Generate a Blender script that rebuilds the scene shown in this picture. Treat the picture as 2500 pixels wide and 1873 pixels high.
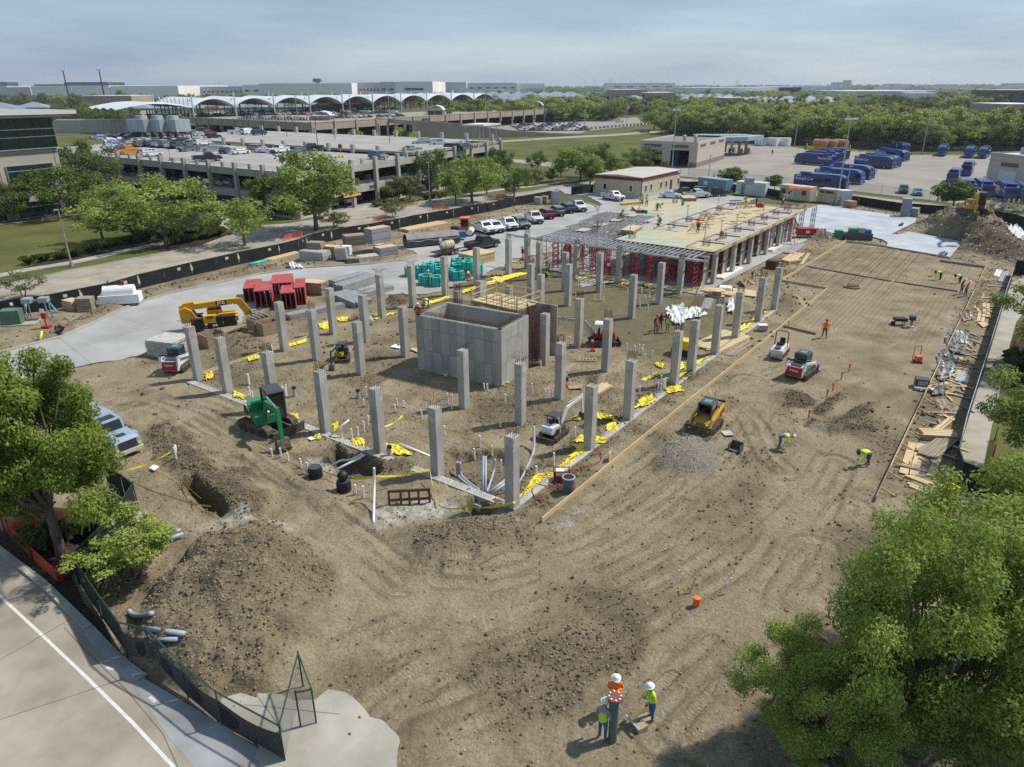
import bpy,bmesh,math,random
import numpy as np
from mathutils import Vector,Matrix,Euler
for _o in list(bpy.data.objects):
 bpy.data.objects.remove(_o)
random.seed(11)
rng=np.random.default_rng(11)
SC=bpy.context.scene
COL=SC.collection
PI=math.pi
R=math.radians
# camera
CAM_H,PITCH,ROLL,FPX=23.0,0.394,-0.005,1748.0
cam_d=bpy.data.cameras.new('camera')
cam_d.sensor_fit='HORIZONTAL'
cam_d.sensor_width=36.0
cam_d.lens=36.0*FPX/2500.0
cam_d.clip_start=0.5
cam_d.clip_end=30000.0
cam=bpy.data.objects.new('camera',cam_d)
COL.objects.link(cam)
cam.location=(0,0,CAM_H)
cam.rotation_euler=(Euler((PI/2-PITCH,0,0)).to_matrix()@Matrix.Rotation(ROLL,3,'Z')).to_euler()
SC.camera=cam
# sky, sun, exposure
SUN_AZ,SUN_EL=19.5,53.0
world=bpy.data.worlds.new('World')
SC.world=world
world.use_nodes=True
nt=world.node_tree
nt.nodes.clear()
w_out=nt.nodes.new('ShaderNodeOutputWorld')
w_bg=nt.nodes.new('ShaderNodeBackground')
w_sky=nt.nodes.new('ShaderNodeTexSky')
w_sky.sky_type='NISHITA'
w_sky.sun_disc=False
w_sky.sun_elevation=R(SUN_EL)
w_sky.sun_rotation=R(90-SUN_AZ)
w_sky.air_density=1.0
w_sky.dust_density=0.3
w_sky.ozone_density=1.5
w_tc=nt.nodes.new('ShaderNodeTexCoord')
w_map=nt.nodes.new('ShaderNodeMapping')
w_map.inputs['Scale'].default_value=(1.0,1.6,9.0)
w_n=nt.nodes.new('ShaderNodeTexNoise')
w_n.inputs['Scale'].default_value=1.7
w_n.inputs['Detail'].default_value=7.0
w_n.inputs['Roughness'].default_value=0.55
w_r=nt.nodes.new('ShaderNodeValToRGB')
w_r.color_ramp.elements[0].position=0.36
w_r.color_ramp.elements[0].color=(0.74,0.74,0.74,1)
w_r.color_ramp.elements[1].position=0.70
w_r.color_ramp.elements[1].color=(0.97,0.97,0.97,1)
w_mix=nt.nodes.new('ShaderNodeMix')
w_mix.data_type='RGBA'
w_mix.inputs['B'].default_value=(1.22,1.66,2.28,1)
nt.links.new(w_tc.outputs['Generated'],w_map.inputs['Vector'])
nt.links.new(w_map.outputs['Vector'],w_n.inputs['Vector'])
nt.links.new(w_n.outputs['Fac'],w_r.inputs['Fac'])
nt.links.new(w_r.outputs['Color'],w_mix.inputs['Factor'])
nt.links.new(w_sky.outputs['Color'],w_mix.inputs['A'])
nt.links.new(w_mix.outputs['Result'],w_bg.inputs['Color'])
w_bg.inputs['Strength'].default_value=0.15
nt.links.new(w_bg.outputs['Background'],w_out.inputs['Surface'])
sun_d=bpy.data.lights.new('sun','SUN')
sun_d.energy=3.1
sun_d.angle=R(2.0)
sun_d.color=(1.0,0.95,0.87)
sun=bpy.data.objects.new('sun',sun_d)
COL.objects.link(sun)
_sd=Vector((math.cos(R(SUN_EL))*math.cos(R(SUN_AZ)),math.cos(R(SUN_EL))*math.sin(R(SUN_AZ)),math.sin(R(SUN_EL))))
sun.rotation_euler=_sd.to_track_quat('Z','Y').to_euler()
sun.location=_sd*200
SC.view_settings.view_transform='Standard'
SC.view_settings.look='None'
SC.view_settings.gamma=1.0
SC.view_settings.use_curve_mapping=False
SC.view_settings.exposure=0.60
SC.render.engine='CYCLES'
SC.cycles.max_bounces=6
SC.cycles.diffuse_bounces=3
SC.cycles.glossy_bounces=2
SC.cycles.transmission_bounces=3
SC.cycles.transparent_max_bounces=12
SC.cycles.use_denoising=False
SC.cycles.caustics_reflective=False
SC.cycles.caustics_refractive=False
# where things stand on the ground
_c,_s=math.cos(PITCH),math.sin(PITCH)
_fw=Vector((0,_c,-_s))
_rt=Vector((1,0,0))*math.cos(ROLL)+Vector((0,_s,_c))*math.sin(ROLL)
_up=Vector((0,_s,_c))*math.cos(ROLL)-Vector((1,0,0))*math.sin(ROLL)
ZW=dict(a=(0,150,3.16),b=(600,150,3.16),c=(1200,150,3.16),d=(1800,150,3.16),e=(0,550,3.16),f=(600,500,3.16),g=(1200,500,3.16),h=(1800,500,3.16),i=(0,880,3.16),j=(600,850,3.16),k=(1200,850,3.16),l=(1800,850,3.16),m=(0,1300,2.765),n=(1000,1300,2.765),o=(1700,1150,2.761),P=(0,0,1.0),q=(1500,450,4.424),r=(400,640,4.424),s=(1800,400,3.631),t=(2200,600,3.807),u=(1650,560,4.237),v=(1380,420,3.026),w=(0,200,2.645),x=(0,1100,2.38),y=(900,560,4.424),z=(500,900,4.424))
def G(k,x,y,z=0.0):
 """The point at height z that the survey reads at (x, y) of sheet k."""
 w=ZW[k]
 px,py=w[0]+x/w[2],w[1]+y/w[2]
 d=_fw+_rt*((px-1250)/FPX)+_up*((936.5-py)/FPX)
 t=(z-CAM_H)/d.z
 return Vector((d.x*t,d.y*t,z))
def GL(k,pts,z=0.0):
 return[G(k,x,y,z)for x,y in pts]
SITE=R(54.0)
UA=Vector((math.cos(SITE),math.sin(SITE),0))
VB=Vector((-math.sin(SITE),math.cos(SITE),0))
ORG=G('P',1253.7,1247)
def UV(u,v,z=0.0):
 p=ORG+UA*u+VB*v
 return Vector((p.x,p.y,z))
 # materials
def mt(name,col,rough=0.7,metal=0.0,var=0.12,scale=2.0,bump=0.0,bscale=20.0,col2=None,spec=0.4,streak=None,detail=4.0,coat=0.0,trans=0.0,lo=0.35,hi=0.65):
 m=bpy.data.materials.new(name)
 m.use_nodes=True
 n=m.node_tree
 b=n.nodes['Principled BSDF']
 b.inputs['Roughness'].default_value=rough
 b.inputs['Metallic'].default_value=metal
 b.inputs['Specular IOR Level'].default_value=spec
 if coat:
  b.inputs['Coat Weight'].default_value=coat
  b.inputs['Coat Roughness'].default_value=0.08
 c1=tuple(col)+(1,)
 if col2 is None:
  c0=tuple(max(0,x*(1-var))for x in col)+(1,)
  c1=tuple(min(1,x*(1+var))for x in col)+(1,)
 else:
  c0,c1=tuple(col)+(1,),tuple(col2)+(1,)
 tc=n.nodes.new('ShaderNodeTexCoord')
 oi=n.nodes.new('ShaderNodeObjectInfo')
 vm=n.nodes.new('ShaderNodeVectorMath')
 vm.operation='MULTIPLY_ADD'
 vm.inputs[1].default_value=(37,53,41)
 n.links.new(oi.outputs['Random'],vm.inputs[0])
 n.links.new(tc.outputs['Object'],vm.inputs[2])
 src=vm.outputs[0]
 if streak:
  mp=n.nodes.new('ShaderNodeMapping')
  mp.inputs['Scale'].default_value=streak
  n.links.new(src,mp.inputs['Vector'])
  src=mp.outputs['Vector']
 nz=n.nodes.new('ShaderNodeTexNoise')
 nz.inputs['Scale'].default_value=scale
 nz.inputs['Detail'].default_value=detail
 nz.inputs['Roughness'].default_value=0.6
 n.links.new(src,nz.inputs['Vector'])
 rp=n.nodes.new('ShaderNodeValToRGB')
 rp.color_ramp.elements[0].position=lo
 rp.color_ramp.elements[0].color=c0
 rp.color_ramp.elements[1].position=hi
 rp.color_ramp.elements[1].color=c1
 n.links.new(nz.outputs['Fac'],rp.inputs['Fac'])
 n.links.new(rp.outputs['Color'],b.inputs['Base Color'])
 if bump:
  n2=n.nodes.new('ShaderNodeTexNoise')
  n2.inputs['Scale'].default_value=bscale
  n2.inputs['Detail'].default_value=5.0
  n.links.new(src,n2.inputs['Vector'])
  bp=n.nodes.new('ShaderNodeBump')
  bp.inputs['Strength'].default_value=1.0
  bp.inputs['Distance'].default_value=bump
  n.links.new(n2.outputs['Fac'],bp.inputs['Height'])
  n.links.new(bp.outputs['Normal'],b.inputs['Normal'])
 m.diffuse_color=c1
 return m
MC={}
def paint(name,col,rough=0.35,coat=0.3,var=0.05):
 if name not in MC:
  MC[name]=mt(name,col,rough=rough,coat=coat,var=var,scale=1.5)
 return MC[name]
concrete=mt('cast_concrete',(0.33,0.315,0.28),0.85,var=0.0,col2=(0.46,0.445,0.405),scale=1.1,bump=0.006,bscale=9,streak=(1,1,0.45))
c2_=mt('pier_concrete',(0.36,0.34,0.30),0.9,col2=(0.52,0.50,0.46),scale=2.2,bump=0.01,bscale=14)
core_conc=mt('panel_formed_concrete',(0.29,0.28,0.25),0.85,col2=(0.42,0.41,0.37),scale=0.9,bump=0.006,bscale=8,streak=(1,1,0.3),lo=0.3,hi=0.7)
new_conc=mt('fresh_paving_concrete',(0.27,0.26,0.235),0.85,col2=(0.41,0.41,0.395),scale=0.17,bump=0.004,bscale=30,detail=9,lo=0.3,hi=0.7)
apron_conc=mt('apron_concrete',(0.23,0.23,0.225),0.85,col2=(0.34,0.345,0.345),scale=0.6,detail=9,bump=0.003,bscale=20)
slab_conc=mt('cured_slab_concrete',(0.31,0.335,0.36),0.8,col2=(0.45,0.48,0.51),scale=0.25,detail=9,bump=0.003,bscale=20)
road_conc=mt('old_road_concrete',(0.25,0.222,0.175),0.9,col2=(0.375,0.338,0.275),scale=0.35,detail=8,bump=0.003,bscale=30)
wC=mt('pavement_concrete',(0.29,0.265,0.215),0.9,col2=(0.41,0.385,0.33),scale=0.4,detail=8,bump=0.003,bscale=30)
lot_conc=mt('yard_concrete',(0.24,0.215,0.185),0.9,col2=(0.31,0.28,0.24),scale=0.08,detail=8)
dark_wall=mt('dark_wall',(0.05,0.05,0.052),0.95,var=0.2,scale=2)
tC=mt('tan_precast',(0.36,0.30,0.235),0.85,var=0.1,scale=0.3,streak=(1,1,0.3))
gC=mt('garage_precast',(0.40,0.375,0.325),0.85,var=0.1,scale=0.5,streak=(1,1,0.3),detail=7)
deck_conc=mt('parking_deck_concrete',(0.28,0.26,0.235),0.9,col2=(0.38,0.355,0.325),scale=0.15,detail=9)
rust=mt('rusty_rebar',(0.10,0.06,0.04),0.85,var=0.4,scale=12)
steel=mt('galvanised_steel',(0.45,0.46,0.47),0.45,0.7,var=0.15,scale=3)
dS=mt('dark_steel',(0.06,0.06,0.065),0.5,0.4,var=0.2,scale=3)
alu=mt('aluminium_joist',(0.50,0.51,0.51),0.45,0.5,var=0.2,scale=2)
black=mt('black_plastic',(0.018,0.018,0.02),0.5,var=0.3,scale=4)
rB=mt('rubber',(0.03,0.029,0.028),0.85,var=0.35,scale=5,bump=0.004,bscale=40)
tR=mt('muddy_rubber',(0.05,0.045,0.038),0.9,col2=(0.16,0.13,0.09),scale=5,bump=0.01,bscale=20)
glass=mt('dark_glass',(0.015,0.018,0.02),0.05,var=0.2,scale=1,spec=0.8)
lM=mt('fresh_lumber',(0.50,0.37,0.20),0.8,col2=(0.62,0.48,0.28),scale=1.5,streak=(0.5,5,5))
pE=mt('plywood',(0.50,0.36,0.20),0.8,col2=(0.60,0.46,0.28),scale=1.0)
oL=mt('weathered_lumber',(0.22,0.17,0.125),0.9,col2=(0.36,0.295,0.22),scale=1.5,streak=(0.6,6,6))
ply_green=mt('green_form_plywood',(0.35,0.36,0.26),0.7,col2=(0.43,0.43,0.32),scale=0.5,detail=7)
ply_yel=mt('yellow_form_plywood',(0.43,0.36,0.20),0.7,col2=(0.52,0.44,0.27),scale=0.5,detail=7)
ply_grey=mt('worn_form_plywood',(0.34,0.30,0.26),0.75,col2=(0.46,0.41,0.37),scale=0.6,detail=7)
wP=mt('white_plastic',(0.78,0.78,0.76),0.4,var=0.05)
yS=mt('yellow_vapour_sheet',(0.72,0.58,0.03),0.4,col2=(0.82,0.68,0.06),scale=6,bump=0.03,bscale=9)
yT=mt('yellow_tape',(0.75,0.6,0.03),0.5,var=0.1)
gP=mt('grey_conduit',(0.34,0.38,0.43),0.45,var=0.08)
orange_m=mt('orange_safety',(0.85,0.17,0.03),0.6,var=0.1)
red_shore=mt('red_shoring_paint',(0.30,0.025,0.03),0.6,col2=(0.42,0.04,0.045),scale=3)
rP=mt('red_paint',(0.42,0.02,0.025),0.45,var=0.1)
teal=mt('teal_tendon_sheath',(0.03,0.42,0.36),0.45,col2=(0.06,0.52,0.44),scale=9)
scrim=mt('black_fence_scrim',(0.014,0.015,0.017),0.85,var=0.35,scale=1.2,streak=(1,1,3),bump=0.02,bscale=1.5)
gS=mt('green_fence_steel',(0.02,0.07,0.055),0.5,0.2,var=0.2)
blue_p=mt('blue_plastic',(0.03,0.12,0.40),0.5)
bark=mt('bark',(0.13,0.105,0.085),0.95,var=0.3,scale=9,bump=0.02,bscale=14,streak=(1,1,0.3))
skin_m=mt('skin',(0.36,0.20,0.135),0.6,var=0.06)
hair_m=mt('dark_hair',(0.02,0.015,0.012),0.7)
lV=mt('lime_hi_vis',(0.52,0.78,0.05),0.7,var=0.06,scale=8)
oV=mt('orange_hi_vis',(0.90,0.19,0.02),0.7,var=0.06,scale=8)
denim=mt('denim',(0.06,0.13,0.26),0.9,var=0.2,scale=10)
dC=mt('dark_work_cloth',(0.03,0.03,0.04),0.9,var=0.2,scale=10)
gY=mt('grey_work_cloth',(0.25,0.27,0.30),0.9,var=0.15,scale=10)
boot=mt('tan_boot',(0.16,0.10,0.06),0.8)
cB=mt('cardboard',(0.36,0.25,0.16),0.85,var=0.12)
# mesh helpers
KIDS={}
class MB:
 """Collects shapes into one mesh."""
 def __init__(s):
  s.v,s.f,s.m=[],[],[]
 def add(s,vs,fs,mi=0):
  o=len(s.v)
  s.v.extend([tuple(v)for v in vs])
  for f in fs:
   s.f.append(tuple(i+o for i in f))
   s.m.append(mi)
  return s
 def box(s,c,d,mi=0,rz=0.0,ry=0.0,rx=0.0,tx=1.0,ty=1.0):
  """centre c, size d; tx, ty taper the top face."""
  hx,hy,hz=d[0]/2,d[1]/2,d[2]/2
  p=[(-hx,-hy,-hz),(hx,-hy,-hz),(hx,hy,-hz),(-hx,hy,-hz),(-hx*tx,-hy*ty,hz),(hx*tx,-hy*ty,hz),(hx*tx,hy*ty,hz),(-hx*tx,hy*ty,hz)]
  if rz or ry or rx:
   M=Euler((rx,ry,rz)).to_matrix()
   p=[M@Vector(q)for q in p]
  return s.add([(q[0]+c[0],q[1]+c[1],q[2]+c[2])for q in p],[(0,3,2,1),(4,5,6,7),(0,1,5,4),(1,2,6,5),(2,3,7,6),(3,0,4,7)],mi)
 def bar(s,p,q,w,h=None,mi=0):
  """square bar from p to q, w wide (horizontal), h high."""
  p,q=Vector(p),Vector(q)
  h=h or w
  d=(q-p)
  if d.length<1e-6:
   return s
  d.normalize()
  a=d.cross(Vector((0,0,1)))
  if a.length<1e-3:
   a=Vector((1,0,0))
  a.normalize()
  b=a.cross(d)
  a,b=a*(w/2),b*(h/2)
  return s.add([p-a-b,p+a-b,p+a+b,p-a+b,q-a-b,q+a-b,q+a+b,q-a+b],[(0,3,2,1),(4,5,6,7),(0,1,5,4),(1,2,6,5),(2,3,7,6),(3,0,4,7)],mi)
 def cyl(s,p,q,r,r2=None,n=8,mi=0,caps=True):
  p,q=Vector(p),Vector(q)
  r2=r if r2 is None else r2
  d=(q-p).normalized()
  a=d.cross(Vector((0,0,1)))
  if a.length<1e-3:
   a=Vector((1,0,0))
  a.normalize()
  b=d.cross(a)
  vs=[]
  for i in range(n):
   t=2*PI*i/n
   vs.append(p+(a*math.cos(t)+b*math.sin(t))*r)
  for i in range(n):
   t=2*PI*i/n
   vs.append(q+(a*math.cos(t)+b*math.sin(t))*r2)
  fs=[(i,(i+1)%n,n+(i+1)%n,n+i)for i in range(n)]
  if caps:
   fs.append(tuple(range(n-1,-1,-1)))
   fs.append(tuple(range(n,2*n)))
  return s.add(vs,fs,mi)
 def tube(s,pts,r,n=6,mi=0):
  pts=[Vector(p)for p in pts]
  vs,fs=[],[]
  a0=None
  for k,p in enumerate(pts):
   d=(pts[min(k+1,len(pts)-1)]-pts[max(k-1,0)]).normalized()
   a=d.cross(Vector((0,0,1)))if a0 is None else a0-d*a0.dot(d)
   if a.length<1e-3:
    a=d.cross(Vector((1,0,0)))
   a.normalize()
   a0=a
   b=d.cross(a)
   rr=r[k]if isinstance(r,(list,tuple))else r
   for i in range(n):
    t=2*PI*i/n
    vs.append(p+(a*math.cos(t)+b*math.sin(t))*rr)
  for k in range(len(pts)-1):
   for i in range(n):
    j=(i+1)%n
    fs.append((k*n+i,k*n+j,(k+1)*n+j,(k+1)*n+i))
  fs.append(tuple(range(n-1,-1,-1)))
  fs.append(tuple((len(pts)-1)*n+i for i in range(n)))
  return s.add(vs,fs,mi)
 def prism(s,poly,z0,z1,mi=0,mtop=None):
  n=len(poly)
  vs=[(p[0],p[1],z0)for p in poly]+[(p[0],p[1],z1)for p in poly]
  fs=[(i,(i+1)%n,n+(i+1)%n,n+i)for i in range(n)]
  s.add(vs,fs,mi)
  s.add([(p[0],p[1],z0)for p in poly],[tuple(range(n-1,-1,-1))],mi)
  return s.add([(p[0],p[1],z1)for p in poly],[tuple(range(n))],mi if mtop is None else mtop)
 def extr(s,prof,y0,y1,mi=0,inset=None):
  """profile of (x, z) points swept from y0 to y1; inset(x, z) narrows each side by that much."""
  n=len(prof)
  vs=[]
  for y,sg in((y0,1),(y1,-1)):
   for x,z in prof:
    i=inset(x,z)if inset else 0
    vs.append((x,y+sg*i,z))
  fs=[(i,n+i,n+(i+1)%n,(i+1)%n)for i in range(n)]
  fs.append(tuple(range(n)))
  fs.append(tuple(range(2*n-1,n-1,-1)))
  return s.add(vs,fs,mi)
 def wheel(s,c,r,w,n=14,mi=0,axis='y'):
  a=Vector((0,1,0))if axis=='y' else Vector((1,0,0))
  c=Vector(c)
  return s.cyl(c-a*w/2,c+a*w/2,r,n=n,mi=mi)
 def ball(s,c,r,n=8,m=6,mi=0,sq=(1,1,1)):
  vs=[(c[0],c[1],c[2]-r*sq[2])]
  for j in range(1,m):
   ph=-PI/2+PI*j/m
   for i in range(n):
    t=2*PI*i/n
    vs.append((c[0]+r*sq[0]*math.cos(ph)*math.cos(t),c[1]+r*sq[1]*math.cos(ph)*math.sin(t),c[2]+r*sq[2]*math.sin(ph)))
  vs.append((c[0],c[1],c[2]+r*sq[2]))
  fs=[(0,1+(i+1)%n,1+i)for i in range(n)]
  for j in range(m-2):
   o=1+j*n
   fs+=[(o+i,o+(i+1)%n,o+n+(i+1)%n,o+n+i)for i in range(n)]
  o=1+(m-2)*n
  fs+=[(o+i,o+(i+1)%n,len(vs)-1)for i in range(n)]
  return s.add(vs,fs,mi)
 def mesh(s,name,mats,smooth=False):
  me=bpy.data.meshes.new(name)
  me.from_pydata(s.v,[],s.f)
  mats=mats if isinstance(mats,(list,tuple))else[mats]
  for m in mats:
   me.materials.append(m)
  if len(mats)>1:
   me.polygons.foreach_set('material_index',s.m)
  if smooth:
   me.polygons.foreach_set('use_smooth',[True]*len(me.polygons))
  me.update()
  return me
 def build(s,name,mats,parent=None,smooth=False,loc=None,rz=0.0):
  return pL(name,s.mesh(name,mats,smooth),parent,loc,rz)
def pL(name,me,parent=None,loc=None,rz=0.0):
 o=bpy.data.objects.new(name,me)
 COL.objects.link(o)
 if parent is not None:
  o.parent=parent
  KIDS.setdefault(parent.name,[]).append(o)
 if loc is not None:
  o.location=loc
 if rz:
  o.rotation_euler=(0,0,rz)
 return o
def tag(o,label=None,cat=None,group=None,kind=None):
 if label:
  o['label']=label
 if cat:
  o['category']=cat
 if group:
  o['group']=group
 if kind:
  o['kind']=kind
 return o
def tH(name,label,cat,loc=(0,0,0),rz=0.0,group=None):
 o=bpy.data.objects.new(name,None)
 o.empty_display_size=0.3
 COL.objects.link(o)
 o.location=loc
 o.rotation_euler=(0,0,rz)
 return tag(o,label,cat,group)
def dup(root,loc,rz=0.0,label=None,group=None,scale=None):
 def cp(o,par):
  c=o.copy()
  COL.objects.link(c)
  if par is not None:
   c.parent=par
   KIDS.setdefault(par.name,[]).append(c)
  for ch in KIDS.get(o.name,()):
   cp(ch,c)
  return c
 r=cp(root,None)
 r.location=loc
 r.rotation_euler=(0,0,rz)
 if scale:
  r.scale=scale if isinstance(scale,tuple)else(scale,)*3
 if label:
  r['label']=label
 if group:
  r['group']=group
 return r
def sH(name,poly,z,m,kind='structure'):
 me=bpy.data.meshes.new(name)
 me.from_pydata([(p[0],p[1],z)for p in poly],[],[tuple(range(len(poly)))])
 me.materials.append(m)
 me.update()
 if me.polygons[0].normal.z<0:
  me.flip_normals()
 o=pL(name,me)
 o['kind']=kind
 return o
def sR(name,pts,w,z0,z1,m,parent=None,kind=None):
 """a kerb, line or board of width w that follows pts."""
 b=MB()
 pts=[Vector((p[0],p[1],0))for p in pts]
 L,Rr=[],[]
 for k,p in enumerate(pts):
  d=(pts[min(k+1,len(pts)-1)]-pts[max(k-1,0)]).normalized()
  nn=Vector((-d.y,d.x,0))*(w/2)
  L.append(p+nn)
  Rr.append(p-nn)
 n=len(pts)
 vs=[(p.x,p.y,z1)for p in L]+[(p.x,p.y,z1)for p in Rr]+[(p.x,p.y,z0)for p in L]+[(p.x,p.y,z0)for p in Rr]
 fs=[]
 for k in range(n-1):
  fs+=[(k,n+k,n+k+1,k+1),(2*n+k,k,k+1,2*n+k+1),(n+k,3*n+k,3*n+k+1,n+k+1)]
 fs+=[(0,2*n,3*n,n),(n-1,2*n-1,4*n-1,3*n-1)]
 b.add(vs,fs)
 o=b.build(name,m,parent)
 if kind:
  o['kind']=kind
 return o
def sL(pts,n=8):
 """Catmull-Rom through pts."""
 P=[Vector(p)for p in pts]
 out=[]
 for i in range(len(P)-1):
  p0,p1,p2,p3=P[max(i-1,0)],P[i],P[i+1],P[min(i+2,len(P)-1)]
  for k in range(n):
   t=k/n
   out.append(0.5*((2*p1)+(p2-p0)*t+(2*p0-5*p1+4*p2-p3)*t*t+(3*p1-p0-3*p2+p3)*t**3))
 out.append(P[-1])
 return out
def text_mesh(name,body,size,m,depth=0.01,bold=0.0,squash=1.0):
 cu=bpy.data.curves.new(name,'FONT')
 cu.body=body
 cu.size=size
 cu.extrude=depth
 cu.offset=bold
 cu.align_x='CENTER'
 cu.align_y='CENTER'
 cu.resolution_u=2
 o=bpy.data.objects.new(name,cu)
 COL.objects.link(o)
 dg=bpy.context.evaluated_depsgraph_get()
 me=bpy.data.meshes.new_from_object(o.evaluated_get(dg))
 bpy.data.objects.remove(o)
 me.materials.clear()
 me.materials.append(m)
 me.name=name
 if squash!=1.0:
  me.transform(Matrix.Diagonal((squash,1,1,1)))
 return me
 # GROUND
def vnoise(x,y,seed=0):
 g=np.random.default_rng(seed).random((257,257))
 xi,yi=np.floor(x).astype(int),np.floor(y).astype(int)
 fx,fy=x-xi,y-yi
 fx,fy=fx*fx*(3-2*fx),fy*fy*(3-2*fy)
 xi,yi=xi%256,yi%256
 xj,yj=(xi+1)%256,(yi+1)%256
 return(g[xi,yi]*(1-fx)+g[xj,yi]*fx)*(1-fy)+(g[xi,yj]*(1-fx)+g[xj,yj]*fx)*fy
def fbm(x,y,sc,octv=4,seed=0,gain=0.5):
 t,a,n=0.0,1.0,0.0
 c,s=0.8,0.6
 for k in range(octv):
  t=t+a*(vnoise(x*sc+17.3*k,y*sc+9.1*k,seed+k)-0.5)
  n+=a
  a*=gain
  sc*=2.03
  x,y=x*c-y*s,x*s+y*c
 return t/n
def inpoly(x,y,poly):
 r=np.zeros(x.shape,bool)
 n=len(poly)
 for i in range(n):
  x0,y0,x1,y1=poly[i][0],poly[i][1],poly[(i+1)%n][0],poly[(i+1)%n][1]
  if y0==y1:
   continue
  c=((y0>y)!=(y1>y))&(x<(x1-x0)*(y-y0)/(y1-y0)+x0)
  r^=c
 return r
def dline(x,y,pts,closed=False):
 """distance to a polyline, with the arc length of the nearest point and the signed side."""
 best=np.full(x.shape,1e9)
 arc=np.zeros(x.shape)
 acc=0.0
 P=list(pts)+([pts[0]]if closed else[])
 for i in range(len(P)-1):
  ax,ay,bx,by=P[i][0],P[i][1],P[i+1][0],P[i+1][1]
  L2=(bx-ax)**2+(by-ay)**2+1e-9
  t=np.clip(((x-ax)*(bx-ax)+(y-ay)*(by-ay))/L2,0,1)
  d=np.hypot(x-ax-t*(bx-ax),y-ay-t*(by-ay))
  m=d<best
  best=np.where(m,d,best)
  arc=np.where(m,acc+t*L2**0.5,arc)
  acc+=L2**0.5
 return best,arc
def sst(e0,e1,x):
 t=np.clip((x-e0)/(e1-e0),0,1)
 return t*t*(3-2*t)
 # outlines of the paved and planted areas, on the ground
DRIVE=GL('e',[(-300,1075),(0,985),(460,870),(720,760),(860,690),(1000,625),(1300,530),(1600,465),(2000,380),(2212,350)])+GL('f',[(460,490),(960,460),(1200,432),(1310,396),(1322,380),(1290,355),(1130,330),(1190,310),(1700,225)])+GL('c',[(-120,1250),(180,1180),(420,1140),(640,1090),(760,1096),(800,1118),(822,1140),(850,1100),(740,1040),(560,1020),(520,985),(612,955),(790,1000),(905,1015),(1150,1058),(1450,985),(1560,1000),(1880,1040),(2060,1060)])+GL('g',[(1800,0),(1500,500),(700,640),(560,420),(450,362),(150,425)])+GL('f',[(2110,430),(1900,505),(1790,562),(1540,655),(1410,690),(1140,692),(700,690),(440,690),(250,760),(0,830)])+GL('e',[(1830,790),(1530,865),(1390,862),(1130,960),(1080,1010),(700,1070),(500,1120),(200,1180),(-300,1290)])
SLAB=GL('h',[(560,30),(640,5),(1380,108),(1372,140),(1190,232),(1240,236),(1322,212),(1740,290),(1640,410),(1150,326),(1160,300),(1120,275),(1060,258),(990,250),(840,242),(560,192),(480,180),(420,60)])
POUR=GL('h',[(835,285),(1140,328),(1640,418),(1915,488)])+GL('l',[(1620,0),(1060,1190)])+GL('o',[(790,1035),(480,1680)])+GL('P',[(1700,1773),(1740,1500),(1800,1200),(1790,1020)])+GL('h',[(0,1240),(340,950),(685,652),(345,590),(525,476)])
PAD=[UV(-0.6,-0.6),UV(50.5,-0.6),UV(50.5,10),UV(50.5,34.5),UV(-0.4,34.5)]
FENCE_L=GL('e',[(-420,770),(0,705),(385,652),(860,556),(1075,486),(1280,436),(1480,386),(1660,346),(1840,301),(2155,236)])+GL('f',[(415,352),(530,305),(660,278),(795,250),(945,228),(1065,205),(1185,183),(1290,157),(1400,138),(1495,120),(1600,103),(1690,84),(1790,70),(1870,55),(1950,38),(2030,18)])+GL('c',[(55,1140),(140,1124),(205,1110)])
FENCE_R=GL('h',[(2110,590),(2050,760),(2000,930),(1940,1130),(1850,1420)])+GL('l',[(1840,340),(1730,690),(1665,960)])
ROADB=GL('m',[(-500,-200),(0,120),(300,350),(600,640),(800,850),(1000,1000),(1250,1150),(1500,1300),(1800,1500),(2000,1800),(-700,1800)])
APRON=GL('m',[(600,640),(800,850),(1000,1000),(1250,1150),(1500,1300),(1800,1500),(2000,1800),(1500,1800),(1150,1400),(900,1040),(640,780),(560,690)])
PADF=GL('m',[(1500,1120),(1620,1085),(1900,1095),(2130,1130),(2212,1060),(2330,1080),(2500,1250),(2700,1420),(2700,1800),(1900,1800),(1750,1450),(1480,1290)])
MULCH=GL('i',[(-400,1200),(0,1160),(300,1120),(700,1170),(800,1260),(640,1422)])+GL('m',[(480,300),(560,480),(700,620),(800,860),(600,640),(300,350),(0,120),(-500,-200)])
SITEP=GL('e',[(-420,775),(385,652),(1280,436),(2155,236)])+GL('f',[(945,228),(1600,103),(2030,18)])+GL('c',[(210,1100),(510,1050),(620,1040),(900,1010),(1450,960),(2060,1030)])+GL('d',[(320,1070),(820,1090),(1240,1160),(1560,1180),(1880,1190),(2400,1290),(2500,1500)])+[G('P',2510,690)]+FENCE_R[0:]+GL('o',[(1700,130),(2300,300),(2600,1700)])+GL('P',[(2600,2300),(700,2300)])+GL('m',[(1900,1420),(1000,1010),(800,860),(480,330)])+GL('i',[(850,1290),(1010,1100),(900,1000),(300,850),(-300,800)])
def ragged(poly,lo=0,a=.3):
 out=[]
 for i,p in enumerate(poly):
  q=poly[(i+1)%len(poly)]
  n=max(1,int((q-p).length/.5))if i>=lo else 1
  for k in range(n):
   v=p.lerp(q,k/n)
   out.append(v+Vector((random.uniform(-a,a),random.uniform(-a,a),0))if k else v)
 return out
def px_mound(pts,h,p=1.0):
 """left, right, far, near points of a heap's foot -> an ellipse on the ground."""
 l,r_,f,n=pts
 c=(l+r_+f+n)/4
 return(c.x,c.y,(r_-l).length/2,(f-n).length/2,math.atan2((r_-l).y,(r_-l).x),h,p)
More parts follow.
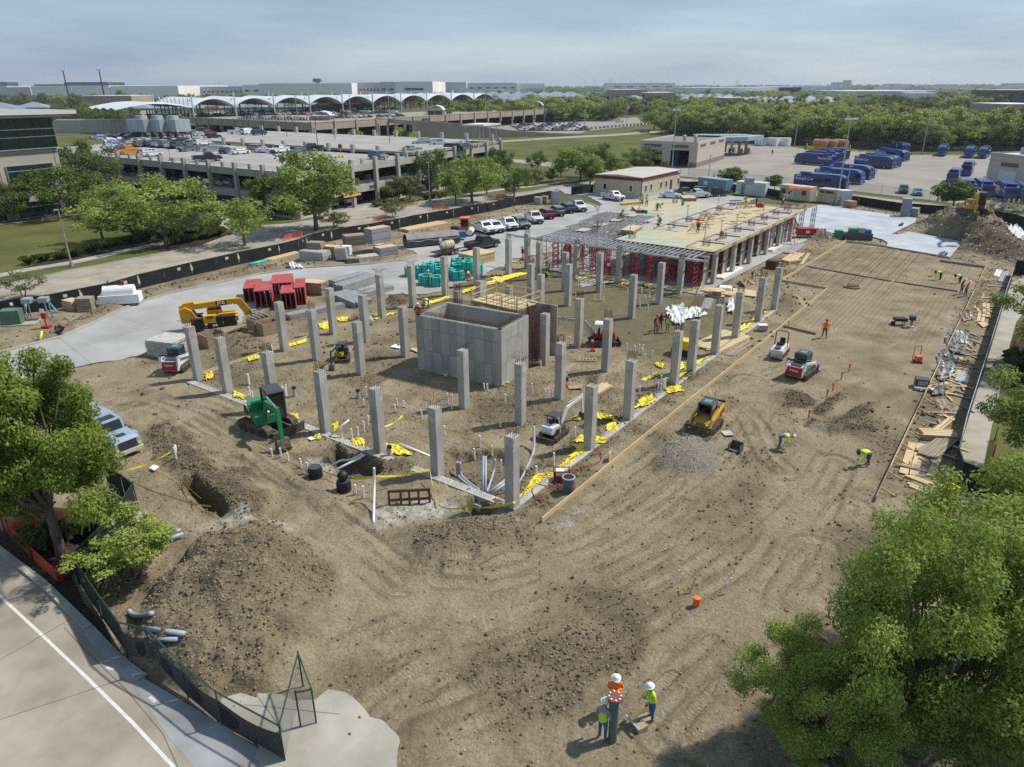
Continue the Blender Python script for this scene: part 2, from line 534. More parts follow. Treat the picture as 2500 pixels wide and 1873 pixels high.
MOUNDS=[px_mound([G('P',255,1545),G('P',905,1435),G('P',560,1262),G('P',640,1730)],2.5,0.85),px_mound([G('P',910,1350),G('P',1345,1335),G('P',1150,1240),G('P',1170,1410)],1.15),px_mound([G('P',1575,1110),G('P',1800,1135),G('P',1690,1055),G('P',1670,1180)],0.8),px_mound([G('P',1862,970),G('P',1998,992),G('P',1915,950),G('P',1950,1006)],0.6),px_mound([G('P',2215,572),G('P',2490,590),G('P',2360,520),G('P',2370,606)],4.6,0.85),px_mound([G('P',2330,610),G('P',2560,620),G('P',2450,585),G('P',2470,655)],2.2),px_mound([G('f',1050,740),G('f',1290,740),G('f',1200,690),G('f',1200,800)],0.8),px_mound([G('h',480,250),G('h',800,260),G('h',650,205),G('h',640,300)],1.4),px_mound([G('h',300,740),G('h',540,740),G('h',420,690),G('h',420,800)],0.9),px_mound([G('j',980,900),G('j',1330,920),G('j',1200,850),G('j',1130,1010)],0.45),px_mound([G('e',1560,960),G('e',2060,880),G('e',1800,800),G('e',1700,1010)],0.5),]
RIDGES=[(GL('i',[(1270,540),(1420,760),(1600,900),(1800,1010),(1950,1130)]),1.5,0.45),(GL('i',[(1420,560),(1640,680),(1830,770),(1960,850)]),0.9,0.3),(GL('j',[(0,830),(180,960),(400,1060),(560,1150),(700,1240)]),0.8,0.32),(GL('l',[(640,500),(780,390),(900,290),(1010,250)]),0.55,0.42),(GL('l',[(760,640),(980,480),(1120,400),(1240,330)]),0.7,0.4),(GL('l',[(600,600),(800,640),(1020,640)]),0.8,0.35),(GL('k',[(60,1180),(330,950),(700,720),(1160,380),(1500,200)]),0.7,0.18),(GL('f',[(0,530),(400,470),(940,400)]),1.2,0.35),(GL('e',[(300,920),(800,660),(1300,480),(2100,340)]),1.1,0.4),]
PITS=[(GL('i',[(1390,930),(1500,900),(1790,1150),(1700,1200),(1560,1130)]),1.3),(GL('j',[(640,790),(700,730),(800,800),(960,820),(1060,880),(1060,960),(900,1000),(800,990),(640,880)]),1.2),(GL('j',[(1690,1170),(1800,1140),(1920,1230),(1880,1300),(1720,1290)]),1.2),(GL('j',[(1560,800),(1980,780),(2170,960),(2010,1180),(1920,1170),(1570,980)]),0.75),]
TRACKS=[GL('P',p)for p in([(640,1740),(740,1560),(900,1470),(1150,1420),(1420,1330),(1660,1180),(1830,1010)],[(860,1790),(1150,1590),(1480,1440),(1790,1270),(1960,1110)],[(1330,1800),(1640,1560),(1860,1400),(1990,1230)],[(1560,1800),(1800,1560),(1950,1370),(2060,1180)],[(1720,1800),(1880,1610),(1980,1440),(2080,1240)],[(330,1010),(470,1080),(640,1190),(830,1300),(980,1420)],[(480,1010),(640,1110),(800,1210),(960,1300)],[(300,950),(500,985),(640,1060)],[(1330,1320),(1500,1210),(1700,1060),(1830,930)],[(1780,980),(1830,1040),(1860,1110),(1900,1150)],[(1850,930),(2020,880),(2150,840),(2260,760)],[(700,1800),(800,1640),(1000,1540),(1250,1500),(1520,1380),(1760,1200),(1900,1060)],[(1000,1790),(1260,1670),(1560,1500),(1830,1330),(2010,1180)],[(1100,1400),(1350,1380),(1600,1260),(1780,1100),(1850,1000)],[(1480,1790),(1720,1570),(1900,1390),(2040,1130)],[(1640,1790),(1840,1570),(1990,1340)],[(380,1130),(560,1230),(700,1330),(800,1420)],[(230,960),(400,990),(560,1080),(720,1150)],[(1560,1240),(1640,1200),(1720,1210),(1800,1150),(1840,1080)],)]
TRACKS=[sL(t,5)for t in TRACKS]
CHURN=[GL('n',[(330,830),(640,640),(860,560),(1300,520),(1900,440),(2230,560),(2000,900),(1750,1150),(1400,1330),(560,1330),(560,1100)]),GL('i',[(1240,540),(1700,560),(2212,760),(2300,1020),(1900,1000),(1500,860)]),GL('l',[(560,560),(1000,470),(1300,560),(1080,780),(700,800)]),GL('k',[(60,1330),(160,1180),(700,740),(1180,420),(1560,160),(1760,60),(1780,110),(1240,560),(700,1000),(300,1330)]),GL('e',[(1480,900),(2050,800),(2130,960),(1600,1060)])]
LANES=[sL(GL('P',p),5)for p in([(690,1800),(790,1570),(950,1465),(1200,1425),(1450,1335),(1680,1180),(1840,1000),(1900,860)],[(280,985),(520,1060),(760,1230),(930,1370),(1000,1450)],[(1500,1800),(1780,1500),(1950,1280),(2040,1080)],[(230,900),(420,930),(640,1010)],[(1900,850),(2030,780),(2150,690)])]
LIME=[(GL('j',[(1010,1180),(1300,1190),(1560,1140),(1700,1230),(1500,1300),(1250,1330),(1060,1400),(980,1330)]),1.0),(GL('i',[(1500,1330),(1650,1220),(1850,1170),(1960,1230),(2212,1260),(2200,1300),(1900,1290),(1640,1300)]),1.0),(GL('j',[(430,860),(560,850),(720,960),(830,1000),(760,1090),(640,1000)]),0.7),(GL('k',[(500,1290),(600,1200),(720,1190),(700,1290),(560,1400)]),0.6),(GL('l',[(1480,240),(1580,60),(1640,-160),(1660,-280),(1560,30),(1430,330)]),0.8)]
def terrain(x,y,fine=True):
 """height of the site soil and its colour weights (moist, lime, gravel, moss, track, arc)."""
 site=inpoly(x,y,SITEP)
 de,_=dline(x,y,SITEP,True)
 site_w=np.where(site,sst(0,0.8,de),0.0)
 z=fbm(x,y,0.25,3,3)*0.16
 z+=fbm(x,y,1.3,4,9)*0.10
 rough=np.full(x.shape,0.55)
 moist=sst(0.0,0.25,fbm(x,y,0.16,5,21))*0.7
 lime=np.zeros(x.shape)
 gravel=np.zeros(x.shape)
 moss=np.zeros(x.shape)
 for k,(cx,cy,rx,ry,rot,h,p)in enumerate(MOUNDS):
  c,s=math.cos(rot),math.sin(rot)
  u,v=((x-cx)*c+(y-cy)*s)/rx,(-(x-cx)*s+(y-cy)*c)/ry
  d=np.sqrt(u*u+v*v)+fbm(x,y,0.5 if rx>2 else 1.2,3,40+k)*0.45
  w=np.clip(1-d,0,1)
  w=sst(0,1,w)**p
  z=z+h*w*(1+0.25*fbm(x,y,0.9,3,60+k))
  rough=np.maximum(rough,sst(0.02,0.2,w)*(1.0 if k!=2 else 0.5))
  if k in(2,):
   gravel=np.maximum(gravel,sst(0.03,0.25,w))
  elif k in(3,5,6):
   moist=np.maximum(moist,sst(0.0,0.2,w))
  elif k==8:
   moist=moist*(1-sst(0,.3,w))
  else:
   moist=np.maximum(moist,sst(0.0,0.3,w)*0.45)
 for k,poly in enumerate(CHURN):
  d,_=dline(x,y,poly,True)
  w=sst(-.3,1.6,np.where(inpoly(x,y,poly),d,-d)+fbm(x,y,.6,4,300+k)*5)
  rough=np.maximum(rough,.95*w)
  moist=np.maximum(moist,w*(.55+1.2*fbm(x,y,.5,4,310+k)))
 for k,(pts,hw,h)in enumerate(RIDGES):
  d,_=dline(x,y,pts)
  d=d/hw+fbm(x,y,0.8,3,80+k)*0.9
  w=sst(0,1,np.clip(1.2-d,0,1))
  z=z+h*w*(1+0.5*fbm(x,y,1.6,3,90+k))
  rough=np.maximum(rough,w*1.15)
  moist=np.maximum(moist,w*(0.95 if k in(0,1,2,3,4,5)else 0.4))
 for k,(poly,dep)in enumerate(PITS):
  ins=inpoly(x,y,poly)
  d,_=dline(x,y,poly,True)
  d=np.where(ins,d,-d)+fbm(x,y,1.5,3,120+k)*0.25
  w=sst(-0.1,0.5,d)
  z=z*(1-w)-dep*w
  moist=np.maximum(moist,sst(-0.4,0.3,d)*(0.9 if k<3 else 0.5))
  rough=np.maximum(rough,sst(-0.9,-0.1,d)*(1-w))
 ip=inpoly(x,y,POUR)
 dp,_=dline(x,y,POUR,True)
 wp=np.where(ip,sst(0,1.2,dp),0)
 yy=(x-ORG.x)*UA.x+(y-ORG.y)*UA.y
 wp=wp*sst(26,31,yy)
 vv=(x-ORG.x)*VB.x+(y-ORG.y)*VB.y
 z=z*(1-0.9*wp)+wp*0.012*np.sin(vv*2*PI/0.62+3*fbm(x,y,0.2,2,5))
 rough=rough*(1-0.8*wp)
 moist=np.where(wp>0.5,moist*0.45,moist)
 ib=inpoly(x,y,PAD)
 z=np.where(ib,z*0.75,z)
 moss=np.where(ib,sst(28,33,yy+6*fbm(x,y,0.2,3,31)-0.28*vv+4)*(1-sst(49,51,yy)),0)*sst(1.5,5,vv)
 rough=rough*(1-0.7*moss)
 z=z*(1-0.6*moss)
 moist=moist*(1-0.8*moss)
 tm=np.zeros(x.shape)
 ta=np.zeros(x.shape)
 for k,pts in enumerate(LANES):
  d,_=dline(x,y,pts)
  w=sst(2.6,.9,d+fbm(x,y,.45,4,400+k)*3.2)
  moist=moist*(1-.92*w)
  rough=rough*(1-.6*w)
  tm=np.maximum(tm,.62*w)
  z=z+.05*sst(1.2,2,d)*sst(3,2.2,d)
 for k,pts in enumerate(TRACKS):
  d,a=dline(x,y,pts)
  for off in(0.9,):
   q=np.abs(d+.05*np.sin(a*.5+k)-off)
   w=sst(0.42,0.18,q)*sst(-0.08,0.16,fbm(x,y,0.3,4,140+k))
   e_=sst(0.28,0.42,q)*sst(0.7,0.5,q)*sst(-0.08,0.16,fbm(x,y,0.3,4,140+k))
   z=z-0.055*w+0.04*e_
   moist=np.maximum(moist,.45*e_)
   ta=np.where(w>tm,a,ta)
   tm=np.maximum(tm,w)
   rough=rough*(1-0.5*w)
 for k,(poly,s_)in enumerate(LIME):
  ins=inpoly(x,y,poly)
  d,_=dline(x,y,poly,True)
  d=np.where(ins,d,-d)
  lime=np.maximum(lime,s_*sst(-0.5,0.9,d+fbm(x,y,0.7,5,160+k,0.65)*2.4))
 rr=fbm(x,y,2.6,4,200,0.6)
 z=z+rough*np.clip(rr*0.34-0.015,-0.05,0.4)
 if fine:
  z=z+rough*fbm(x,y,7.0,3,210)*0.09
 moist=np.clip(moist+0.25*sst(0.05,0.25,fbm(x,y,1.1,4,220))*rough,0,1)
 for poly in(DRIVE,SLAB,ROADB,PADF,MULCH):
  ins=inpoly(x,y,poly)
  d,_=dline(x,y,poly,True)
  w=np.where(ins,1.0,1-sst(0.0,0.5,d))
  z=z*(1-w)-0.05*w
 z=z*site_w-0.06*(1-site_w)
 return z,moist,lime,gravel,moss,tm,ta,site_w,rough*site_w
def grid_mesh(name,xs,ys,mats,hole=None,sink=None):
 X,Y=np.meshgrid(xs,ys)
 z,moist,lime,gravel,moss,tm,ta,sw,rough=terrain(X,Y)
 if sink is not None:
  z=z-sink(X,Y)
 ny,nx=X.shape
 idx=np.arange(nx*ny).reshape(ny,nx)
 q=np.stack([idx[:-1,:-1],idx[:-1,1:],idx[1:,1:],idx[1:,:-1]],-1).reshape(-1,4)
 if hole is not None:
  cx,cy=(X[:-1,:-1]+X[1:,1:])/2,(Y[:-1,:-1]+Y[1:,1:])/2
  keep=~((cx>hole[0])&(cx<hole[1])&(cy>hole[2])&(cy<hole[3]))
  q=q[keep.reshape(-1)]
 me=bpy.data.meshes.new(name)
 me.vertices.add(nx*ny)
 me.vertices.foreach_set('co',np.stack([X,Y,z],-1).astype(np.float32).ravel())
 me.loops.add(q.size)
 me.loops.foreach_set('vertex_index',q.astype(np.int32).ravel())
 me.polygons.add(len(q))
 me.polygons.foreach_set('loop_start',np.arange(0,q.size,4,dtype=np.int32))
 me.polygons.foreach_set('loop_total',np.full(len(q),4,np.int32))
 me.update(calc_edges=True)
 for nm,arr in(('moist',moist),('lime',lime),('gravel',gravel),('moss',moss),('trackm',tm),('tracka',ta)):
  at=me.attributes.new(nm,'FLOAT','POINT')
  at.data.foreach_set('value',arr.astype(np.float32).ravel())
 me.polygons.foreach_set('use_smooth',np.ones(len(q),bool))
 for m in mats:
  me.materials.append(m)
 o=pL(name,me)
 o['kind']='structure'
 return o,(X,Y,z,moist,lime,gravel,sw,rough)
def soil_material():
 m=bpy.data.materials.new('site_soil')
 m.use_nodes=True
 n=m.node_tree
 N=lambda t:n.nodes.new(t)
 b=n.nodes['Principled BSDF']
 b.inputs['Roughness'].default_value=0.95
 b.inputs['Specular IOR Level'].default_value=0.15
 tc=N('ShaderNodeTexCoord')
 def noise(sc,det=6,ro=0.6):
  q=N('ShaderNodeTexNoise')
  q.inputs['Scale'].default_value=sc
  q.inputs['Detail'].default_value=det
  q.inputs['Roughness'].default_value=ro
  n.links.new(tc.outputs['Object'],q.inputs['Vector'])
  return q.outputs['Fac']
 def ramp(src,p0,p1,c0=(0,0,0,1),c1=(1,1,1,1)):
  r_=N('ShaderNodeValToRGB')
  r_.color_ramp.elements[0].position,r_.color_ramp.elements[1].position=p0,p1
  r_.color_ramp.elements[0].color,r_.color_ramp.elements[1].color=c0,c1
  n.links.new(src,r_.inputs['Fac'])
  return r_.outputs['Color']
 def mix(f,a,c):
  q=N('ShaderNodeMix')
  q.data_type='RGBA'
  for sck,val in(('Factor',f),('A',a),('B',c)):
   if isinstance(val,(tuple,float)):
    q.inputs[sck].default_value=val
   else:
    n.links.new(val,q.inputs[sck])
  return q.outputs['Result']
 def attr(nm):
  q=N('ShaderNodeAttribute')
  q.attribute_name=nm
  return q.outputs['Fac']
 def math_(op,a,c=None):
  q=N('ShaderNodeMath')
  q.operation=op
  for k,val in enumerate((a,c)):
   if val is None:
    continue
   if isinstance(val,(int,float)):
    q.inputs[k].default_value=val
   else:
    n.links.new(val,q.inputs[k])
  return q.outputs[0]
 base=ramp(noise(0.35,8,0.62),0.32,0.68,SOIL_D+(1,),SOIL_P+(1,))
 speck=ramp(noise(7.0,6,0.75),0.40,0.58)
 base=mix(speck,mix(0.45,base,SOIL_M+(1,)),base)
 base=mix(math_('MULTIPLY',attr('trackm'),0.65),base,mix(speck,(0.25,0.205,0.13,1),(0.39,0.325,0.215,1)))
 base=mix(math_('MULTIPLY',attr('moist'),0.85),base,mix(speck,(0.075,0.058,0.036,1),(0.135,0.106,0.068,1)))
 base=mix(math_('MULTIPLY',attr('gravel'),0.8),base,mix(speck,(0.16,0.13,0.105,1),(0.27,0.235,0.20,1)))
 base=mix(math_('MULTIPLY',attr('moss'),0.85),base,ramp(noise(0.8,7),0.35,0.65,(0.105,0.098,0.052,1),(0.165,0.145,0.078,1)))
 base=mix(math_('MULTIPLY',attr('lime'),ramp(noise(2.2,7,0.7),0.35,0.6)),base,(0.52,0.50,0.45,1))
 vor=N('ShaderNodeTexVoronoi')
 vor.inputs['Scale'].default_value=3.2
 n.links.new(tc.outputs['Object'],vor.inputs['Vector'])
 chip=math_('MULTIPLY',math_('LESS_THAN',vor.outputs['Distance'],0.105),math_('GREATER_THAN',vor.outputs['Color'],0.62))
 base=mix(chip,base,(0.44,0.41,0.34,1))
 n.links.new(base,b.inputs['Base Color'])
 tread=math_('MULTIPLY',math_('SINE',math_('ADD',math_('MULTIPLY',attr('tracka'),2*PI/0.17),math_('MULTIPLY',noise(1.4,3),9.0))),math_('MULTIPLY',math_('MULTIPLY',attr('trackm'),ramp(noise(0.8,4),0.40,0.62)),0.016))
 h=math_('ADD',math_('MULTIPLY',noise(5.0,8,0.7),0.16),math_('MULTIPLY',noise(30.0,4,0.7),0.025))
 h=math_('ADD',h,tread)
 bp=N('ShaderNodeBump')
 bp.inputs['Strength'].default_value=1.0
 bp.inputs['Distance'].default_value=1.0
 n.links.new(h,bp.inputs['Height'])
 n.links.new(bp.outputs['Normal'],b.inputs['Normal'])
 return m
SOIL_D,SOIL_M,SOIL_P=(0.205,0.164,0.102),(0.108,0.085,0.051),(0.43,0.35,0.228)
soil=soil_material()
NX0,NX1,NY0,NY1=-27.0,27.0,16.0,62.0
near_soil,NEAR=grid_mesh('site_ground',np.arange(NX0,NX1+0.01,0.09),np.arange(NY0,NY1+0.01,0.09),[soil])
FX,FY=np.arange(-84.0,104.01,0.4),np.arange(12.0,152.01,0.4)
far_soil,FAR=grid_mesh('site_ground',FX,FY,[soil],hole=(NX0+0.8,NX1-0.8,NY0+0.8,NY1-0.8),sink=lambda X,Y:np.where((X>NX0-.2)&(X<NX1+.2)&(Y>NY0-.2)&(Y<NY1+.2),0.12,0.0))
def ZR(x,y):
 """height of the soil under a point, for things that stand on it."""
 X,Y,z=NEAR[0],NEAR[1],NEAR[2]
 if NX0<x<NX1 and NY0<y<NY1:
  return float(z[int(round((y-NY0)/0.09)),int(round((x-NX0)/0.09))])
 if FX[0]<x<FX[-1]and FY[0]<y<FY[-1]:
  return float(FAR[2][int(round((y-FY[0])/0.4)),int(round((x-FX[0])/0.4))])
 return 0.0
def ZA(x,y,r=1.0):
 """mean height of the soil round a point."""
 return sum(ZR(x+r*math.cos(t),y+r*math.sin(t))for t in(0,1.57,3.14,4.71))/4
def GZ(k,x,y,dz=0.0):
 """the point of sheet k on the soil surface."""
 p=G(k,x,y)
 z=ZR(p.x,p.y)
 if abs(z)>0.12:
  for _ in range(6):
   p=G(k,x,y,z)
   z=ZR(p.x,p.y)
 return Vector((p.x,p.y,z+dz))
 # the country around: one sheet with a hole for the site
grass_m=mt('lawn_grass',(0.075,0.088,0.025),0.95,col2=(0.135,0.135,0.045),scale=0.09,detail=10,bump=0.03,bscale=12,spec=0.1)
far_green=mt('far_country',(0.05,0.065,0.025),0.95,col2=(0.12,0.115,0.06),scale=0.006,detail=9,spec=0.1)
mulch_m=mt('bark_mulch',(0.025,0.02,0.018),0.95,col2=(0.075,0.055,0.045),scale=9,bump=0.05,bscale=20,spec=0.1)
BIG=9000.0
ring=MB()
a0,a1,b0,b1=FX[0],FX[-1],FY[0],FY[-1]
gz=-0.061
for x0,x1,y0,y1 in((-BIG,BIG,-200,b0),(-BIG,BIG,b1,BIG),(-BIG,a0,b0,b1),(a1,BIG,b0,b1)):
 ring.add([(x0,y0,gz),(x1,y0,gz),(x1,y1,gz),(x0,y1,gz)],[(0,1,2,3)])
g_=ring.build('ground',far_green)
g_['kind']='structure'
sH('site_drive',ragged(DRIVE,15),0.03,new_conc)
sH('new_slab',SLAB,0.14,slab_conc)
sH('under_deck_slab',[UV(50.6,9.2),UV(98.0,7.6),UV(98.0,34.5),UV(50.6,34.5)],0.10,new_conc)
# ROADS, LAWNS, YARDS
BACK_F=GL('c',[(510,990),(620,1005),(790,1000),(905,985),(1450,955),(2060,1020)])+GL('d',[(320,1075),(820,1092),(1240,1152),(1560,1172),(1880,1185),(2400,1285)])
sH('lawn',FENCE_L+BACK_F+[Vector((150,70,0)),Vector((300,120,0)),Vector((420,420,0)),Vector((60,640,0)),Vector((-420,560,0)),Vector((-300,60,0))],-0.02,grass_m)
ROAD_FAR=GL('e',[(-600,600),(0,470),(500,360),(900,285),(1300,210),(1560,160),(1760,85)])+GL('a',[(1810,1310),(1790,1275)])+GL('b',[(330,1250),(640,1195),(760,1158),(870,1125),(1280,1112),(1600,1060),(2212,1003)])+GL('c',[(510,963),(850,917),(1130,900),(1450,886)])+GL('d',[(-450,900),(230,958),(770,1010),(1480,1095),(1920,1150),(2500,1225),(2900,1280)])
ROAD_NEAR=GL('e',[(-600,770),(0,655),(390,600),(870,505),(1300,395),(1660,300),(2155,195)])+GL('b',[(950,1290),(1290,1215),(1700,1145),(2040,1085)])+GL('c',[(200,1050),(510,1000),(640,962),(780,952),(1460,925),(2130,1003)])+GL('d',[(230,1003),(830,1063),(1540,1148),(1950,1190),(2500,1282),(2900,1330)])
sH('road',ROAD_FAR+ROAD_NEAR[::-1],0.0,road_conc)
sH('driveway',GL('a',[(1420,1222),(1560,1146),(1640,1150),(1720,1190),(1900,1290),(2000,1400),(1830,1345),(1810,1310),(1720,1275)]),0.006,wC)
sH('driveway',GL('b',[(560,1225),(640,1190),(760,1130),(800,1095),(700,1000),(760,985),(880,1085),(1010,1130),(1290,1110),(870,1160)]),0.009,wC)
sR('kerb',ROAD_FAR[:7],0.3,-0.03,0.13,wC,kind='structure')
sR('kerb',ROAD_FAR[13:22],0.3,-0.03,0.13,wC,kind='structure')
sR('kerb',ROAD_FAR[21:],0.3,-0.03,0.13,wC,kind='structure')
sR('kerb',ROAD_NEAR[14:],0.3,-0.03,0.13,wC,kind='structure')
line_y=mt('worn_yellow_paint',(0.42,0.29,0.06),0.9,col2=(0.5,0.37,0.10),scale=2)
line_w=mt('white_road_paint',(0.62,0.61,0.57),0.9,var=0.1,scale=4)
sR('road_marking',GL('e',[(-400,640),(0,552),(500,442),(1000,330),(1400,245),(1760,178)]),0.14,0.0,0.006,line_y,kind='structure')
sR('road_marking',GL('e',[(-400,648),(0,560),(500,450),(1000,338),(1400,253),(1760,186)]),0.14,0.0,0.006,line_y,kind='structure')
sR('pavement',GL('e',[(-200,430),(190,348),(560,288),(1100,170),(1400,110),(1700,50)]),2.0,-0.03,0.05,wC,kind='structure')
sR('pavement',GL('b',[(1290,1095),(1560,1050),(2000,985),(2212,965)])+GL('c',[(560,925),(740,905),(850,912)]),2.2,-0.03,0.05,wC,kind='structure')
sH('planting_bed',GL('e',[(180,330),(300,290),(560,250),(760,190),(1010,60),(1040,-70),(1200,-150),(1430,-180),(1640,-110),(1700,-30),(1690,30),(1100,155),(560,275)]),0.012,mulch_m)
sH('planting_bed',GL('e',[(1160,190),(1330,140),(1640,55),(1770,45),(1800,65),(1760,85),(1560,150),(1300,198)]),0.012,mulch_m)
sH('service_road',GL('c',[(150,752),(420,775),(700,815),(1060,838),(1260,815),(1450,870),(1450,890),(1060,868),(700,850),(420,812),(160,775)]),0.0,road_conc)
sH('service_road',GL('c',[(60,612),(500,583),(900,563),(1200,540),(1500,523),(1830,508),(1840,520),(1500,540),(1200,556),(900,577),(500,597),(60,625)]),0.0,road_conc)
sH('bus_yard',GL('c',[(1245,835),(1080,850),(1450,882)])+GL('d',[(-440,885),(230,948),(770,985),(1480,1070),(1900,1125),(2500,1200),(2900,1250),(3000,800),(2600,760),(2000,722),(1340,722),(880,692),(560,682),(390,655),(-50,645),(-520,640),(-560,700)]),0.006,lot_conc)
sH('car_lot',GL('c',[(-200,520),(160,480),(500,468),(820,455),(1120,430),(1160,470),(1230,485),(740,535),(690,555),(-100,560)]),0.0,lot_conc)
sH('plaza',GL('b',[(820,600),(860,560),(1290,560),(1290,605),(1190,620)]),0.0,wC)
yel=[((930,690),(900,700)),((1000,690),(950,712)),((1345,718),(1290,745)),((1450,722),(1400,750)),((1560,728),(1520,745)),((1680,728),(1610,770)),((1900,735),(1830,770)),((430,810),(380,850)),((300,850),(420,862)),((320,832),(440,842))]
for p,q in yel:
 sR('bay_marking',[G('d',*p),G('d',*q)],0.25,0.0,0.014,line_y,kind='structure')
for p,q in(((190,748),(216,746)),((1685,818),(1730,822)),((1545,912),(1575,912)),((880,988),(930,988)),((-135,835),(-85,837))):
 sR('lane_arrow',[G('d',*p),G('d',*q)],0.5,0.0,0.014,line_w,kind='structure')
 # foreground left: street, kerb, new apron, planting bed
sH('street',ROADB,0.0,road_conc)
sH('street_apron',APRON,0.006,apron_conc)
sH('entrance_pad',ragged(PADF,0,.4),0.02,wC)
sH('planting_bed',MULCH,0.03,mulch_m)
sR('kerb',GL('m',[(-500,-200),(0,128),(300,358),(600,652)]),0.35,-0.03,0.15,wC,kind='structure')
sR('kerb',GL('m',[(600,652),(800,862),(960,985)]),0.4,-0.03,0.10,apron_conc,kind='structure')
sR('road_marking',GL('m',[(-400,90),(0,430),(280,690),(570,965),(900,1290),(1150,1560),(1350,1800)]),0.13,0.0,0.005,line_w,kind='structure')
for p,q in(((715,912),(770,925)),((975,955),(1035,945)),((1010,1110),(1050,1145))):
 sR('road_marking',[G('m',*p),G('m',*q)],0.14,0.0,0.011,line_w,kind='structure')
joint_m=mt('joint_sealant',(0.12,0.11,0.10),0.95)
for ln in(GL('m',[(0,860),(590,520)]),GL('m',[(430,640),(570,790),(850,1060),(1100,1360),(1300,1800)]),GL('m',[(830,990),(1080,900)]),GL('m',[(-200,1330),(830,990)])):
 sR('paving_joint',ln,0.025,0.0,0.0085,joint_m,kind='structure')
for ln in(GL('m',[(1740,1110),(1900,1330)]),GL('m',[(1650,1165),(2300,1230)])):
 sR('paving_joint',ln,0.03,0.0,0.0225,joint_m,kind='structure')
for ln in(GL('e',[(0,985),(40,1200)]),GL('e',[(460,870),(700,1068)]),GL('e',[(860,690),(1400,860)]),GL('e',[(1290,545),(1400,580)]),GL('f',[(0,560),(200,690)]),GL('f',[(960,462),(1100,690)]),GL('e',[(0,1085),(560,960),(1000,830),(1400,740)]),GL('f',[(700,570),(1320,500),(1900,400)]),GL('f',[(1700,225),(1950,470)]),GL('g',[(120,240),(450,360)]),GL('g',[(500,130),(900,110)])):
 sR('paving_joint',ln,0.03,0.0,0.0325,joint_m,kind='structure')
sR('kerb',DRIVE[0:10]+DRIVE[10:14],0.3,0.0,0.17,new_conc,kind='structure')
sR('kerb',sL(GL('c',[(640,1092),(720,1092),(790,1110),(822,1140),(800,1160),(730,1175)]),4),0.25,0.0,0.17,new_conc,kind='structure')
# right-hand street side: pavement, verge, planting
RSIDE=[FENCE_R[0]]+FENCE_R[1:]
sH('verge',RSIDE+GL('o',[(1740,30),(2212,170),(2700,330)])+[Vector((150,60,0)),Vector((170,110,0)),G('h',2700,500),G('h',2240,470)],0.02,grass_m)
WALKR=GL('h',[(2115,600),(2200,560),(2330,560),(2270,750),(2150,910),(2100,1090)])+GL('l',[(2100,0),(1960,620),(1880,1020),(1680,960),(1740,690),(1850,340)])+GL('h',[(1860,1410),(1950,1130),(2010,930),(2060,760)])
sH('pavement',WALKR,0.035,wC)
sH('planting_bed',GL('h',[(2140,1060),(2212,1050),(2500,1060),(2500,1420),(2090,1420),(2100,1200)]),0.03,mulch_m)
yl=mt('survey_paint',(0.62,0.50,0.05),0.9)
for k_,x_,y_ in(('l',1905,150),('l',1870,225),('l',1825,408),('l',1795,505),('l',1770,622),('l',1735,742),('l',1700,880),('h',2010,1035),('h',1960,1190),('h',1985,1060)):
 sR('survey_mark',[G(k_,x_-18,y_-2),G(k_,x_+18,y_+3)],0.06,0.02,0.041,yl,kind='structure')
 # TREES
leaf_mats={}
def leaf_mat(name,c1,c2,tr=0.42):
 if name in leaf_mats:
  return leaf_mats[name]
 m=bpy.data.materials.new(name)
 m.use_nodes=True
 n=m.node_tree
 b=n.nodes['Principled BSDF']
 b.inputs['Roughness'].default_value=0.55
 b.inputs['Specular IOR Level'].default_value=0.25
 at=n.nodes.new('ShaderNodeAttribute')
 at.attribute_name='tint'
 oi=n.nodes.new('ShaderNodeObjectInfo')
 ad=n.nodes.new('ShaderNodeMath')
 ad.operation='MULTIPLY_ADD'
 ad.inputs[1].default_value=0.35
 n.links.new(oi.outputs['Random'],ad.inputs[0])
 n.links.new(at.outputs['Fac'],ad.inputs[2])
 rp=n.nodes.new('ShaderNodeValToRGB')
 rp.color_ramp.elements[0].position=0.1
 rp.color_ramp.elements[0].color=c1+(1,)
 rp.color_ramp.elements[1].position=1.15
 rp.color_ramp.elements[1].color=c2+(1,)
 n.links.new(ad.outputs[0],rp.inputs['Fac'])
 n.links.new(rp.outputs['Color'],b.inputs['Base Color'])
 t=n.nodes.new('ShaderNodeBsdfTranslucent')
 n.links.new(rp.outputs['Color'],t.inputs['Color'])
 mx=n.nodes.new('ShaderNodeMixShader')
 mx.inputs['Fac'].default_value=tr
 n.links.new(b.outputs['BSDF'],mx.inputs[1])
 n.links.new(t.outputs['BSDF'],mx.inputs[2])
 n.links.new(mx.outputs['Shader'],n.nodes['Material Output'].inputs['Surface'])
 leaf_mats[name]=m
 return m
LEAF_MID=leaf_mat('spring_leaves',(0.140,0.205,0.035),(0.31,0.38,0.09))
LEAF_DARK=leaf_mat('dark_leaves',(0.075,0.118,0.024),(0.175,0.225,0.055))
LEAF_LIME=leaf_mat('bright_leaves',(0.185,0.26,0.042),(0.39,0.45,0.105))
LEAF_OLIVE=leaf_mat('olive_leaves',(0.095,0.105,0.035),(0.20,0.20,0.08))
LEAF_GREY=leaf_mat('pale_leaves',(0.10,0.12,0.05),(0.20,0.22,0.11))
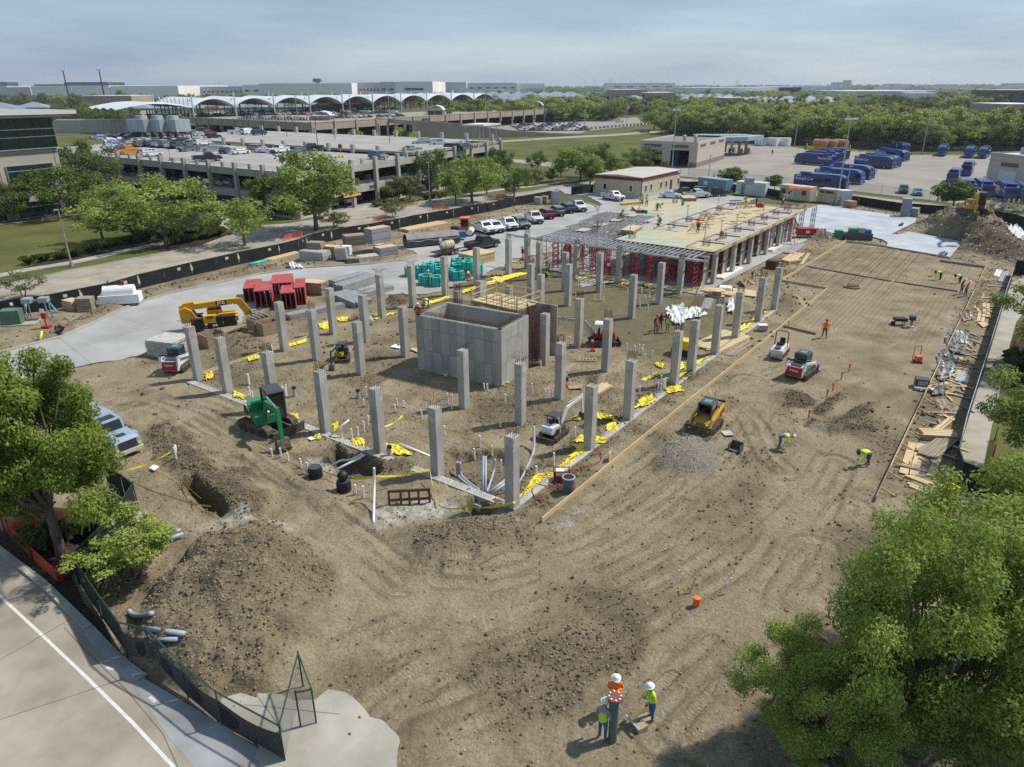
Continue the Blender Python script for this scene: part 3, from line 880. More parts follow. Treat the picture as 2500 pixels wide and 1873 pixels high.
def leaves_mesh(name,clumps,per,size,m,seed,flat=0.35,aspect=0.55,hang=0.0):
 """clumps: (centre, radius) list; leaf quads scattered through each clump."""
 g=np.random.default_rng(seed)
 C=np.array([c for c,r_ in clumps])
 Rd=np.array([r_ for c,r_ in clumps])
 wgt=Rd**2/(Rd**2).sum()
 cnt=np.maximum(4,(wgt*per).astype(int))
 ids=np.repeat(np.arange(len(C)),cnt)
 n=len(ids)
 d=g.normal(size=(n,3))
 d/=np.linalg.norm(d,axis=1)[:,None]
 rad=g.random(n)**0.45
 pos=C[ids]+d*(rad*Rd[ids])[:,None]*np.array([1,1,0.72])
 nrm=d*0.9+g.normal(size=(n,3))*0.55+np.array([0,0,0.45])
 nrm/=np.linalg.norm(nrm,axis=1)[:,None]
 a=np.cross(nrm,g.normal(size=(n,3)))
 a/=np.linalg.norm(a,axis=1)[:,None]
 if hang:
  a=a*(1-hang)+np.array([0,0,-1])*hang
  a/=np.linalg.norm(a,axis=1)[:,None]
 b=np.cross(nrm,a)
 s=size*(0.6+0.8*g.random(n))[:,None]
 a,b=a*s,b*s*aspect
 V=np.stack([pos-a,pos-b*0.9+a*0.1,pos+a,pos+b*0.9+a*0.1],1).reshape(-1,3)
 me=bpy.data.meshes.new(name)
 me.vertices.add(4*n)
 me.vertices.foreach_set('co',V.astype(np.float32).ravel())
 me.loops.add(4*n)
 me.loops.foreach_set('vertex_index',np.arange(4*n,dtype=np.int32))
 me.polygons.add(n)
 me.polygons.foreach_set('loop_start',np.arange(0,4*n,4,dtype=np.int32))
 me.polygons.foreach_set('loop_total',np.full(n,4,np.int32))
 me.update(calc_edges=True)
 ct=g.random(len(C))
 t=0.45*ct[ids]+0.35*g.random(n)+0.1
 at=me.attributes.new('tint','FLOAT','FACE')
 at.data.foreach_set('value',t.astype(np.float32))
 me.materials.append(m)
 return me
def crown_clumps(h0,h1,rad,n,seed,shape='round',cr=0.26):
 g=random.Random(seed)
 out=[]
 hh=(h1-h0)/2
 tries=0
 while len(out)<n and tries<n*40:
  tries+=1
  u,v,w=g.uniform(-1,1),g.uniform(-1,1),g.uniform(-1,1)
  d=(u*u+v*v+w*w)**0.5
  if d>1 or d<0.42:
   continue
  zz=h0+hh*(1+w)
  k=1.0
  if shape=='vase':
   k=0.72+0.38*(w+1)/2
  elif shape=='cone':
   k=1.15-0.55*(w+1)/2
  lump=1+0.22*math.sin(3*math.atan2(v,u)+seed)+0.12*math.sin(5*math.atan2(v,u)+2*seed)
  out.append(((u*rad*k*lump,v*rad*k*lump,zz+0.12*hh*math.sin(4*u+seed)),rad*cr*g.uniform(0.7,1.35)))
 return out
def trunk_mesh(name,h,r,clumps,seed,limbs=9,fork=0.35,multi=1):
 g=random.Random(seed+5)
 b=MB()
 tops=sorted(clumps,key=lambda c:g.random())
 for q in range(multi):
  ox,oy=(0,0)if multi==1 else(0.25*math.cos(q*2.1),0.25*math.sin(q*2.1))
  f=Vector((ox*2+g.uniform(-.1,.1),oy*2+g.uniform(-.1,.1),h*fork))
  b.tube([(ox,oy,-0.25),(ox,oy,0.15),(ox+f.x*0.4,oy+f.y*.4,h*fork*0.55),f],[r*1.45,r*1.1,r*0.92,r*0.8],8)
  for c,_r in tops[q::multi][:limbs]:
   e=Vector(c)
   mid=f.lerp(e,0.5)+Vector((g.uniform(-.3,.3),g.uniform(-.3,.3),-0.06*h))
   b.tube([f-Vector((0,0,r)),f.lerp(mid,0.5),mid,f.lerp(e,.8),e],[r*0.6,r*0.46,r*0.32,r*0.2,r*0.08],5)
 return b.mesh(name,bark,True)
def tree_kit(h,rad,base,trunk_r,seed,m,n_cl=46,per=6800,leaf=0.20,shape='round',limbs=9,fork=0.33,multi=1,cr=0.30,hang=0.0):
 cl=crown_clumps(h*base,h,rad,n_cl,seed,shape,cr)
 return trunk_mesh('trunk_mesh',h,trunk_r,cl,seed,limbs,fork,multi),leaves_mesh('crown_mesh',cl,per,leaf,m,seed,hang=hang)
KITS={'mid':[tree_kit(9,4.2,0.27,0.2,3,LEAF_MID),tree_kit(9,3.9,0.25,0.2,14,LEAF_MID,shape='vase')],'lime':[tree_kit(8,3.9,0.25,0.18,5,LEAF_LIME),tree_kit(8,3.6,0.28,0.18,8,LEAF_LIME,n_cl=34,per=3000)],'dark':[tree_kit(9,4.6,0.22,0.22,6,LEAF_DARK),tree_kit(9,4.2,0.22,0.22,16,LEAF_DARK)],'olive':[tree_kit(5,2.8,0.30,0.09,7,LEAF_OLIVE,n_cl=36,per=2400,leaf=0.18,multi=3,limbs=5)],'grey':[tree_kit(5,2.6,0.25,0.09,9,LEAF_GREY,n_cl=30,per=1500,leaf=0.16,multi=2,limbs=5)],'round':[tree_kit(6,2.5,0.32,0.13,12,LEAF_DARK,n_cl=50,per=4200,leaf=0.2,limbs=6)],}
KH=dict(mid=9,lime=8,dark=9,olive=5,grey=5,round=6)
KR=dict(mid=4.2,lime=3.9,dark=4.6,olive=2.8,grey=2.6,round=2.5)
def hA(p,k,ytop):
 w=ZW[k]
 py=w[1]+ytop/w[2]
 dv=(936.5-py)/FPX
 d=_fw+_up*dv
 t=p.y/d.y
 return CAM_H+d.z*t
def px_width(p,k,wpx):
 dist=(p-Vector((0,0,CAM_H))).dot(_fw)
 return wpx/ZW[k][2]*dist/FPX
_tree_n=0
def tree(kind,k,x,y,ytop,wpx,label,name='tree',group=None,cat='tree',var=None,z=0.0):
 global _tree_n
 _tree_n+=1
 p=G(k,x,y,z)
 h=max(1.5,hA(p,k,ytop)-z)
 wid=px_width(p,k,wpx)
 ks=KITS[kind]
 tm,cm=ks[(_tree_n if var is None else var)%len(ks)]
 t=tH(name,label,cat,p,random.uniform(0,6.28),group)
 t.scale=(wid/(1.95*KR[kind]),)*2+(h/(KH[kind]*1.03),)
 pL('trunk',tm,t)
 pL('crown',cm,t)
 return t
tree('lime','a',800,1400,1040,440,'low spreading lime-green tree on the lawn right of the tall lamp post')
tree('mid','a',1040,1385,1000,420,'tree half hidden between two others at the edge of the lawn planting bed')
tree('lime','a',1285,1418,850,640,'broad bright tree rising from the planting bed by the driveway')
tree('lime','a',1890,1420,1030,470,'bright green tree on the kerb at the mouth of the garage driveway',var=1)
tree('mid','b',545,1300,690,680,'tallest leafy street tree in front of the garage corner')
tree('mid','b',150,1180,860,260,'narrow tree close behind the tallest street tree',var=1)
tree('dark','a',120,1240,860,300,'dark tree standing against the left end of the glass office')
tree('dark','a',490,1190,760,560,'wide dark tree at the corner of the office block')
tree('dark','a',690,1120,550,430,'big dark green tree between the office and the garage')
tree('olive','a',850,1080,770,330,'brownish new-leaf tree between the dark tree and the garage wall')
tree('lime','a',900,1200,900,400,'pale green tree behind the broad bright tree of the planting bed')
tree('olive','b',690,1280,1160,200,'small multi-stem tree behind the black fence near the garage entrance')
tree('olive','b',1140,1205,1060,210,'small bushy multi-stem tree by the black fence')
tree('olive','b',1165,1075,890,200,'left one of the two round olive trees under the garage number')
tree('olive','b',1260,1070,885,230,'right one of the two round olive trees under the garage number')
tree('dark','b',1430,1010,655,320,'dark tree against the right part of the garage front')
tree('lime','b',1620,1110,840,260,'small bright tree on the kerb verge before the garage stairs')
tree('mid','b',1745,1090,710,420,'large grey-green tree on the verge before the garage stairs',var=0)
tree('mid','b',1860,1030,740,200,'slim tree behind the large grey-green verge tree')
tree('dark','b',2070,1045,800,250,'dense dark round tree at the bend of the black fence')
tree('dark','b',1960,900,640,200,'tall dark tree hugging the garage stair tower')
tree('dark','c',352,842,685,130,'small neat tree alone on the lawn beside the service road')
tree('mid','c',685,930,640,360,'wide grey-green tree left in the clump behind the site trailer',var=0)
tree('dark','c',800,900,620,250,'dark upright tree in the middle of the clump behind the site trailer')
tree('mid','c',760,955,740,220,'tree leaning out of the clump above the portable toilets')
tree('mid','c',950,890,730,220,'right-hand tree of the clump behind the site trailer')
tree('dark','c',1140,850,645,270,'round tree right of the clump by the bus yard gate')
tree('olive','c',340,955,835,130,'leafy young tree in the hedge by the lawn path')
tree('olive','c',460,935,835,100,'second young tree of the hedge, nearer the path sign')
tree('grey','c',540,890,760,120,'thin bare-branched tree beside the lamp post of the lawn')
tree('round','c',1850,985,822,195,'clipped round tree behind the white storage container')
tree('round','d',285,1000,882,125,'small clipped tree between the containers')
tree('round','d',1655,1150,930,260,'round tree on the verge beside the two parked cars')
tree('grey','d',2000,1180,1090,170,'left one of the two feathery trees behind the big dirt pile')
tree('grey','d',2140,1205,1105,180,'right one of the two feathery trees behind the big dirt pile')
tree('mid','c',1255,530,330,200,'large tree left of the row along the grass bank')
for i_,(x_,y_,yt,w_)in enumerate(((1360,530,420,80),(1485,540,365,150),(1540,520,390,110),(1572,530,380,120),(1620,520,380,120),(1660,530,360,130),(1700,515,385,110),(1745,528,365,130),(1790,510,350,140),(1830,505,370,120))):
 tree('dark','c',x_,y_,yt,w_,'dark tree %s in the row along the grass bank before the woods'%('first from the left','second from the left','third from the left','fourth from the left','fifth from the left','sixth from the left','fifth from the right','fourth from the right','third from the right','at the right end')[i_ if i_<10 else 9],group='trees along the grass bank')
tree('grey','e',180,555,330,270,'feathery bare tree at the left edge behind the black fence',var=0)
# CARS (built once per kind, then copied)
tail_m=mt('tail_lamp',(0.35,0.01,0.01),0.3)
head_m=mt('head_lamp',(0.75,0.75,0.75),0.15)
chrome=mt('bright_trim',(0.55,0.55,0.56),0.25,0.8)
rim_m=mt('alloy_rim',(0.35,0.35,0.36),0.35,0.7)
PAINTS=dict(white=(0.72,0.73,0.74),silver=(0.42,0.44,0.46),grey=(0.13,0.14,0.155),black=(0.015,0.016,0.02),blue=(0.07,0.12,0.22),navy=(0.025,0.04,0.09),red=(0.25,0.02,0.025),maroon=(0.13,0.012,0.02),orange=(0.75,0.30,0.02),tan=(0.33,0.29,0.23),teal=(0.20,0.27,0.29),steel=(0.17,0.25,0.36))
PAINT={k:mt('car_paint_'+k,v,0.3,0.15,var=0.03,coat=0.6)for k,v in PAINTS.items()}
def _wheel_meshes(r,w):
 t=MB().wheel((0,0,0),r,w,16).mesh('tyre_mesh',rB)
 m=MB().wheel((0,0,0),r*0.62,w+0.03,12).mesh('rim_mesh',rim_m)
 return t,m
def car_kit(kind):
 """side profiles (x forward, z up) -> dict of part meshes; length, width, wheel places."""
 P={}
 if kind=='pickup':
  L,W,wr,wx=5.9,2.0,0.41,(-1.75,1.95)
  body=[(-2.95,.55),(-2.95,1.22),(-.62,1.22),(-.62,1.25),(1.15,1.25),(2.55,1.18),(2.9,1.02),(2.95,.55),(2.5,.42),(-2.7,.45)]
  cab=[(-.62,1.24),(-.50,1.90),(-.3,1.96),(.75,1.94),(1.55,1.24)]
  win=[[(-.52,1.33),(-.42,1.78),(.18,1.83),(.18,1.33)],[(.26,1.33),(.26,1.83),(.72,1.82),(1.25,1.33)]]
 elif kind=='suv':
  L,W,wr,wx=4.9,1.95,0.38,(-1.45,1.5)
  body=[(-2.4,.5),(-2.45,1.1),(-2.35,1.2),(1.15,1.15),(2.2,1.05),(2.43,.85),(2.45,.45),(2.2,.35),(-2.2,.38)]
  cab=[(-2.35,1.18),(-2.12,1.68),(-1.85,1.76),(.45,1.76),(1.25,1.14)]
  win=[[(-2.15,1.25),(-1.98,1.6),(-1.2,1.64),(-1.2,1.25)],[(-1.1,1.25),(-1.1,1.64),(-.25,1.64),(-.25,1.25)],[(-.17,1.25),(-.17,1.64),(.42,1.63),(.95,1.24)]]
 elif kind=='van':
  L,W,wr,wx=5.1,1.95,0.36,(-1.5,1.6)
  body=[(-2.5,.5),(-2.52,1.2),(1.5,1.2),(2.3,1.1),(2.5,.85),(2.52,.42),(2.2,.33),(-2.3,.36)]
  cab=[(-2.5,1.18),(-2.4,1.85),(-2.1,1.93),(.7,1.9),(1.65,1.18)]
  win=[[(-.3,1.28),(-.3,1.75),(.65,1.75),(1.3,1.27)]]
 else:
  L,W,wr,wx=4.7,1.82,0.33,(-1.35,1.45)
  body=[(-2.25,.45),(-2.35,.95),(-1.7,1.02),(.9,1.0),(2.0,.85),(2.3,.68),(2.33,.4),(2.1,.3),(-2.1,.33)]
  cab=[(-1.75,1.0),(-1.05,1.40),(-.6,1.46),(.15,1.44),(.98,.99)]
  win=[[(-1.35,1.06),(-.95,1.34),(-.4,1.38),(-.4,1.05)],[(-.32,1.05),(-.32,1.38),(.12,1.36),(.65,1.04)]]
 h0=cab[0][1]
 h1=max(p[1]for p in cab)
 ins=lambda x,z:0.0 if z<h0+0.02 else 0.17*(z-h0)/(h1-h0)+0.03
 b=MB()
 b.extr(body,-W/2,W/2,0,lambda x,z:(0.05 if z>0.9 else 0.0)+(0.10 if abs(x)>L/2-0.2 else 0.0))
 b.extr(cab,-W/2,W/2,0,ins)
 if kind=='pickup':
  b.box((-1.8,0,1.226),(2.1,1.62,0.012),1)
  b.box((-1.8,W/2-0.12,1.26),(2.2,0.12,0.08),0)
  b.box((-1.8,-W/2+0.12,1.26),(2.2,0.12,0.08),0)
  b.box((-2.88,0,1.26),(0.1,1.7,0.08),0)
 b.box((L/2-0.02,0,0.52),(0.16,W*0.94,0.2),1 if kind!='sedan' else 0)
 b.box((-L/2+0.04,0,0.52),(0.16,W*0.94,0.18),1 if kind!='sedan' else 0)
 b.box((L/2-0.05,0,0.80),(0.12,W*0.5,0.22),1)
 b.box((0,0,.36),(L*0.8,W*.8,.1),1)
 P['body']=b.mesh('car_body_mesh',[PAINT['white'],black])
 g_=MB()
 for w_ in win:
  for s in(-1,1):
   vs=[]
   for x,z in w_:
    vs.append((x,s*(W/2-ins(x,z)+0.012),z))
   g_.add(vs,[tuple(range(len(vs)))]if s<0 else[tuple(range(len(vs)))[::-1]])
 P['side_window']=g_.mesh('car_window_mesh',glass)
 (x0,z0),(x1,z1)=cab[-1],cab[-2]
 n_=Vector((z0-z1,0,x1-x0)).normalized()*-0.012
 if n_.x<0:
  n_=-n_
 wi=lambda z:W/2-ins(0,z)-0.1
 ws=MB()
 f0,f1=0.10,0.90
 q0,q1=(x0+(x1-x0)*f0,z0+(z1-z0)*f0),(x0+(x1-x0)*f1,z0+(z1-z0)*f1)
 ws.add([(q0[0]+n_.x,-wi(q0[1]),q0[1]+n_.z),(q0[0]+n_.x,wi(q0[1]),q0[1]+n_.z),(q1[0]+n_.x,wi(q1[1]),q1[1]+n_.z),(q1[0]+n_.x,-wi(q1[1]),q1[1]+n_.z)],[(0,1,2,3)])
 P['windscreen']=ws.mesh('windscreen_mesh',glass)
 (x0,z0),(x1,z1)=cab[0],cab[1]
 rw=MB()
 q0,q1=(x0+(x1-x0)*.2-.014,z0+(z1-z0)*.2),(x0+(x1-x0)*.9-.014,z0+(z1-z0)*.9)
 rw.add([(q0[0],wi(q0[1]),q0[1]),(q0[0],-wi(q0[1]),q0[1]),(q1[0],-wi(q1[1]),q1[1]),(q1[0],wi(q1[1]),q1[1])],[(0,1,2,3)])
 P['rear_window']=rw.mesh('rear_window_mesh',glass)
 ty,rm=_wheel_meshes(wr,0.24)
 zl=0.88 if kind!='sedan' else 0.66
 hl=MB().box((0,0,0),(0.14,0.34,0.17)).mesh('headlight_mesh',head_m)
 tl=MB().box((0,0,0),(0.1,0.18,0.3 if kind!='sedan' else 0.16)).mesh('taillight_mesh',tail_m)
 P['_']=(L,W,wr,wx,ty,rm,hl,tl,zl)
 s_=MB()
 s_.v,s_.f,s_.m=list(b.v),list(b.f),list(b.m)
 for q in(g_,ws,rw):
  s_.add(q.v,q.f,1)
 for x in wx:
  for s in(-1,1):
   s_.wheel((x,s*(W/2-.12),wr),wr,.24,10,1)
 P['all']=s_.mesh('small_car_mesh',[PAINT['white'],black])
 return P
CARS={k:car_kit(k)for k in('pickup','suv','van','sedan')}
_simple_cache={}
def car(kind,colour,loc,rz,label,group=None,small=False,name=None,hood=None):
 P=CARS[kind]
 nm=name or{'pickup':'pickup_truck','suv':'parked_suv','van':'parked_van','sedan':'parked_car'}[kind]
 pm=PAINT[colour]
 if small:
  key=(kind,colour)
  if key not in _simple_cache:
   me=P['all'].copy()
   me.materials[0]=pm
   _simple_cache[key]=me
  o=pL(nm,_simple_cache[key],None,loc,rz)
  return tag(o,label,kind if kind in('van',)else{'pickup':'pickup truck','suv':'suv','sedan':'car'}[kind],group)
 t=tH(nm,label,{'pickup':'pickup truck','suv':'suv','sedan':'car','van':'van'}[kind],loc,rz,group)
 b=pL('body',P['body'],t)
 b.material_slots[0].link='OBJECT'
 b.material_slots[0].material=pm
 pL('side_window',P['side_window'],b)
 pL('windscreen',P['windscreen'],t)
 pL('rear_window',P['rear_window'],t)
 L,W,wr,wx,ty,rm,hl,tl,zl=P['_']
 for x in wx:
  for s in(-1,1):
   w=pL('wheel',ty,t,(x,s*(W/2-.12),wr))
   pL('rim',rm,w)
 for s in(-1,1):
  pL('headlight',hl,t,(L/2-.10,s*(W/2-.28),zl+.05))
  pL('taillight',tl,t,(-L/2+.03,s*(W/2-.14),zl+.12))
 return t
def car2(kind,colour,k,rx,ry,fx,fy,label,group=None,z=0.0,flip=False,small=False):
 """a car whose rear and front wheels meet the ground at two survey points."""
 a,b=G(k,rx,ry,z),G(k,fx,fy,z)
 d=(b-a).normalized()
 off=Vector((-d.y,d.x,0))*(0.85 if Vector((-d.y,d.x,0)).y>0 else-0.85)
 return car(kind,colour,(a+b)/2+off,math.atan2(d.y,d.x),label,group,small)
 # FRONT PARKING GARAGE
GN,GLf,GR,GBL=Vector((-40,137,0)),Vector((-125,196,0)),Vector((-3,205,0)),Vector((-90,263,0))
def gq(u,v,z=0.0):
 p=GN*(1-u)*(1-v)+GLf*u*(1-v)+GR*(1-u)*v+GBL*u*v
 return Vector((p.x,p.y,z))
ZD=8.3
garage=tH('parking_garage','beige three-level parking garage numbered 2415 with cars on its roof deck','parking garage',(0,0,0))
b=MB()
b.prism([gq(0,0),gq(0,1),gq(1,1),gq(1,0)][::-1],3.75,4.1)
b.build('floor_slab',gC,garage)
MIDV=0.47
b=MB()
b.prism([gq(0,0),gq(0,MIDV),gq(1,MIDV),gq(1,0)][::-1],ZD-0.45,ZD,0)
b.build('roof_deck',deck_conc,garage)
b=MB()
b.prism([gq(0,MIDV+.012),gq(0,1),gq(1,1),gq(1,MIDV+.012)][::-1],ZD+0.35,ZD+0.9,0)
b.build('roof_deck',deck_conc,garage)
b=MB()
b.prism([gq(0.02,0.97),gq(0.98,0.97),gq(0.98,0.99),gq(0.02,0.99)],0,ZD-.2)
b.build('rear_wall',gC,garage)
nL,nR=12,10
def facade(p0,p1,n,out):
 d=(p1-p0).normalized()
 rz=math.atan2(d.y,d.x)
 Ln=(p1-p0).length
 for z0,z1 in((2.75,4.12),(6.95,ZD+0.02)):
  MB().box((Ln/2,0,(z0+z1)/2),(Ln,0.35,z1-z0)).build('spandrel_beam',gC,garage,loc=p0+out*0.1,rz=rz)
 cm=MB().box((0,0,(ZD+1.15)/2),(0.75,0.75,ZD+1.15)).mesh('garage_column_mesh',gC)
 pm=MB().box((0,0,.5),(.6,.4,1.0)).mesh('garage_post_mesh',gC)
 rm=MB().box((Ln/n/2,0,0),(Ln/n-.8,0.03,0.05)).box((Ln/n/2,0,.25),(Ln/n-.8,0.03,0.05)).box((Ln/n/2,0,.5),(Ln/n-.8,0.03,0.05)).mesh('garage_rail_mesh',steel)
 for i in range(n+1):
  q=p0+d*(Ln*i/n)
  pL('column',cm,garage,q+out*0.35,rz)
  if i<n:
   pL('parapet_post',pm,garage,p0+d*(Ln*(i+.5)/n)+Vector((0,0,ZD))+out*.05,rz)
   pL('guard_rail',rm,garage,q+Vector((0,0,ZD+.35)),rz)
   pL('guard_rail',rm,garage,q+Vector((0,0,4.45)),rz)
def nrm2(p0,p1,ref):
 d=(p1-p0).normalized()
 o=Vector((d.y,-d.x,0))
 return o if o.dot((p0+p1)/2-ref)>0 else-o
gc=gq(.5,.5)
facade(GN,GLf,nL,nrm2(GN,GLf,gc))
facade(GN,GR,nR,nrm2(GN,GR,gc))
ic=MB().box((0,0,4),(.6,.6,8)).mesh('inner_column_mesh',gC)
for u in range(1,11):
 for v in(0.22,0.47,0.72):
  pL('inner_column',ic,garage,gq(u/11.5,v),R(145))
mp=MB().box((0,0,.75),(.9,.7,1.9)).mesh('mid_pillar_mesh',gC)
for i in range(13):
 pL('deck_pillar',mp,garage,gq(i/12.5+.02,MIDV+.006,ZD+.3),R(145))
for i in range(12):
 pL('deck_pillar',mp,garage,gq(i/12+.02,.99,ZD+.9),R(145))
for v0,v1,z in((0.03,0.11,ZD),(0.25,0.34,ZD),(0.36,0.45,ZD),(0.53,0.61,ZD+.9),(0.86,.94,ZD+.9)):
 b=MB()
 for i in range(36):
  u=0.03+i*.027
  p,q=gq(u,v0,z+.012),gq(u,v1,z+.012)
  d=(q-p).normalized()
  s=Vector((-d.y,d.x,0))*.07
  b.add([p-s,p+s,q+s,q-s],[(0,1,2,3)])
 b.build('stall_marking',line_w,garage)
num_m=mt('dark_lettering',(0.03,0.03,0.03),0.6)
tm=text_mesh('number_mesh','2415',1.05,num_m,0.03,0.012)
dN=(GR-GN).normalized()
oN=nrm2(GN,GR,gc)
o=pL('address_number',tm,garage,GN+dN*21.8+oN*0.34+Vector((0,0,3.42)))
o.rotation_euler=(PI/2,0,math.atan2(dN.y,dN.x))
bm_=MB().box((0,0,0),(5.2,.2,.35)).build('clearance_bar',mt('yellow_bar',(0.75,0.45,0.02),.6),garage,loc=GN+dN*14.5+oN*.9+Vector((0,0,2.55)))
bm_.rotation_euler=(0,0,math.atan2(dN.y,dN.x))
b=MB()
st=gq(0.01,.985)
stz=math.atan2(dN.y,dN.x)
b.box((0,0,13.6),(8.5,6.5,.3),0)
b.box((0,0,13.4),(8.7,6.7,.12),0)
ob=b.build('stair_canopy',mt('canopy_white',(.62,.63,.63),.5),garage,loc=st+Vector((-3.4,-2.5,0)),rz=stz)
for sx in(-3.4,0,3.4):
 for sy in(-2.6,2.6):
  MB().cyl((sx,sy,ZD),(sx,sy,13.4),.11).build('canopy_post',steel,garage,loc=st+Vector((-3.4,-2.5,0)),rz=stz)
b=MB()
for i in range(10):
 b.box((-2+i*.4,2.2,ZD-4.2+i*.42),(.42,1.6,.1))
b.build('stair_flight',dS,garage,loc=st+Vector((-1,-1,0)),rz=stz)
MB().box((0,0,5),(.9,.9,10)).build('tower_column',gC,garage,loc=st+Vector((1.2,0.8,0)),rz=stz)
lp=MB().cyl((0,0,0),(0,0,7.5),.09,.07,6).box((0,0,7.55),(1.5,.3,.12)).mesh('deck_lamp_mesh',dS)
for i,(k,x,y)in enumerate((('a',905,565),('a',1045,600),('a',1335,600),('a',1655,590),('a',1885,575),('a',2030,600),('b',320,600),('b',560,700),('b',690,620),('b',1112,650),('b',2212-640,450))):
 p=G(k,x,y,ZD+.3)
 o=pL('lamp_post',lp,None,p,R(145))
 tag(o,'slim dark lamp post on the garage roof, %s from the left'%('first','second','third','fourth','fifth','sixth','seventh','eighth','ninth','tenth','eleventh')[i],'lamp post','lamp posts on the garage roof')
GC='cars parked on the front garage roof'
car2('suv','white','a',1128,738,1243,730,'white suv facing right at the left end of the garage roof edge',GC,ZD)
car2('pickup','orange','a',948,722,1060,716,'orange-yellow pickup on the garage roof behind the white suv',GC,ZD)
car2('pickup','black','a',1520,778,1697,768,'black pickup standing alone in the aisle of the garage roof',GC,ZD)
car2('sedan','white','a',1826,720,1920,712,'white sedan beside a dark blue one on the garage roof',GC,ZD)
car2('sedan','navy','a',1728,718,1815,700,'dark blue sedan tucked behind a white sedan on the garage roof',GC,ZD)
car2('pickup','silver','a',1590,696,1690,692,'silver pickup in the middle row of the garage roof',GC,ZD)
car2('pickup','grey','a',1535,688,1425,698,'dark grey pickup facing left in the middle row of the garage roof',GC,ZD)
car2('suv','black','a',1375,662,1275,682,'large black suv behind the grey pickup on the garage roof',GC,ZD)
car2('suv','tan','b',40,700,115,702,'dull brown van-like suv in the middle row of the garage roof',GC,ZD)
car2('sedan','white','b',110,708,195,706,'white hatchback left of a white pickup on the garage roof',GC,ZD)
car2('pickup','white','b',330,700,245,712,'white pickup facing left in the middle row of the garage roof',GC,ZD)
car2('pickup','black','b',590,690,480,700,'black pickup behind the tall street tree on the garage roof',GC,ZD)
car2('sedan','blue','b',400,718,480,712,'blue sedan half hidden by the tall street tree on the garage roof',GC,ZD)
car2('suv','blue','b',945,752,1050,762,'light blue suv by the front edge of the garage roof',GC,ZD)
car2('pickup','teal','b',1345,712,1240,722,'grey-green pickup near the right end of the garage roof',GC,ZD)
car2('suv','silver','b',1400,646,1335,648,'silver suv left of the large white suv on the garage roof',GC,ZD+.5)
car2('suv','white','b',1445,655,1550,655,'large white suv at the right end of the garage roof',GC,ZD+.5)
car2('suv','black','b',1560,690,1640,690,'black suv at the right-hand corner of the garage roof',GC,ZD)
car2('suv','grey','b',1670,688,1740,682,'grey suv beside the stair canopy on the garage roof',GC,ZD)
car2('sedan','white','b',1665,662,1750,655,'white car half hidden behind the grey suv by the stair canopy',GC,ZD)
car2('pickup','white','a',1800,562,1870,560,'white pickup left of the white van on the rear garage roof',GC,ZD+.9)
car2('van','white','a',1890,566,1970,560,'white delivery van on the rear garage roof',GC,ZD+.9)
car2('suv','navy','a',1970,572,2060,566,'dark suv right of the white van on the rear garage roof',GC,ZD+.9)
car2('suv','black','a',1625,602,1700,596,'black suv by the low wall of the rear garage roof',GC,ZD+.6)
rest=[('sedan','steel',760,598),('sedan','navy',850,592),('sedan','navy',945,590),('suv','grey',1028,590),('sedan','white',855,622),('sedan','white',940,618),('sedan','silver',1020,634),('suv','silver',1110,632),('pickup','grey',1195,640),('sedan','steel',870,648),('sedan','maroon',950,640),('sedan','silver',855,676),('sedan','navy',920,695),('sedan','tan',1005,655),('sedan','grey',1475,556),('suv','black',1545,548),('sedan','silver',1540,572),('sedan','maroon',1610,560),('pickup','black',1300,645),('suv','grey',1105,655),('sedan','grey',1270,655)]
for i,(kd,c,x,y)in enumerate(rest):
 car(kd,c,G('a',x,y+4,ZD+(.9 if y<612 else 0)),R(58+(180 if i%3==0 else 0)),'%s %s in the left corner of the garage roof, %s'%(c if c!='steel' else'grey-blue',{'sedan':'car','suv':'suv','pickup':'pickup'}[kd],('farthest left in the back line','second in the back line','third in the back line','fourth in the back line','left in the second line','middle of the second line','beside a silver suv','in front of the cooling units','under the left cooling pipe','behind the orange pickup','between two pale cars','nearest the corner tree','touching the orange pickup','right of the orange pickup','just right of the cooling units','behind the cooling units','nearest the low wall','by the low wall end','beside the large black suv','by a white roof','next to the small sign post')[i]),GC)
for i in range(14):
 c_,k_=('white','grey','silver','black','blue','white','red')[i%7],('sedan','suv','pickup')[i%3]
 car(k_,c_,gq(.70+.024*(i%7),.30+.12*(i//7),ZD),R(58),'%s %s in the packed middle rows at the left of the garage roof'%(c_,k_),GC)
kinds=['sedan','suv','sedan','pickup','suv']
cols=['white','black','silver','grey','red','white','navy','grey']
for i in range(22):
 car(kinds[i%5],cols[(i*3)%8],gq(.03+i*.031,.045,4.11),R(55),cols[(i*3)%8]+' %s in the shade of the upper garage floor behind the left front'%kinds[i%5],'cars in the shade inside the garage',small=True)
for i in range(20):
 car(kinds[(i+2)%5],cols[(i*5+1)%8],gq(.06,.05+i*.045,4.11),R(145),cols[(i*5+1)%8]+' %s in the shade of the upper garage floor behind the right front'%kinds[(i+2)%5],'cars in the shade inside the garage',small=True)
for i in range(16):
 car(kinds[(i+1)%5],cols[(i*3+2)%8],gq(.05,.12+i*.05,0.02),R(145),cols[(i*3+2)%8]+' %s on the shaded garage ground floor, right front'%kinds[(i+1)%5],'cars in the shade inside the garage',small=True)
for i in range(12):
 car(kinds[(i+3)%5],cols[(i*3+1)%8],gq(.05+i*.05,.05,0.02),R(55),cols[(i*3+1)%8]+' %s on the shaded garage ground floor, left front'%kinds[(i+3)%5],'cars in the shade inside the garage',small=True)
sH('garage_floor',[gq(-.01,-.01),gq(-.01,1.0),gq(1.0,1.0),gq(1.0,-.01)],0.015,deck_conc)
cool_m=mt('cooling_unit_panel',(0.36,0.41,0.44),0.5,0.3,var=0.12,scale=1,streak=(1,1,.2))
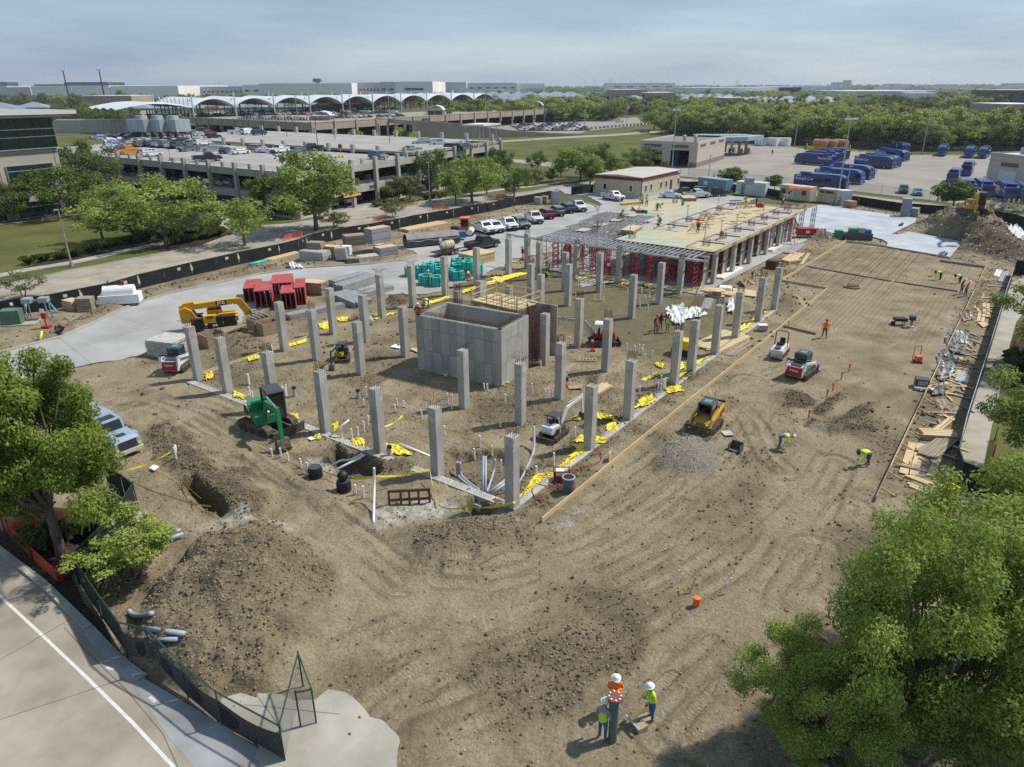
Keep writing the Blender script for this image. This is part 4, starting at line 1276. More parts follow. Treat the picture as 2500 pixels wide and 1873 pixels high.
for i,x in enumerate((1120,1240,1360)):
 t=tH('cooling_tower','%s of the three grey cooling units with round fan stacks behind the garage cars'%('left','middle','right')[i],'cooling tower',G('a',x,592,ZD+.9),R(150),'cooling units on the garage roof')
 MB().box((0,0,3.6),(8.2,5,3.4)).build('casing',cool_m,t)
 b=MB()
 for sx in(-3.9,0,3.9):
  for sy in(-2.3,2.3):
   b.box((sx,sy,.95),(.3,.3,1.9))
 b.build('leg',dS,t)['kind']='stuff'
 MB().box((0,-2.53,2.3),(7.4,.06,.7)).build('louvre_band',dS,t)
 MB().cyl((0,0,5.3),(0,0,6.3),1.7,1.5,20).build('fan_stack',cool_m,t)
 MB().tube([(2.6,-3.3,4.6),(3.4,-3.4,4.7),(3.9,-3.4,4.2),(3.9,-3.4,0)],.36,8).build('pipe',steel,t)
 MB().tube([(0.5,-3.2,.6),(3.2,-3.3,.7),(3.6,-3.3,0.1)],.3,8).build('pipe',steel,t)
t=tH('stop_sign','stop sign in yellow concrete feet on the garage roof','sign',G('b',735,745,ZD))
MB().box((0.4,0,.3),(.7,.6,.6),tx=.5,ty=.5).build('foot',yT,t)
MB().box((-0.4,0,.3),(.7,.6,.6),tx=.5,ty=.5).build('foot',yT,t)
MB().cyl((0,0,.3),(0,0,2.1),.05).build('post',yT,t)
MB().cyl((0,-.04,2.5),(0,.04,2.5),.5,n=8).build('panel',rP,t)
t=tH('barrier_sign','white notice on a red tripod at the front of the garage roof','sign',G('a',1315,765,ZD))
MB().cyl((0,0,0),(0,0,3),.04).build('post',dS,t)
MB().box((0,0,3.2),(.6,.05,.6)).build('panel',wP,t)
MB().box((0,0,.12),(.9,.5,.24),tx=.5).build('foot',rP,t)
# RENTAL CAR GARAGE with its arched canopies
C2=Vector((-88,335,0))
D2R=Vector((math.cos(R(59)),math.sin(R(59)),0))
D2L=Vector((math.cos(R(139.5)),math.sin(R(139.5)),0))
Z2=7.0
g2=tH('rental_garage','long tan parking structure with a row of white arched canopies on its roof','parking garage')
LL,LR=190.0,345.0
INL,INR=Vector((D2R.x,D2R.y,0)),Vector((D2L.x,D2L.y,0))
b=MB()
b.prism([C2+D2L*LL,C2,C2+D2R*LR,C2+D2R*LR+D2L*75,C2+D2L*75+D2R*90,C2+D2L*LL+D2R*90],Z2-.9,Z2-.05)
b.build('roof_deck',mt('tan_deck',(.30,.255,.20),.9,var=.1,scale=.05),g2)
for p0,d,Ln,n in((C2,D2L,LL,15),(C2,D2R,LR,24)):
 out=Vector((d.y,-d.x,0))
 out=out if out.dot(C2-(C2+D2L*50+D2R*50))>0 else-out
 rz=math.atan2(d.y,d.x)
 MB().box((Ln/2,0,Z2-.3),(Ln,.4,3.0)).build('parapet',tC,g2,loc=p0+out*.2,rz=rz)
 MB().box((Ln/2,0,Z2+1.35),(Ln,.6,.3)).build('coping',tC,g2,loc=p0+out*.2,rz=rz)
 cm=MB().box((0,0,Z2-1.0),(1.1,.7,5.6)).mesh('pier_mesh',tC)
 c2m=MB().box((0,0,2.7),(.9,.9,5.4)).mesh('support_mesh',tC)
 for i in range(n+1):
  pL('pier',cm,g2,p0+d*(Ln*i/n)+out*.55,rz)
  pL('support_column',c2m,g2,p0+d*(Ln*i/n)+out*.0,rz)
MB().prism([C2+D2L*150+D2R*40,C2+D2R*40+D2L*30,C2+D2R*330+D2L*30,C2+D2R*330+D2L*31,C2+D2R*41+D2L*31,C2+D2L*150+D2R*41],0,Z2-1).build('rear_wall',dark_wall,g2)  # near-black wall, the shade under the deck put into its colour
ra,rb,rc_=G('b',1290,604),G('c',690,572),G('b',1010,585)
b=MB()
dr=(rb-ra).normalized()
nr=Vector((-dr.y,dr.x,0))
top=[8.2,7.6,6.4,4.6,3.0,1.9,1.0,.4]
Lr=(rb-ra).length
for i in range(len(top)-1):
 p,q=ra+dr*(Lr*i/7),ra+dr*(Lr*(i+1)/7)
 for off in(0,9):
  pp,qq=p+nr*off,q+nr*off
  b.add([(pp.x,pp.y,0),(qq.x,qq.y,0),(qq.x,qq.y,top[i+1]),(pp.x,pp.y,top[i]),(pp.x+nr.x*.4,pp.y+nr.y*.4,0),(qq.x+nr.x*.4,qq.y+nr.y*.4,0),(qq.x+nr.x*.4,qq.y+nr.y*.4,top[i+1]),(pp.x+nr.x*.4,pp.y+nr.y*.4,top[i])],[(0,1,2,3),(5,4,7,6),(3,2,6,7),(0,3,7,4),(1,5,6,2)])
 p2,q2=p+nr*.3,q+nr*.3
 b.add([(p2.x,p2.y,max(top[i]-1.1,0.02)),(q2.x,q2.y,max(top[i+1]-1.1,.02)),(q2.x+nr.x*9,q2.y+nr.y*9,max(top[i+1]-1.1,.02)),(p2.x+nr.x*9,p2.y+nr.y*9,max(top[i]-1.1,.02))],[(0,1,2,3)])
b.build('ramp',tC,g2)
MB().box((0,0,7.3),((ra-G('b',1015,560)).length,.5,1.9)).build('bridge_parapet',tC,g2,loc=(ra+G('b',1015,560))/2,rz=math.atan2((ra-G('b',1015,560)).y,(ra-G('b',1015,560)).x))
yb=MB().box((0,0,0),(3.4,.2,1.2)).build('height_sign',mt('yellow_sign',(.75,.5,.03),.6),g2,loc=G('b',1180,520,5.4)+Vector((0,-1,0)))
for i,(k,x)in enumerate((('b',1030),('b',1100),('b',1165),('b',1230))):
 p=G(k,x,590-i*5)
 MB().box((0,0,3.2),(1.0,1.0,6.4)).build('bridge_column',tC,g2,loc=p)
va,vb_=C2+D2R*LR,G('c',1200,365,4)
sR('viaduct_deck',[va+D2L*8,va+D2R*40+D2L*6,vb_,vb_+Vector((60,30,0))],12,4.2,6.2,tC,g2)
ca0,ca1=G('a',1500,437,Z2),G('b',1925,350,Z2)
NB=10
mem=mt('canopy_membrane',(.58,.62,.66),.55,var=.06,scale=.05)
dc=(ca1-ca0).normalized()
bay=(ca1-ca0).length/NB
nc=Vector((-dc.y,dc.x,0))
nc=nc if nc.y>0 else-nc
mast_mesh=MB().cyl((0,0,0),(0,0,11.5),.42,.38,8).cyl((0,0,11.5),(0,0,13.4),.38,.02,8).mesh('mast_mesh',mt('canopy_mast',(.52,.52,.50),.6))
arch=MB()
NA,ND=14,5
vs=[]
for j in range(ND+1):
 for i in range(NA+1):
  t=i/NA
  zz=5.6+4.6*math.sin(PI*t)**0.8+0.7*(j/ND)
  vs.append((t*bay,j/ND*46,zz))
for j in range(ND+1):
 for i in range(NA+1):
  x_,y_,z_=vs[j*(NA+1)+i]
  vs.append((x_,y_,z_-(.5 if j in(0,)else .15)))
NT=(NA+1)*(ND+1)
fs=[]
for j in range(ND):
 for i in range(NA):
  a_=j*(NA+1)+i
  fs.append((a_,a_+1,a_+NA+2,a_+NA+1))
  fs.append((NT+a_,NT+a_+NA+1,NT+a_+NA+2,NT+a_+1))
for i in range(NA):
 fs.append((i+1,i,NT+i,NT+i+1))
arch.add(vs,fs)
arch_mesh=arch.mesh('arch_canopy_mesh',mem,True)
rzc=math.atan2(dc.y,dc.x)
signc=[(.75,.16,.03),(.7,.7,.72),(.1,.5,.12),(.6,.05,.05),(.6,.05,.05),(.6,.05,.05),(.6,.05,.05),(.55,.04,.05),(.55,.04,.05),(.55,.04,.05)]
spm=MB().box((0,0,4.8),(.35,.35,9.6)).mesh('support_post_mesh',dS)
for i in range(NB):
 p=ca0+dc*bay*i
 t=tH('arched_canopy','white arched canopy over the rental car roof, %s arch from the left'%('first open','second open','third','fourth','fifth','sixth','seventh','third from last','second from last','last')[i],'canopy',p,rzc,'arched canopies over the rental cars')
 pL('membrane',arch_mesh,t)
 pL('mast',mast_mesh,t,(0,0,0))
 if i==NB-1:
  pL('mast',mast_mesh,t,(bay,0,0))
 pL('mast',mast_mesh,t,(0,44,0))
 for q in range(1,5):
  for y in(12,30):
   pL('support_post',spm,t,(bay*q/5,y,0))
 MB().box((bay*.5,3,5.4),(bay*.34,.3,1.0)).build('hanging_sign',mt('bay_sign',signc[i],.6),t)
side=MB()
sv=[]
for j in range(9):
 for i in range(7):
  sv.append((j*4.9,i*7.0,5.8+2.6*math.sin(PI*i/6)-.5*math.cos(2*PI*j/2)))
side.add(sv,[(j*7+i,(j+1)*7+i,(j+1)*7+i+1,j*7+i+1)for j in range(8)for i in range(6)])
dl=Vector((math.cos(R(139.5)),math.sin(R(139.5)),0))
t=tH('side_canopy','long white canopy running back along the left side of the arches','canopy',ca0,R(139.5))
side.build('membrane',mem,t,True)
for i in range(8):
 pL('mast',mast_mesh,t,(4.5+i*4.9,0,-1.5))
for k_,x0,x1,y_,yt,lab in(('b',465,660,455,375,'small vaulted white shelter at the front edge of the rental roof'),('b',1385,1525,412,335,'glazed arched stair housing on the right part of the rental roof'),('c',272,395,372,308,'flat curved stair shelter by the far parapet of the rental roof'),('c',605,745,345,305,'curved shelter at the far right end of the rental roof')):
 p0,p1=G(k_,x0,y_,Z2),G(k_,x1,y_,Z2)
 w_=(p1-p0).length
 hh=hA(p0,k_,yt)-Z2
 t=tH('stair_shelter',lab,'shelter',p0,math.atan2((p1-p0).y,(p1-p0).x))
 pr=[(0,hh*.55)]+[(w_*q/8,hh*(.55+.45*math.sin(PI*.5*(q/8 if k_=='b' and x0>1000 or k_=='c' else 1-q/8)+PI*.25)**1.5))for q in range(9)]+[(w_,hh*.5),(w_,hh*.42),(0,hh*.45)]
 pr=[(0,hh*.55),(w_*.3,hh*.9),(w_*.6,hh),(w_*.85,hh*.85),(w_,hh*.5),(w_*.97,hh*.46),(w_*.83,hh*.78),(w_*.6,hh*.92),(w_*.3,hh*.82),(0,hh*.48)]
 MB().extr(pr,0,7).build('roof',mem,t)
 b=MB()
 for q in(0.05,.5,.95):
  b.box((w_*q,.2,hh*.25),(.3,.3,hh*.5 if q!=.5 else hh*.5))
  b.box((w_*q,6.5,hh*.25),(.3,.3,hh*.5))
 b.build('post',steel,t)['kind']='stuff'
 MB().box((w_*.5,3.5,hh*.2),(w_*.8,5,hh*.4)).build('wall',tC if x0<1000 else glass,t)
RC='rental cars lined up on the far roof'
cl_=['white','grey','silver','black','white','navy','red','silver','grey','white','blue']
kn=['sedan','suv','sedan','suv','pickup','sedan']
for r_,(k0,x0,y0,k1,x1,y1,n_)in enumerate((('a',1850,445,'b',450,455,26),('a',1420,425,'b',700,410,32),('b',700,395,'b',1170,402,14),('b',620,442,'b',1220,425,14),('a',1130,430,'a',1400,425,8),('a',1600,405,'b',1200,372,34))):
 p0,p1=G(k0,x0,y0,Z2),G(k1,x1,y1,Z2)
 for i in range(n_):
  if random.random()<.1:
   continue
  car(kn[(i*5+r_)%6],cl_[(i*7+r_*3)%11],p0.lerp(p1,(i+.5)/n_),R(150+(180 if i%2 else 0))if r_!=5 else R(60),'small %s %s in the %s on the far parking roof'%(cl_[(i*7+r_*3)%11],kn[(i*5+r_)%6],('front line before the arches','line under the first arches','line behind the small shelter','short line beside the small shelter','line under the left side canopy','shaded deep line under the arches')[r_]),RC,small=True)
bol=MB().cyl((0,0,0),(0,0,1.5),.42,.3,8).ball((0,0,1.5),.3,8,4).mesh('bollard_mesh',tC)
for i in range(22):
 p=G('a',1850,452,Z2).lerp(G('b',460,462,Z2),i/21)
 tag(pL('bollard',bol,None,p),'squat concrete bollard in the line along the rental roof edge','bollard','bollards along the rental roof edge')
for k_,x,y,c_,f in(('b',1385,462,'navy',60),('b',1570,405,'navy',60),('c',520,365,'blue',60),('c',610,362,'maroon',60),('b',2180,372,'black',60)):
 car('sedan',c_,G(k_,x,y,Z2 if x!=1385 else 7.0),R(f),{1385:'dark car driving up the ramp parapet to the rental roof',1570:'lone dark car on the empty rental roof',520:'blue car near the far shelter of the rental roof',610:'dark red car near the far shelter of the rental roof',2180:'black car at the right end of the rental roof'}[x],RC,small=True)
for r_ in range(5):
 p0,p1=G('c',165+r_*18,500+r_*9),G('c',640+r_*25,490+r_*11)
 for i in range(15):
  car(kn[(i*5+r_)%6],cl_[(i*7+r_*5+2)%11],p0.lerp(p1,i/14.0),R(60 if i%2 else 240),cl_[(i*7+r_*5+2)%11]+' %s in the %s row of the open lot below the rental garage'%(kn[(i*5+r_)%6],('farthest','fourth','middle','second','nearest')[r_]),'cars in the open rental lot',small=True)
for x,y,c_,kd,l in((990,470,'white','pickup','white pickup leaving the open rental lot'),(912,452,'blue','sedan','blue car at the back of the open rental lot'),(1180,552,'steel','pickup','blue-grey pickup driving along the grass bank road'),(600,458,'silver','pickup','silver pickup under the edge of the rental garage')):
 car(kd,c_,G('c',x,y),R(20),l,None,small=False)
bl2=MB().box((0,0,.7),(1.1,1.1,1.4)).mesh('block_bollard_mesh',tC)
for i in range(18):
 p=G('c',740,526).lerp(G('c',1235,487),i/17)
 tag(pL('bollard',bl2,None,p),'square tan block in the row between the open lot and the grass','bollard','block bollards along the open lot')
 # GLASS OFFICE at the left edge
off_w=mt('office_precast',(0.42,0.375,0.30),.85,var=.06,scale=.3)
off_g=mt('green_glass',(0.010,0.035,0.032),.06,var=.3,scale=.3,spec=.9)
off_f=mt('window_frame_metal',(.5,.52,.52),.4,.5)
pa,pb=G('a',555,1165),G('a',0,1245)
do=(pb-pa).normalized()
office=tH('office_building','beige office with green glass bands under a sloping white roof','building',pa,math.atan2(do.y,do.x))
OH=hA(pa,'a',402)
z_=lambda y:hA(pa,'a',y)
Wd=60.0
MB().box((Wd/2,-14,OH/2-1),(Wd,28,OH-2)).build('wall',off_w,office)
zt,z1,z2,z3,z4,z5,z6=OH,z_(645),z_(760),z_(880),z_(985),z_(1030),z_(1140)
MB().box((Wd/2-.1,-13.9,(z1+zt)/2+.2),(Wd,28.6,zt-z1+.4)).build('upper_glazing',off_g,office)
b=MB()
for zz in(z1+.05,z1+(zt-z1)*.38,z1+(zt-z1)*.62):
 b.box((Wd/2-.2,.45,zz),(Wd+.3,.12,.16))
 b.box((-.45,-14,zz),(.12,28.6,.16))
b.build('glazing_bar',off_f,office)
b=MB()
for i in range(20):
 b.box((i*3.1+.5,.43,(z1+zt)/2),(.08,.1,zt-z1))
b.build('mullion',dS,office)
for lo,hi in((z3,z2),(z6,z5)):
 for i in range(5):
  x0=1.6+i*10.4
  fr=MB().box((x0+4.2,.06,(lo+hi)/2),(8.6,.3,hi-lo+.25)).build('window',off_f,office)
  MB().box((x0+4.2,.14,(lo+hi)/2),(8.3,.2,hi-lo)).build('pane',off_g,fr)
  MB().box((x0+4.2,.2,lo+(hi-lo)*.68),(8.3,.14,.12)).build('transom',off_f,fr)
  MB().box((x0+4.2,.22,lo+(hi-lo)*.4),(.09,.14,(hi-lo)*.75)).build('mullion',dS,fr)
b=MB()
for zz in((z1+z2)/2+.6,(z3+z4)/2):
 b.box((Wd/2,.02,zz),(Wd,.06,.06))
for i in range(6):
 b.box((.8+i*10.4,.02,z1/2),(.06,.06,z1))
b.build('panel_joint',joint_m,office)
rf=MB()
rt0=hA(pa,'a',365)
rf.extr([(-3.4,rt0+.15),(-3.4,rt0-.55),(30,rt0-.2),(62,rt0+2.5),(62,rt0+3.2)],3.4,-30)
rf.build('roof',mt('white_roof_metal',(.60,.60,.60),.5,var=.05,scale=.2),office)
MB().extr([(-3.0,rt0-.5),(-2.4,rt0-1.0),(40,rt0-.8),(62,rt0),(62,rt0+2.4),(30,rt0-.25)],2.9,-28).build('soffit',off_w,office)
pav=sR('pavement',[pa+do*-6+Vector((2,-4,0)),pa+do*20+Vector((-1,-3.4,0)),pa+do*60+Vector((-2,-3,0))],1.8,-.03,.05,wC,kind='structure')
grs=MB()
for i in range(46):
 a_=random.uniform(0,6.28)
 r_=random.uniform(.3,.75)
 grs.add([(.03,0,0),(-.03,0,0),(math.cos(a_)*r_*.6,math.sin(a_)*r_*.6,.65),(math.cos(a_)*r_,math.sin(a_)*r_,.45)],[(0,1,2),(1,3,2)])
tuft_g=grs.mesh('grass_tuft_mesh',LEAF_GREY)
tuft_d=grs.mesh('dark_tuft_mesh',LEAF_DARK)
tuft_o=grs.mesh('olive_tuft_mesh',LEAF_OLIVE)
def tufts(k,pts,me,label,group,s=1.0,cat='shrub',name='grass_clump'):
 for x,y in pts:
  o=pL(name,me,None,GZ(k,x,y),random.uniform(0,6))
  o.scale=(s*random.uniform(.8,1.25),)*3
  tag(o,label,cat,group)
tufts('a',[(65,1220),(185,1205),(285,1190),(385,1178),(455,1170)],tuft_o,'low shrub at the foot of the office wall','shrubs along the office wall',1.6,name='low_shrub')
pts=[]
for i in range(70):
 u,v=random.random(),random.random()
 x=1060+600*u
 y=1385-60*u-150*v*(1-.3*u)+20*random.random()
 pts.append((x,y))
tufts('a',pts,tuft_g,'pale feathery ornamental grass in the bed by the driveway','ornamental grasses in the driveway bed',2.3)
tufts('e',[(230,300),(330,280),(360,270),(440,265),(480,258),(570,245),(600,235),(690,212),(720,205),(810,180),(830,170),(905,160),(930,150),(1010,140)],tuft_d,'dark green clump along the lawn edge','dark clumps along the lawn edge',1.9)
tufts('e',[(1345,150),(1390,140),(1440,130),(1490,120),(1540,108),(1590,105),(1620,95),(1650,85),(1690,80)],tuft_o,'brownish grass clump in the bed at the driveway corner','grass clumps at the driveway corner',1.9)
tufts('b',[(1010,1120),(1060,1110),(1110,1105),(1390,1068),(1440,1060),(1500,1055),(1540,1048)],tuft_o,'low shrub beside the garage forecourt','shrubs beside the garage forecourt',1.8,name='low_shrub')
tufts('b',[(230,560),(270,562),(640,560),(680,575),(720,580),(1210,600),(1260,600),(1300,610),(840,600)],LEAF_MID and leaves_mesh('bush_mesh',[((0,0,1.2),1.3),((.9,.2,1),1.1),((-.8,.4,.9),1.0)],700,.22,LEAF_LIME,77),'bright bush between the two garages','bushes between the two garages',1.9,name='bush')
# BUS YARD: wash building, fuel canopy, workshop
wash_w=mt('wash_building_precast',(0.50,0.44,0.37),.85,var=.05,scale=.4)
wash_d=mt('wash_building_base',(0.25,0.20,0.17),.9)
pA,pB,pC=G('c',1270,772),G('c',1568,820),G('c',1782,752)
_d=(pC-pB).normalized()
lw=17.5
pA=pB+Vector((-_d.y,_d.x,0))*lw
wash=tH('wash_building','beige bus wash building with two dark drive-through doors','building',pB,math.atan2((pA-pB).y,(pA-pB).x))
hw=hA(pB,'c',630)
d_=(pA-pB).normalized()
side_s=1 if Vector((-d_.y,d_.x,0)).dot(pC-pB)>0 else-1
door=[(lw*.12,lw*.45),(lw*.60,lw*.95)]
hd=hw*.66
def wbox(x0,x1,y0,y1,z0,z1,nm,m,par):
 return MB().box(((x0+x1)/2,side_s*(y0+y1)/2,(z0+z1)/2),(abs(x1-x0),abs(y1-y0),z1-z0)).build(nm,m,par)
dep=(pC-pB).length
wbox(0,lw,0,.4,hd,hw,'front_wall',wash_w,wash)
for x0,x1 in((0,door[0][0]),(door[0][1],door[1][0]),(door[1][1],lw)):
 wbox(x0,x1,0,.4,1.4,hd,'front_pier',wash_w,wash)
 wbox(x0-.02*(x0>0),x1+.02*(x1<lw),-.02,.42,0,1.4,'pier_base',wash_d,wash)
wbox(-.4,0,0,dep,1.4,hw,'side_wall',wash_w,wash)
wbox(-.42,0.0,0.0,dep,0,1.4,'wall_base',wash_d,wash)
wbox(lw-.4,lw,.4,dep,0,hw,'side_wall',wash_w,wash)
wbox(0,lw,dep-.3,dep,0,hw,'rear_wall',dark_wall,wash)  # rear wall much darker than the front and side walls
wbox(0,lw,.4,dep,hw-.7,hw-.5,'roof',mt('gravel_roof',(.22,.19,.16),.95,var=.2,scale=1),wash)
wbox(-.42,lw,-.04,0,hd+.35,hd+.55,'band',gC,wash)
wbox(-.44,-.40,0,dep,hd+.35,hd+.55,'band',gC,wash)
vent_m=mt('vent_louvre',(.13,.11,.095),.8,var=.2,scale=.3,streak=(1,1,30))
for x0,x1 in door:
 wbox(x0+.3,x1-.3,-.05,0,hd+.75,hd+1.5,'vent_grille',vent_m,wash)
for i in range(3):
 wbox(-.46,-.40,dep*(.08+.33*i),dep*(.27+.33*i),hw-1.6,hw-.8,'vent_grille',vent_m,wash)
wbox(door[0][0]+.1,door[0][0]+.25,2,14,0,hd,'wash_brush',mt('blue_brush',(.02,.08,.30),.9,var=.3,scale=4,streak=(6,1,1)),wash)
wbox(door[0][1]-1.2,door[0][1]-.2,4,5,0,hd-.3,'wash_brush',blue_p,wash)
for x_ in(2.0,5.5):
 MB().cyl((x_,side_s*5,hw-.5),(x_,side_s*5,hw+1.0),.45,n=10).ball((x_,side_s*5,hw+1.1),.6,8,5).build('roof_vent',steel,wash)
for x_ in(door[0][0]-.2,door[0][1]+.2,door[1][0]-.2,door[1][1]+.2):
 MB().cyl((x_,-side_s*.8,0),(x_,-side_s*.8,1.3),.16).build('guard_post',mt('orange_post',(.75,.30,.03),.6),wash)
cp=[G('c',1500,640,0),G('c',1955,712),G('c',1880,715)]
q0,q1=G('c',1790,715),G('c',1955,713)
fz=hA(q1,'c',612)
ft=hA(q1,'c',580)
fuel=tH('fuel_canopy','flat pale blue fuel canopy on tan columns behind the wash building','canopy',(0,0,0))
c0,c1,c2,c3=G('c',1505,592,ft),G('c',1975,616,fz),G('c',2098,600,fz),G('c',1640,560,ft)
MB().prism([c0,c1,c2,c3],fz,ft).build('roof',mt('canopy_blue',(.34,.41,.47),.5,var=.06,scale=.2),fuel)
for k_,x,y in(('c',1800,700),('c',1905,715),('c',1958,712),('c',1850,690)):
 p=G(k_,x,y)
 MB().box((p.x,p.y,fz/2),(.8,.8,fz)).build('column',tC,fuel)
for k_,x,y in(('c',1840,712),('c',1870,705),('c',1930,715),('c',1985,710)):
 p=G(k_,x,y)
 MB().tube([(p.x-.6,p.y,0),(p.x-.6,p.y,1.2),(p.x+.6,p.y,1.2),(p.x+.6,p.y,0)],.12,6).build('pump_guard',tC,fuel)
 MB().box((p.x,p.y+.8,.9),(.8,.5,1.8)).build('fuel_pump',gY,fuel)
b=MB()
for i in range(16):
 p=c0.lerp(c3,.5).lerp(c1.lerp(c2,.5),i/18)
 b.box((p.x,p.y,ft+.35),(.5,2.4,.5),rz=.5)
ob=b.build('roof_fins',wP,fuel)
ob['kind']='stuff'
pw,pw2=G('d',1905,942),G('d',2400,1020)
wk=tH('workshop_building','tan bus workshop with a white roller door at the right edge','building',pw,math.atan2((pw2-pw).y,(pw2-pw).x))
hk=hA(pw,'d',735)
MB().box((14,12,hk/2),(28,24,hk)).build('wall',wash_w,wk)
MB().box((14,12,hk+.1),(27.2,23.2,.25)).build('roof',mt('white_roof',(.55,.55,.53),.7,var=.08,scale=.3),wk)
b=MB()
for x,y,sx,sy in((14,-.1,28.3,.2),(-.1,12,.2,24.3)):
 b.box((x,y,hk+.25),(sx,sy,.5))
b.build('parapet',wash_w,wk)
MB().box((6.2,-.05,1.9),(5.2,.15,3.4)).build('roller_door',mt('roller_door_white',(.60,.60,.58),.6,var=.04,scale=1,streak=(1,1,12)),wk)
MB().box((6.2,-.03,hk*.72),(5.0,.1,.9)).build('vent_grille',vent_m,wk)
MB().box((14,-.02,hk*.83),(28,.08,.12)).build('band',gC,wk)
for x,y,s in((4,6,1.6),(8,10,1.3),(3,14,1.5),(6.5,18,1.2),(12,8,1.8)):
 ac=MB().box((x,y,hk+.3+s*.45),(s*1.3,s,s*.9)).build('roof_unit',cool_m,wk)
 MB().cyl((x,y,hk+.3+s*.9),(x,y,hk+.3+s*1.05),s*.35,n=10).build('fan',dS,ac)
 # buses
bus_blue=mt('bus_blue',(0.030,0.058,0.230),.35,var=.06,scale=.5,coat=.4)
bus_dark=mt('bus_skirt_blue',(0.022,0.040,0.155),.4)
bus_win=mt('bus_window',(0.012,0.018,0.035),.08,spec=.8)
LB,WB,HB=12.3,2.55,3.2
bus0=tH('shuttle_bus','bus','bus',(0,0,-50))
b=MB()
prof=[(-6.1,.35),(-6.15,2.95),(-5.0,3.05),(-4.4,3.4),(3.9,3.4),(4.9,3.2),(5.75,2.75),(6.1,1.7),(6.15,.35)]
b.extr(prof,-WB/2,WB/2,0,lambda x,z:.16 if z>3.0 else 0.0)
b.build('body',bus_blue,bus0)
MB().box((0,0,.55),(12.1,WB+.03,.5)).build('skirt',bus_dark,bus0)
MB().box((-4.0,0,3.45),(2.2,1.9,.25)).build('roof_unit',bus_dark,bus0)
for i in range(4):
 for s in(-1,1):
  if i==0 and s==-1:
   continue
  MB().box((3.4-i*1.75,s*(WB/2+.01),1.95),(1.55,.04,1.0)).build('window',bus_win,bus0)
MB().box((-.3,-(WB/2+.012),1.45),(1.2,.05,2.2)).build('door',bus_win,bus0)
MB().box((5.1,-(WB/2+.012),1.5),(1.1,.05,2.2)).build('door',bus_win,bus0)
ws=MB()
ws.add([(6.17,-1.15,1.25),(6.17,1.15,1.25),(5.82,1.15,2.7),(5.82,-1.15,2.7)],[(0,1,2,3)])
ws.build('windscreen',bus_win,bus0)
MB().box((-6.17,0,2.2),(.04,1.9,.9)).build('rear_window',bus_win,bus0)
MB().box((5.72,0,2.95),(.05,1.5,.3),ry=-.6).build('destination_sign',black,bus0)
tyb,rmb=_wheel_meshes(.5,.3)
for x in(-3.4,3.7):
 for s in(-1,1):
  w=pL('wheel',tyb,bus0,(x,s*(WB/2-.12),.5))
  pL('rim',rmb,w)
for s in(-1,1):
 pL('headlight',CARS['van']['_'][6],bus0,(6.12,s*.95,.85))
 pL('taillight',CARS['van']['_'][7],bus0,(-6.15,s*1.1,1.2))
 MB().box((6.2,s*1.5,2.2),(.15,.2,.5)).build('mirror',black,bus0)
bw=mt('bus_lettering_white',(.72,.74,.78),.5)
for s in(-1,1):
 tmx=text_mesh('bus_lettering_mesh','Rental Car',1.0,bw,.006,.012)
 o=pL('lettering',tmx,bus0,(-3.6 if s<0 else-3.6,s*(WB/2+.03),2.15))
 o.rotation_euler=(PI/2,0,0 if s<0 else PI)
 tmn=text_mesh('bus_number_mesh','6468',.5,bw,.006,.015)
 o=pL('fleet_number',tmn,bus0,(-5.1,s*(WB/2+.03),2.78))
 o.rotation_euler=(PI/2,0,0 if s<0 else PI)
BG='blue rental car shuttle buses in the yard'
_used=False
def bus(k,rx,ry,fx,fy,label):
 global _used
 a,b_=G(k,rx,ry),G(k,fx,fy)
 d=(b_-a).normalized()
 side=Vector((-d.y,d.x,0))
 side=side if side.y>0 else-side
 loc=(a+b_)/2+side*(WB/2)
 rz=math.atan2(d.y,d.x)
 if not _used:
  _used=True
  bus0.location=loc
  bus0.rotation_euler=(0,0,rz)
  bus0['label'],bus0['group']=label,BG
  return bus0
 return dup(bus0,loc,rz,label,BG)
bus('d',432,968,828,1000,'nearest blue shuttle bus, broadside behind the yellow storage container')
bus('d',580,920,950,955,'second blue shuttle bus, one row behind the nearest')
bus('d',680,880,1028,918,'third blue shuttle bus, behind two overlapping ones')
bus('d',740,812,425,788,'blue shuttle bus facing left at the left of the back group')
bus('d',770,795,470,762,'blue shuttle bus just behind the left-facing one')
bus('d',835,788,555,745,'third of the left-facing shuttle buses')
bus('d',860,772,600,730,'hindmost of the left-facing shuttle buses, by the copper tanks')
bus('d',882,806,1203,836,'blue shuttle bus broadside in the middle of the yard')
bus('d',930,795,1235,826,'shuttle bus half hidden behind the middle one')
bus('d',1020,745,1318,780,'shuttle bus farther right with two parked behind it')
bus('d',1165,672,1240,690,'left bus of the pair parked at the woods fence')
bus('d',1262,688,1335,715,'right bus of the pair parked at the woods fence')
bus('d',1640,700,1580,752,'lone bus facing the camera by the tall lamp mast')
bus('d',1850,712,1790,768,'left bus of the pair near the workshop corner')
bus('d',1965,716,1890,772,'right bus of the pair near the workshop corner')
bus('d',1780,915,1835,835,'bus seen from behind left of the workshop')
bus('d',1680,975,1735,905,'bus seen from behind above the round tree')
bus('d',1850,1085,1760,985,'leftmost bus of the row along the yard fence at right')
bus('d',2020,1100,1850,985,'second bus of the row along the yard fence at right')
bus('d',2200,1120,2035,1005,'third bus of the row along the yard fence at right')
bus('d',2330,1140,2190,1015,'fourth bus of the row, cut by the right edge')
car2('suv','navy','d',1300,985,1320,1050,'dark suv facing the camera beside the yard fence')
car2('sedan','steel','d',1405,1005,1440,1062,'grey-blue car right of the dark suv beside the yard fence')
copper=mt('rusted_tank',(.30,.15,.08),.7,.2,col2=(.45,.27,.17),scale=1.2)
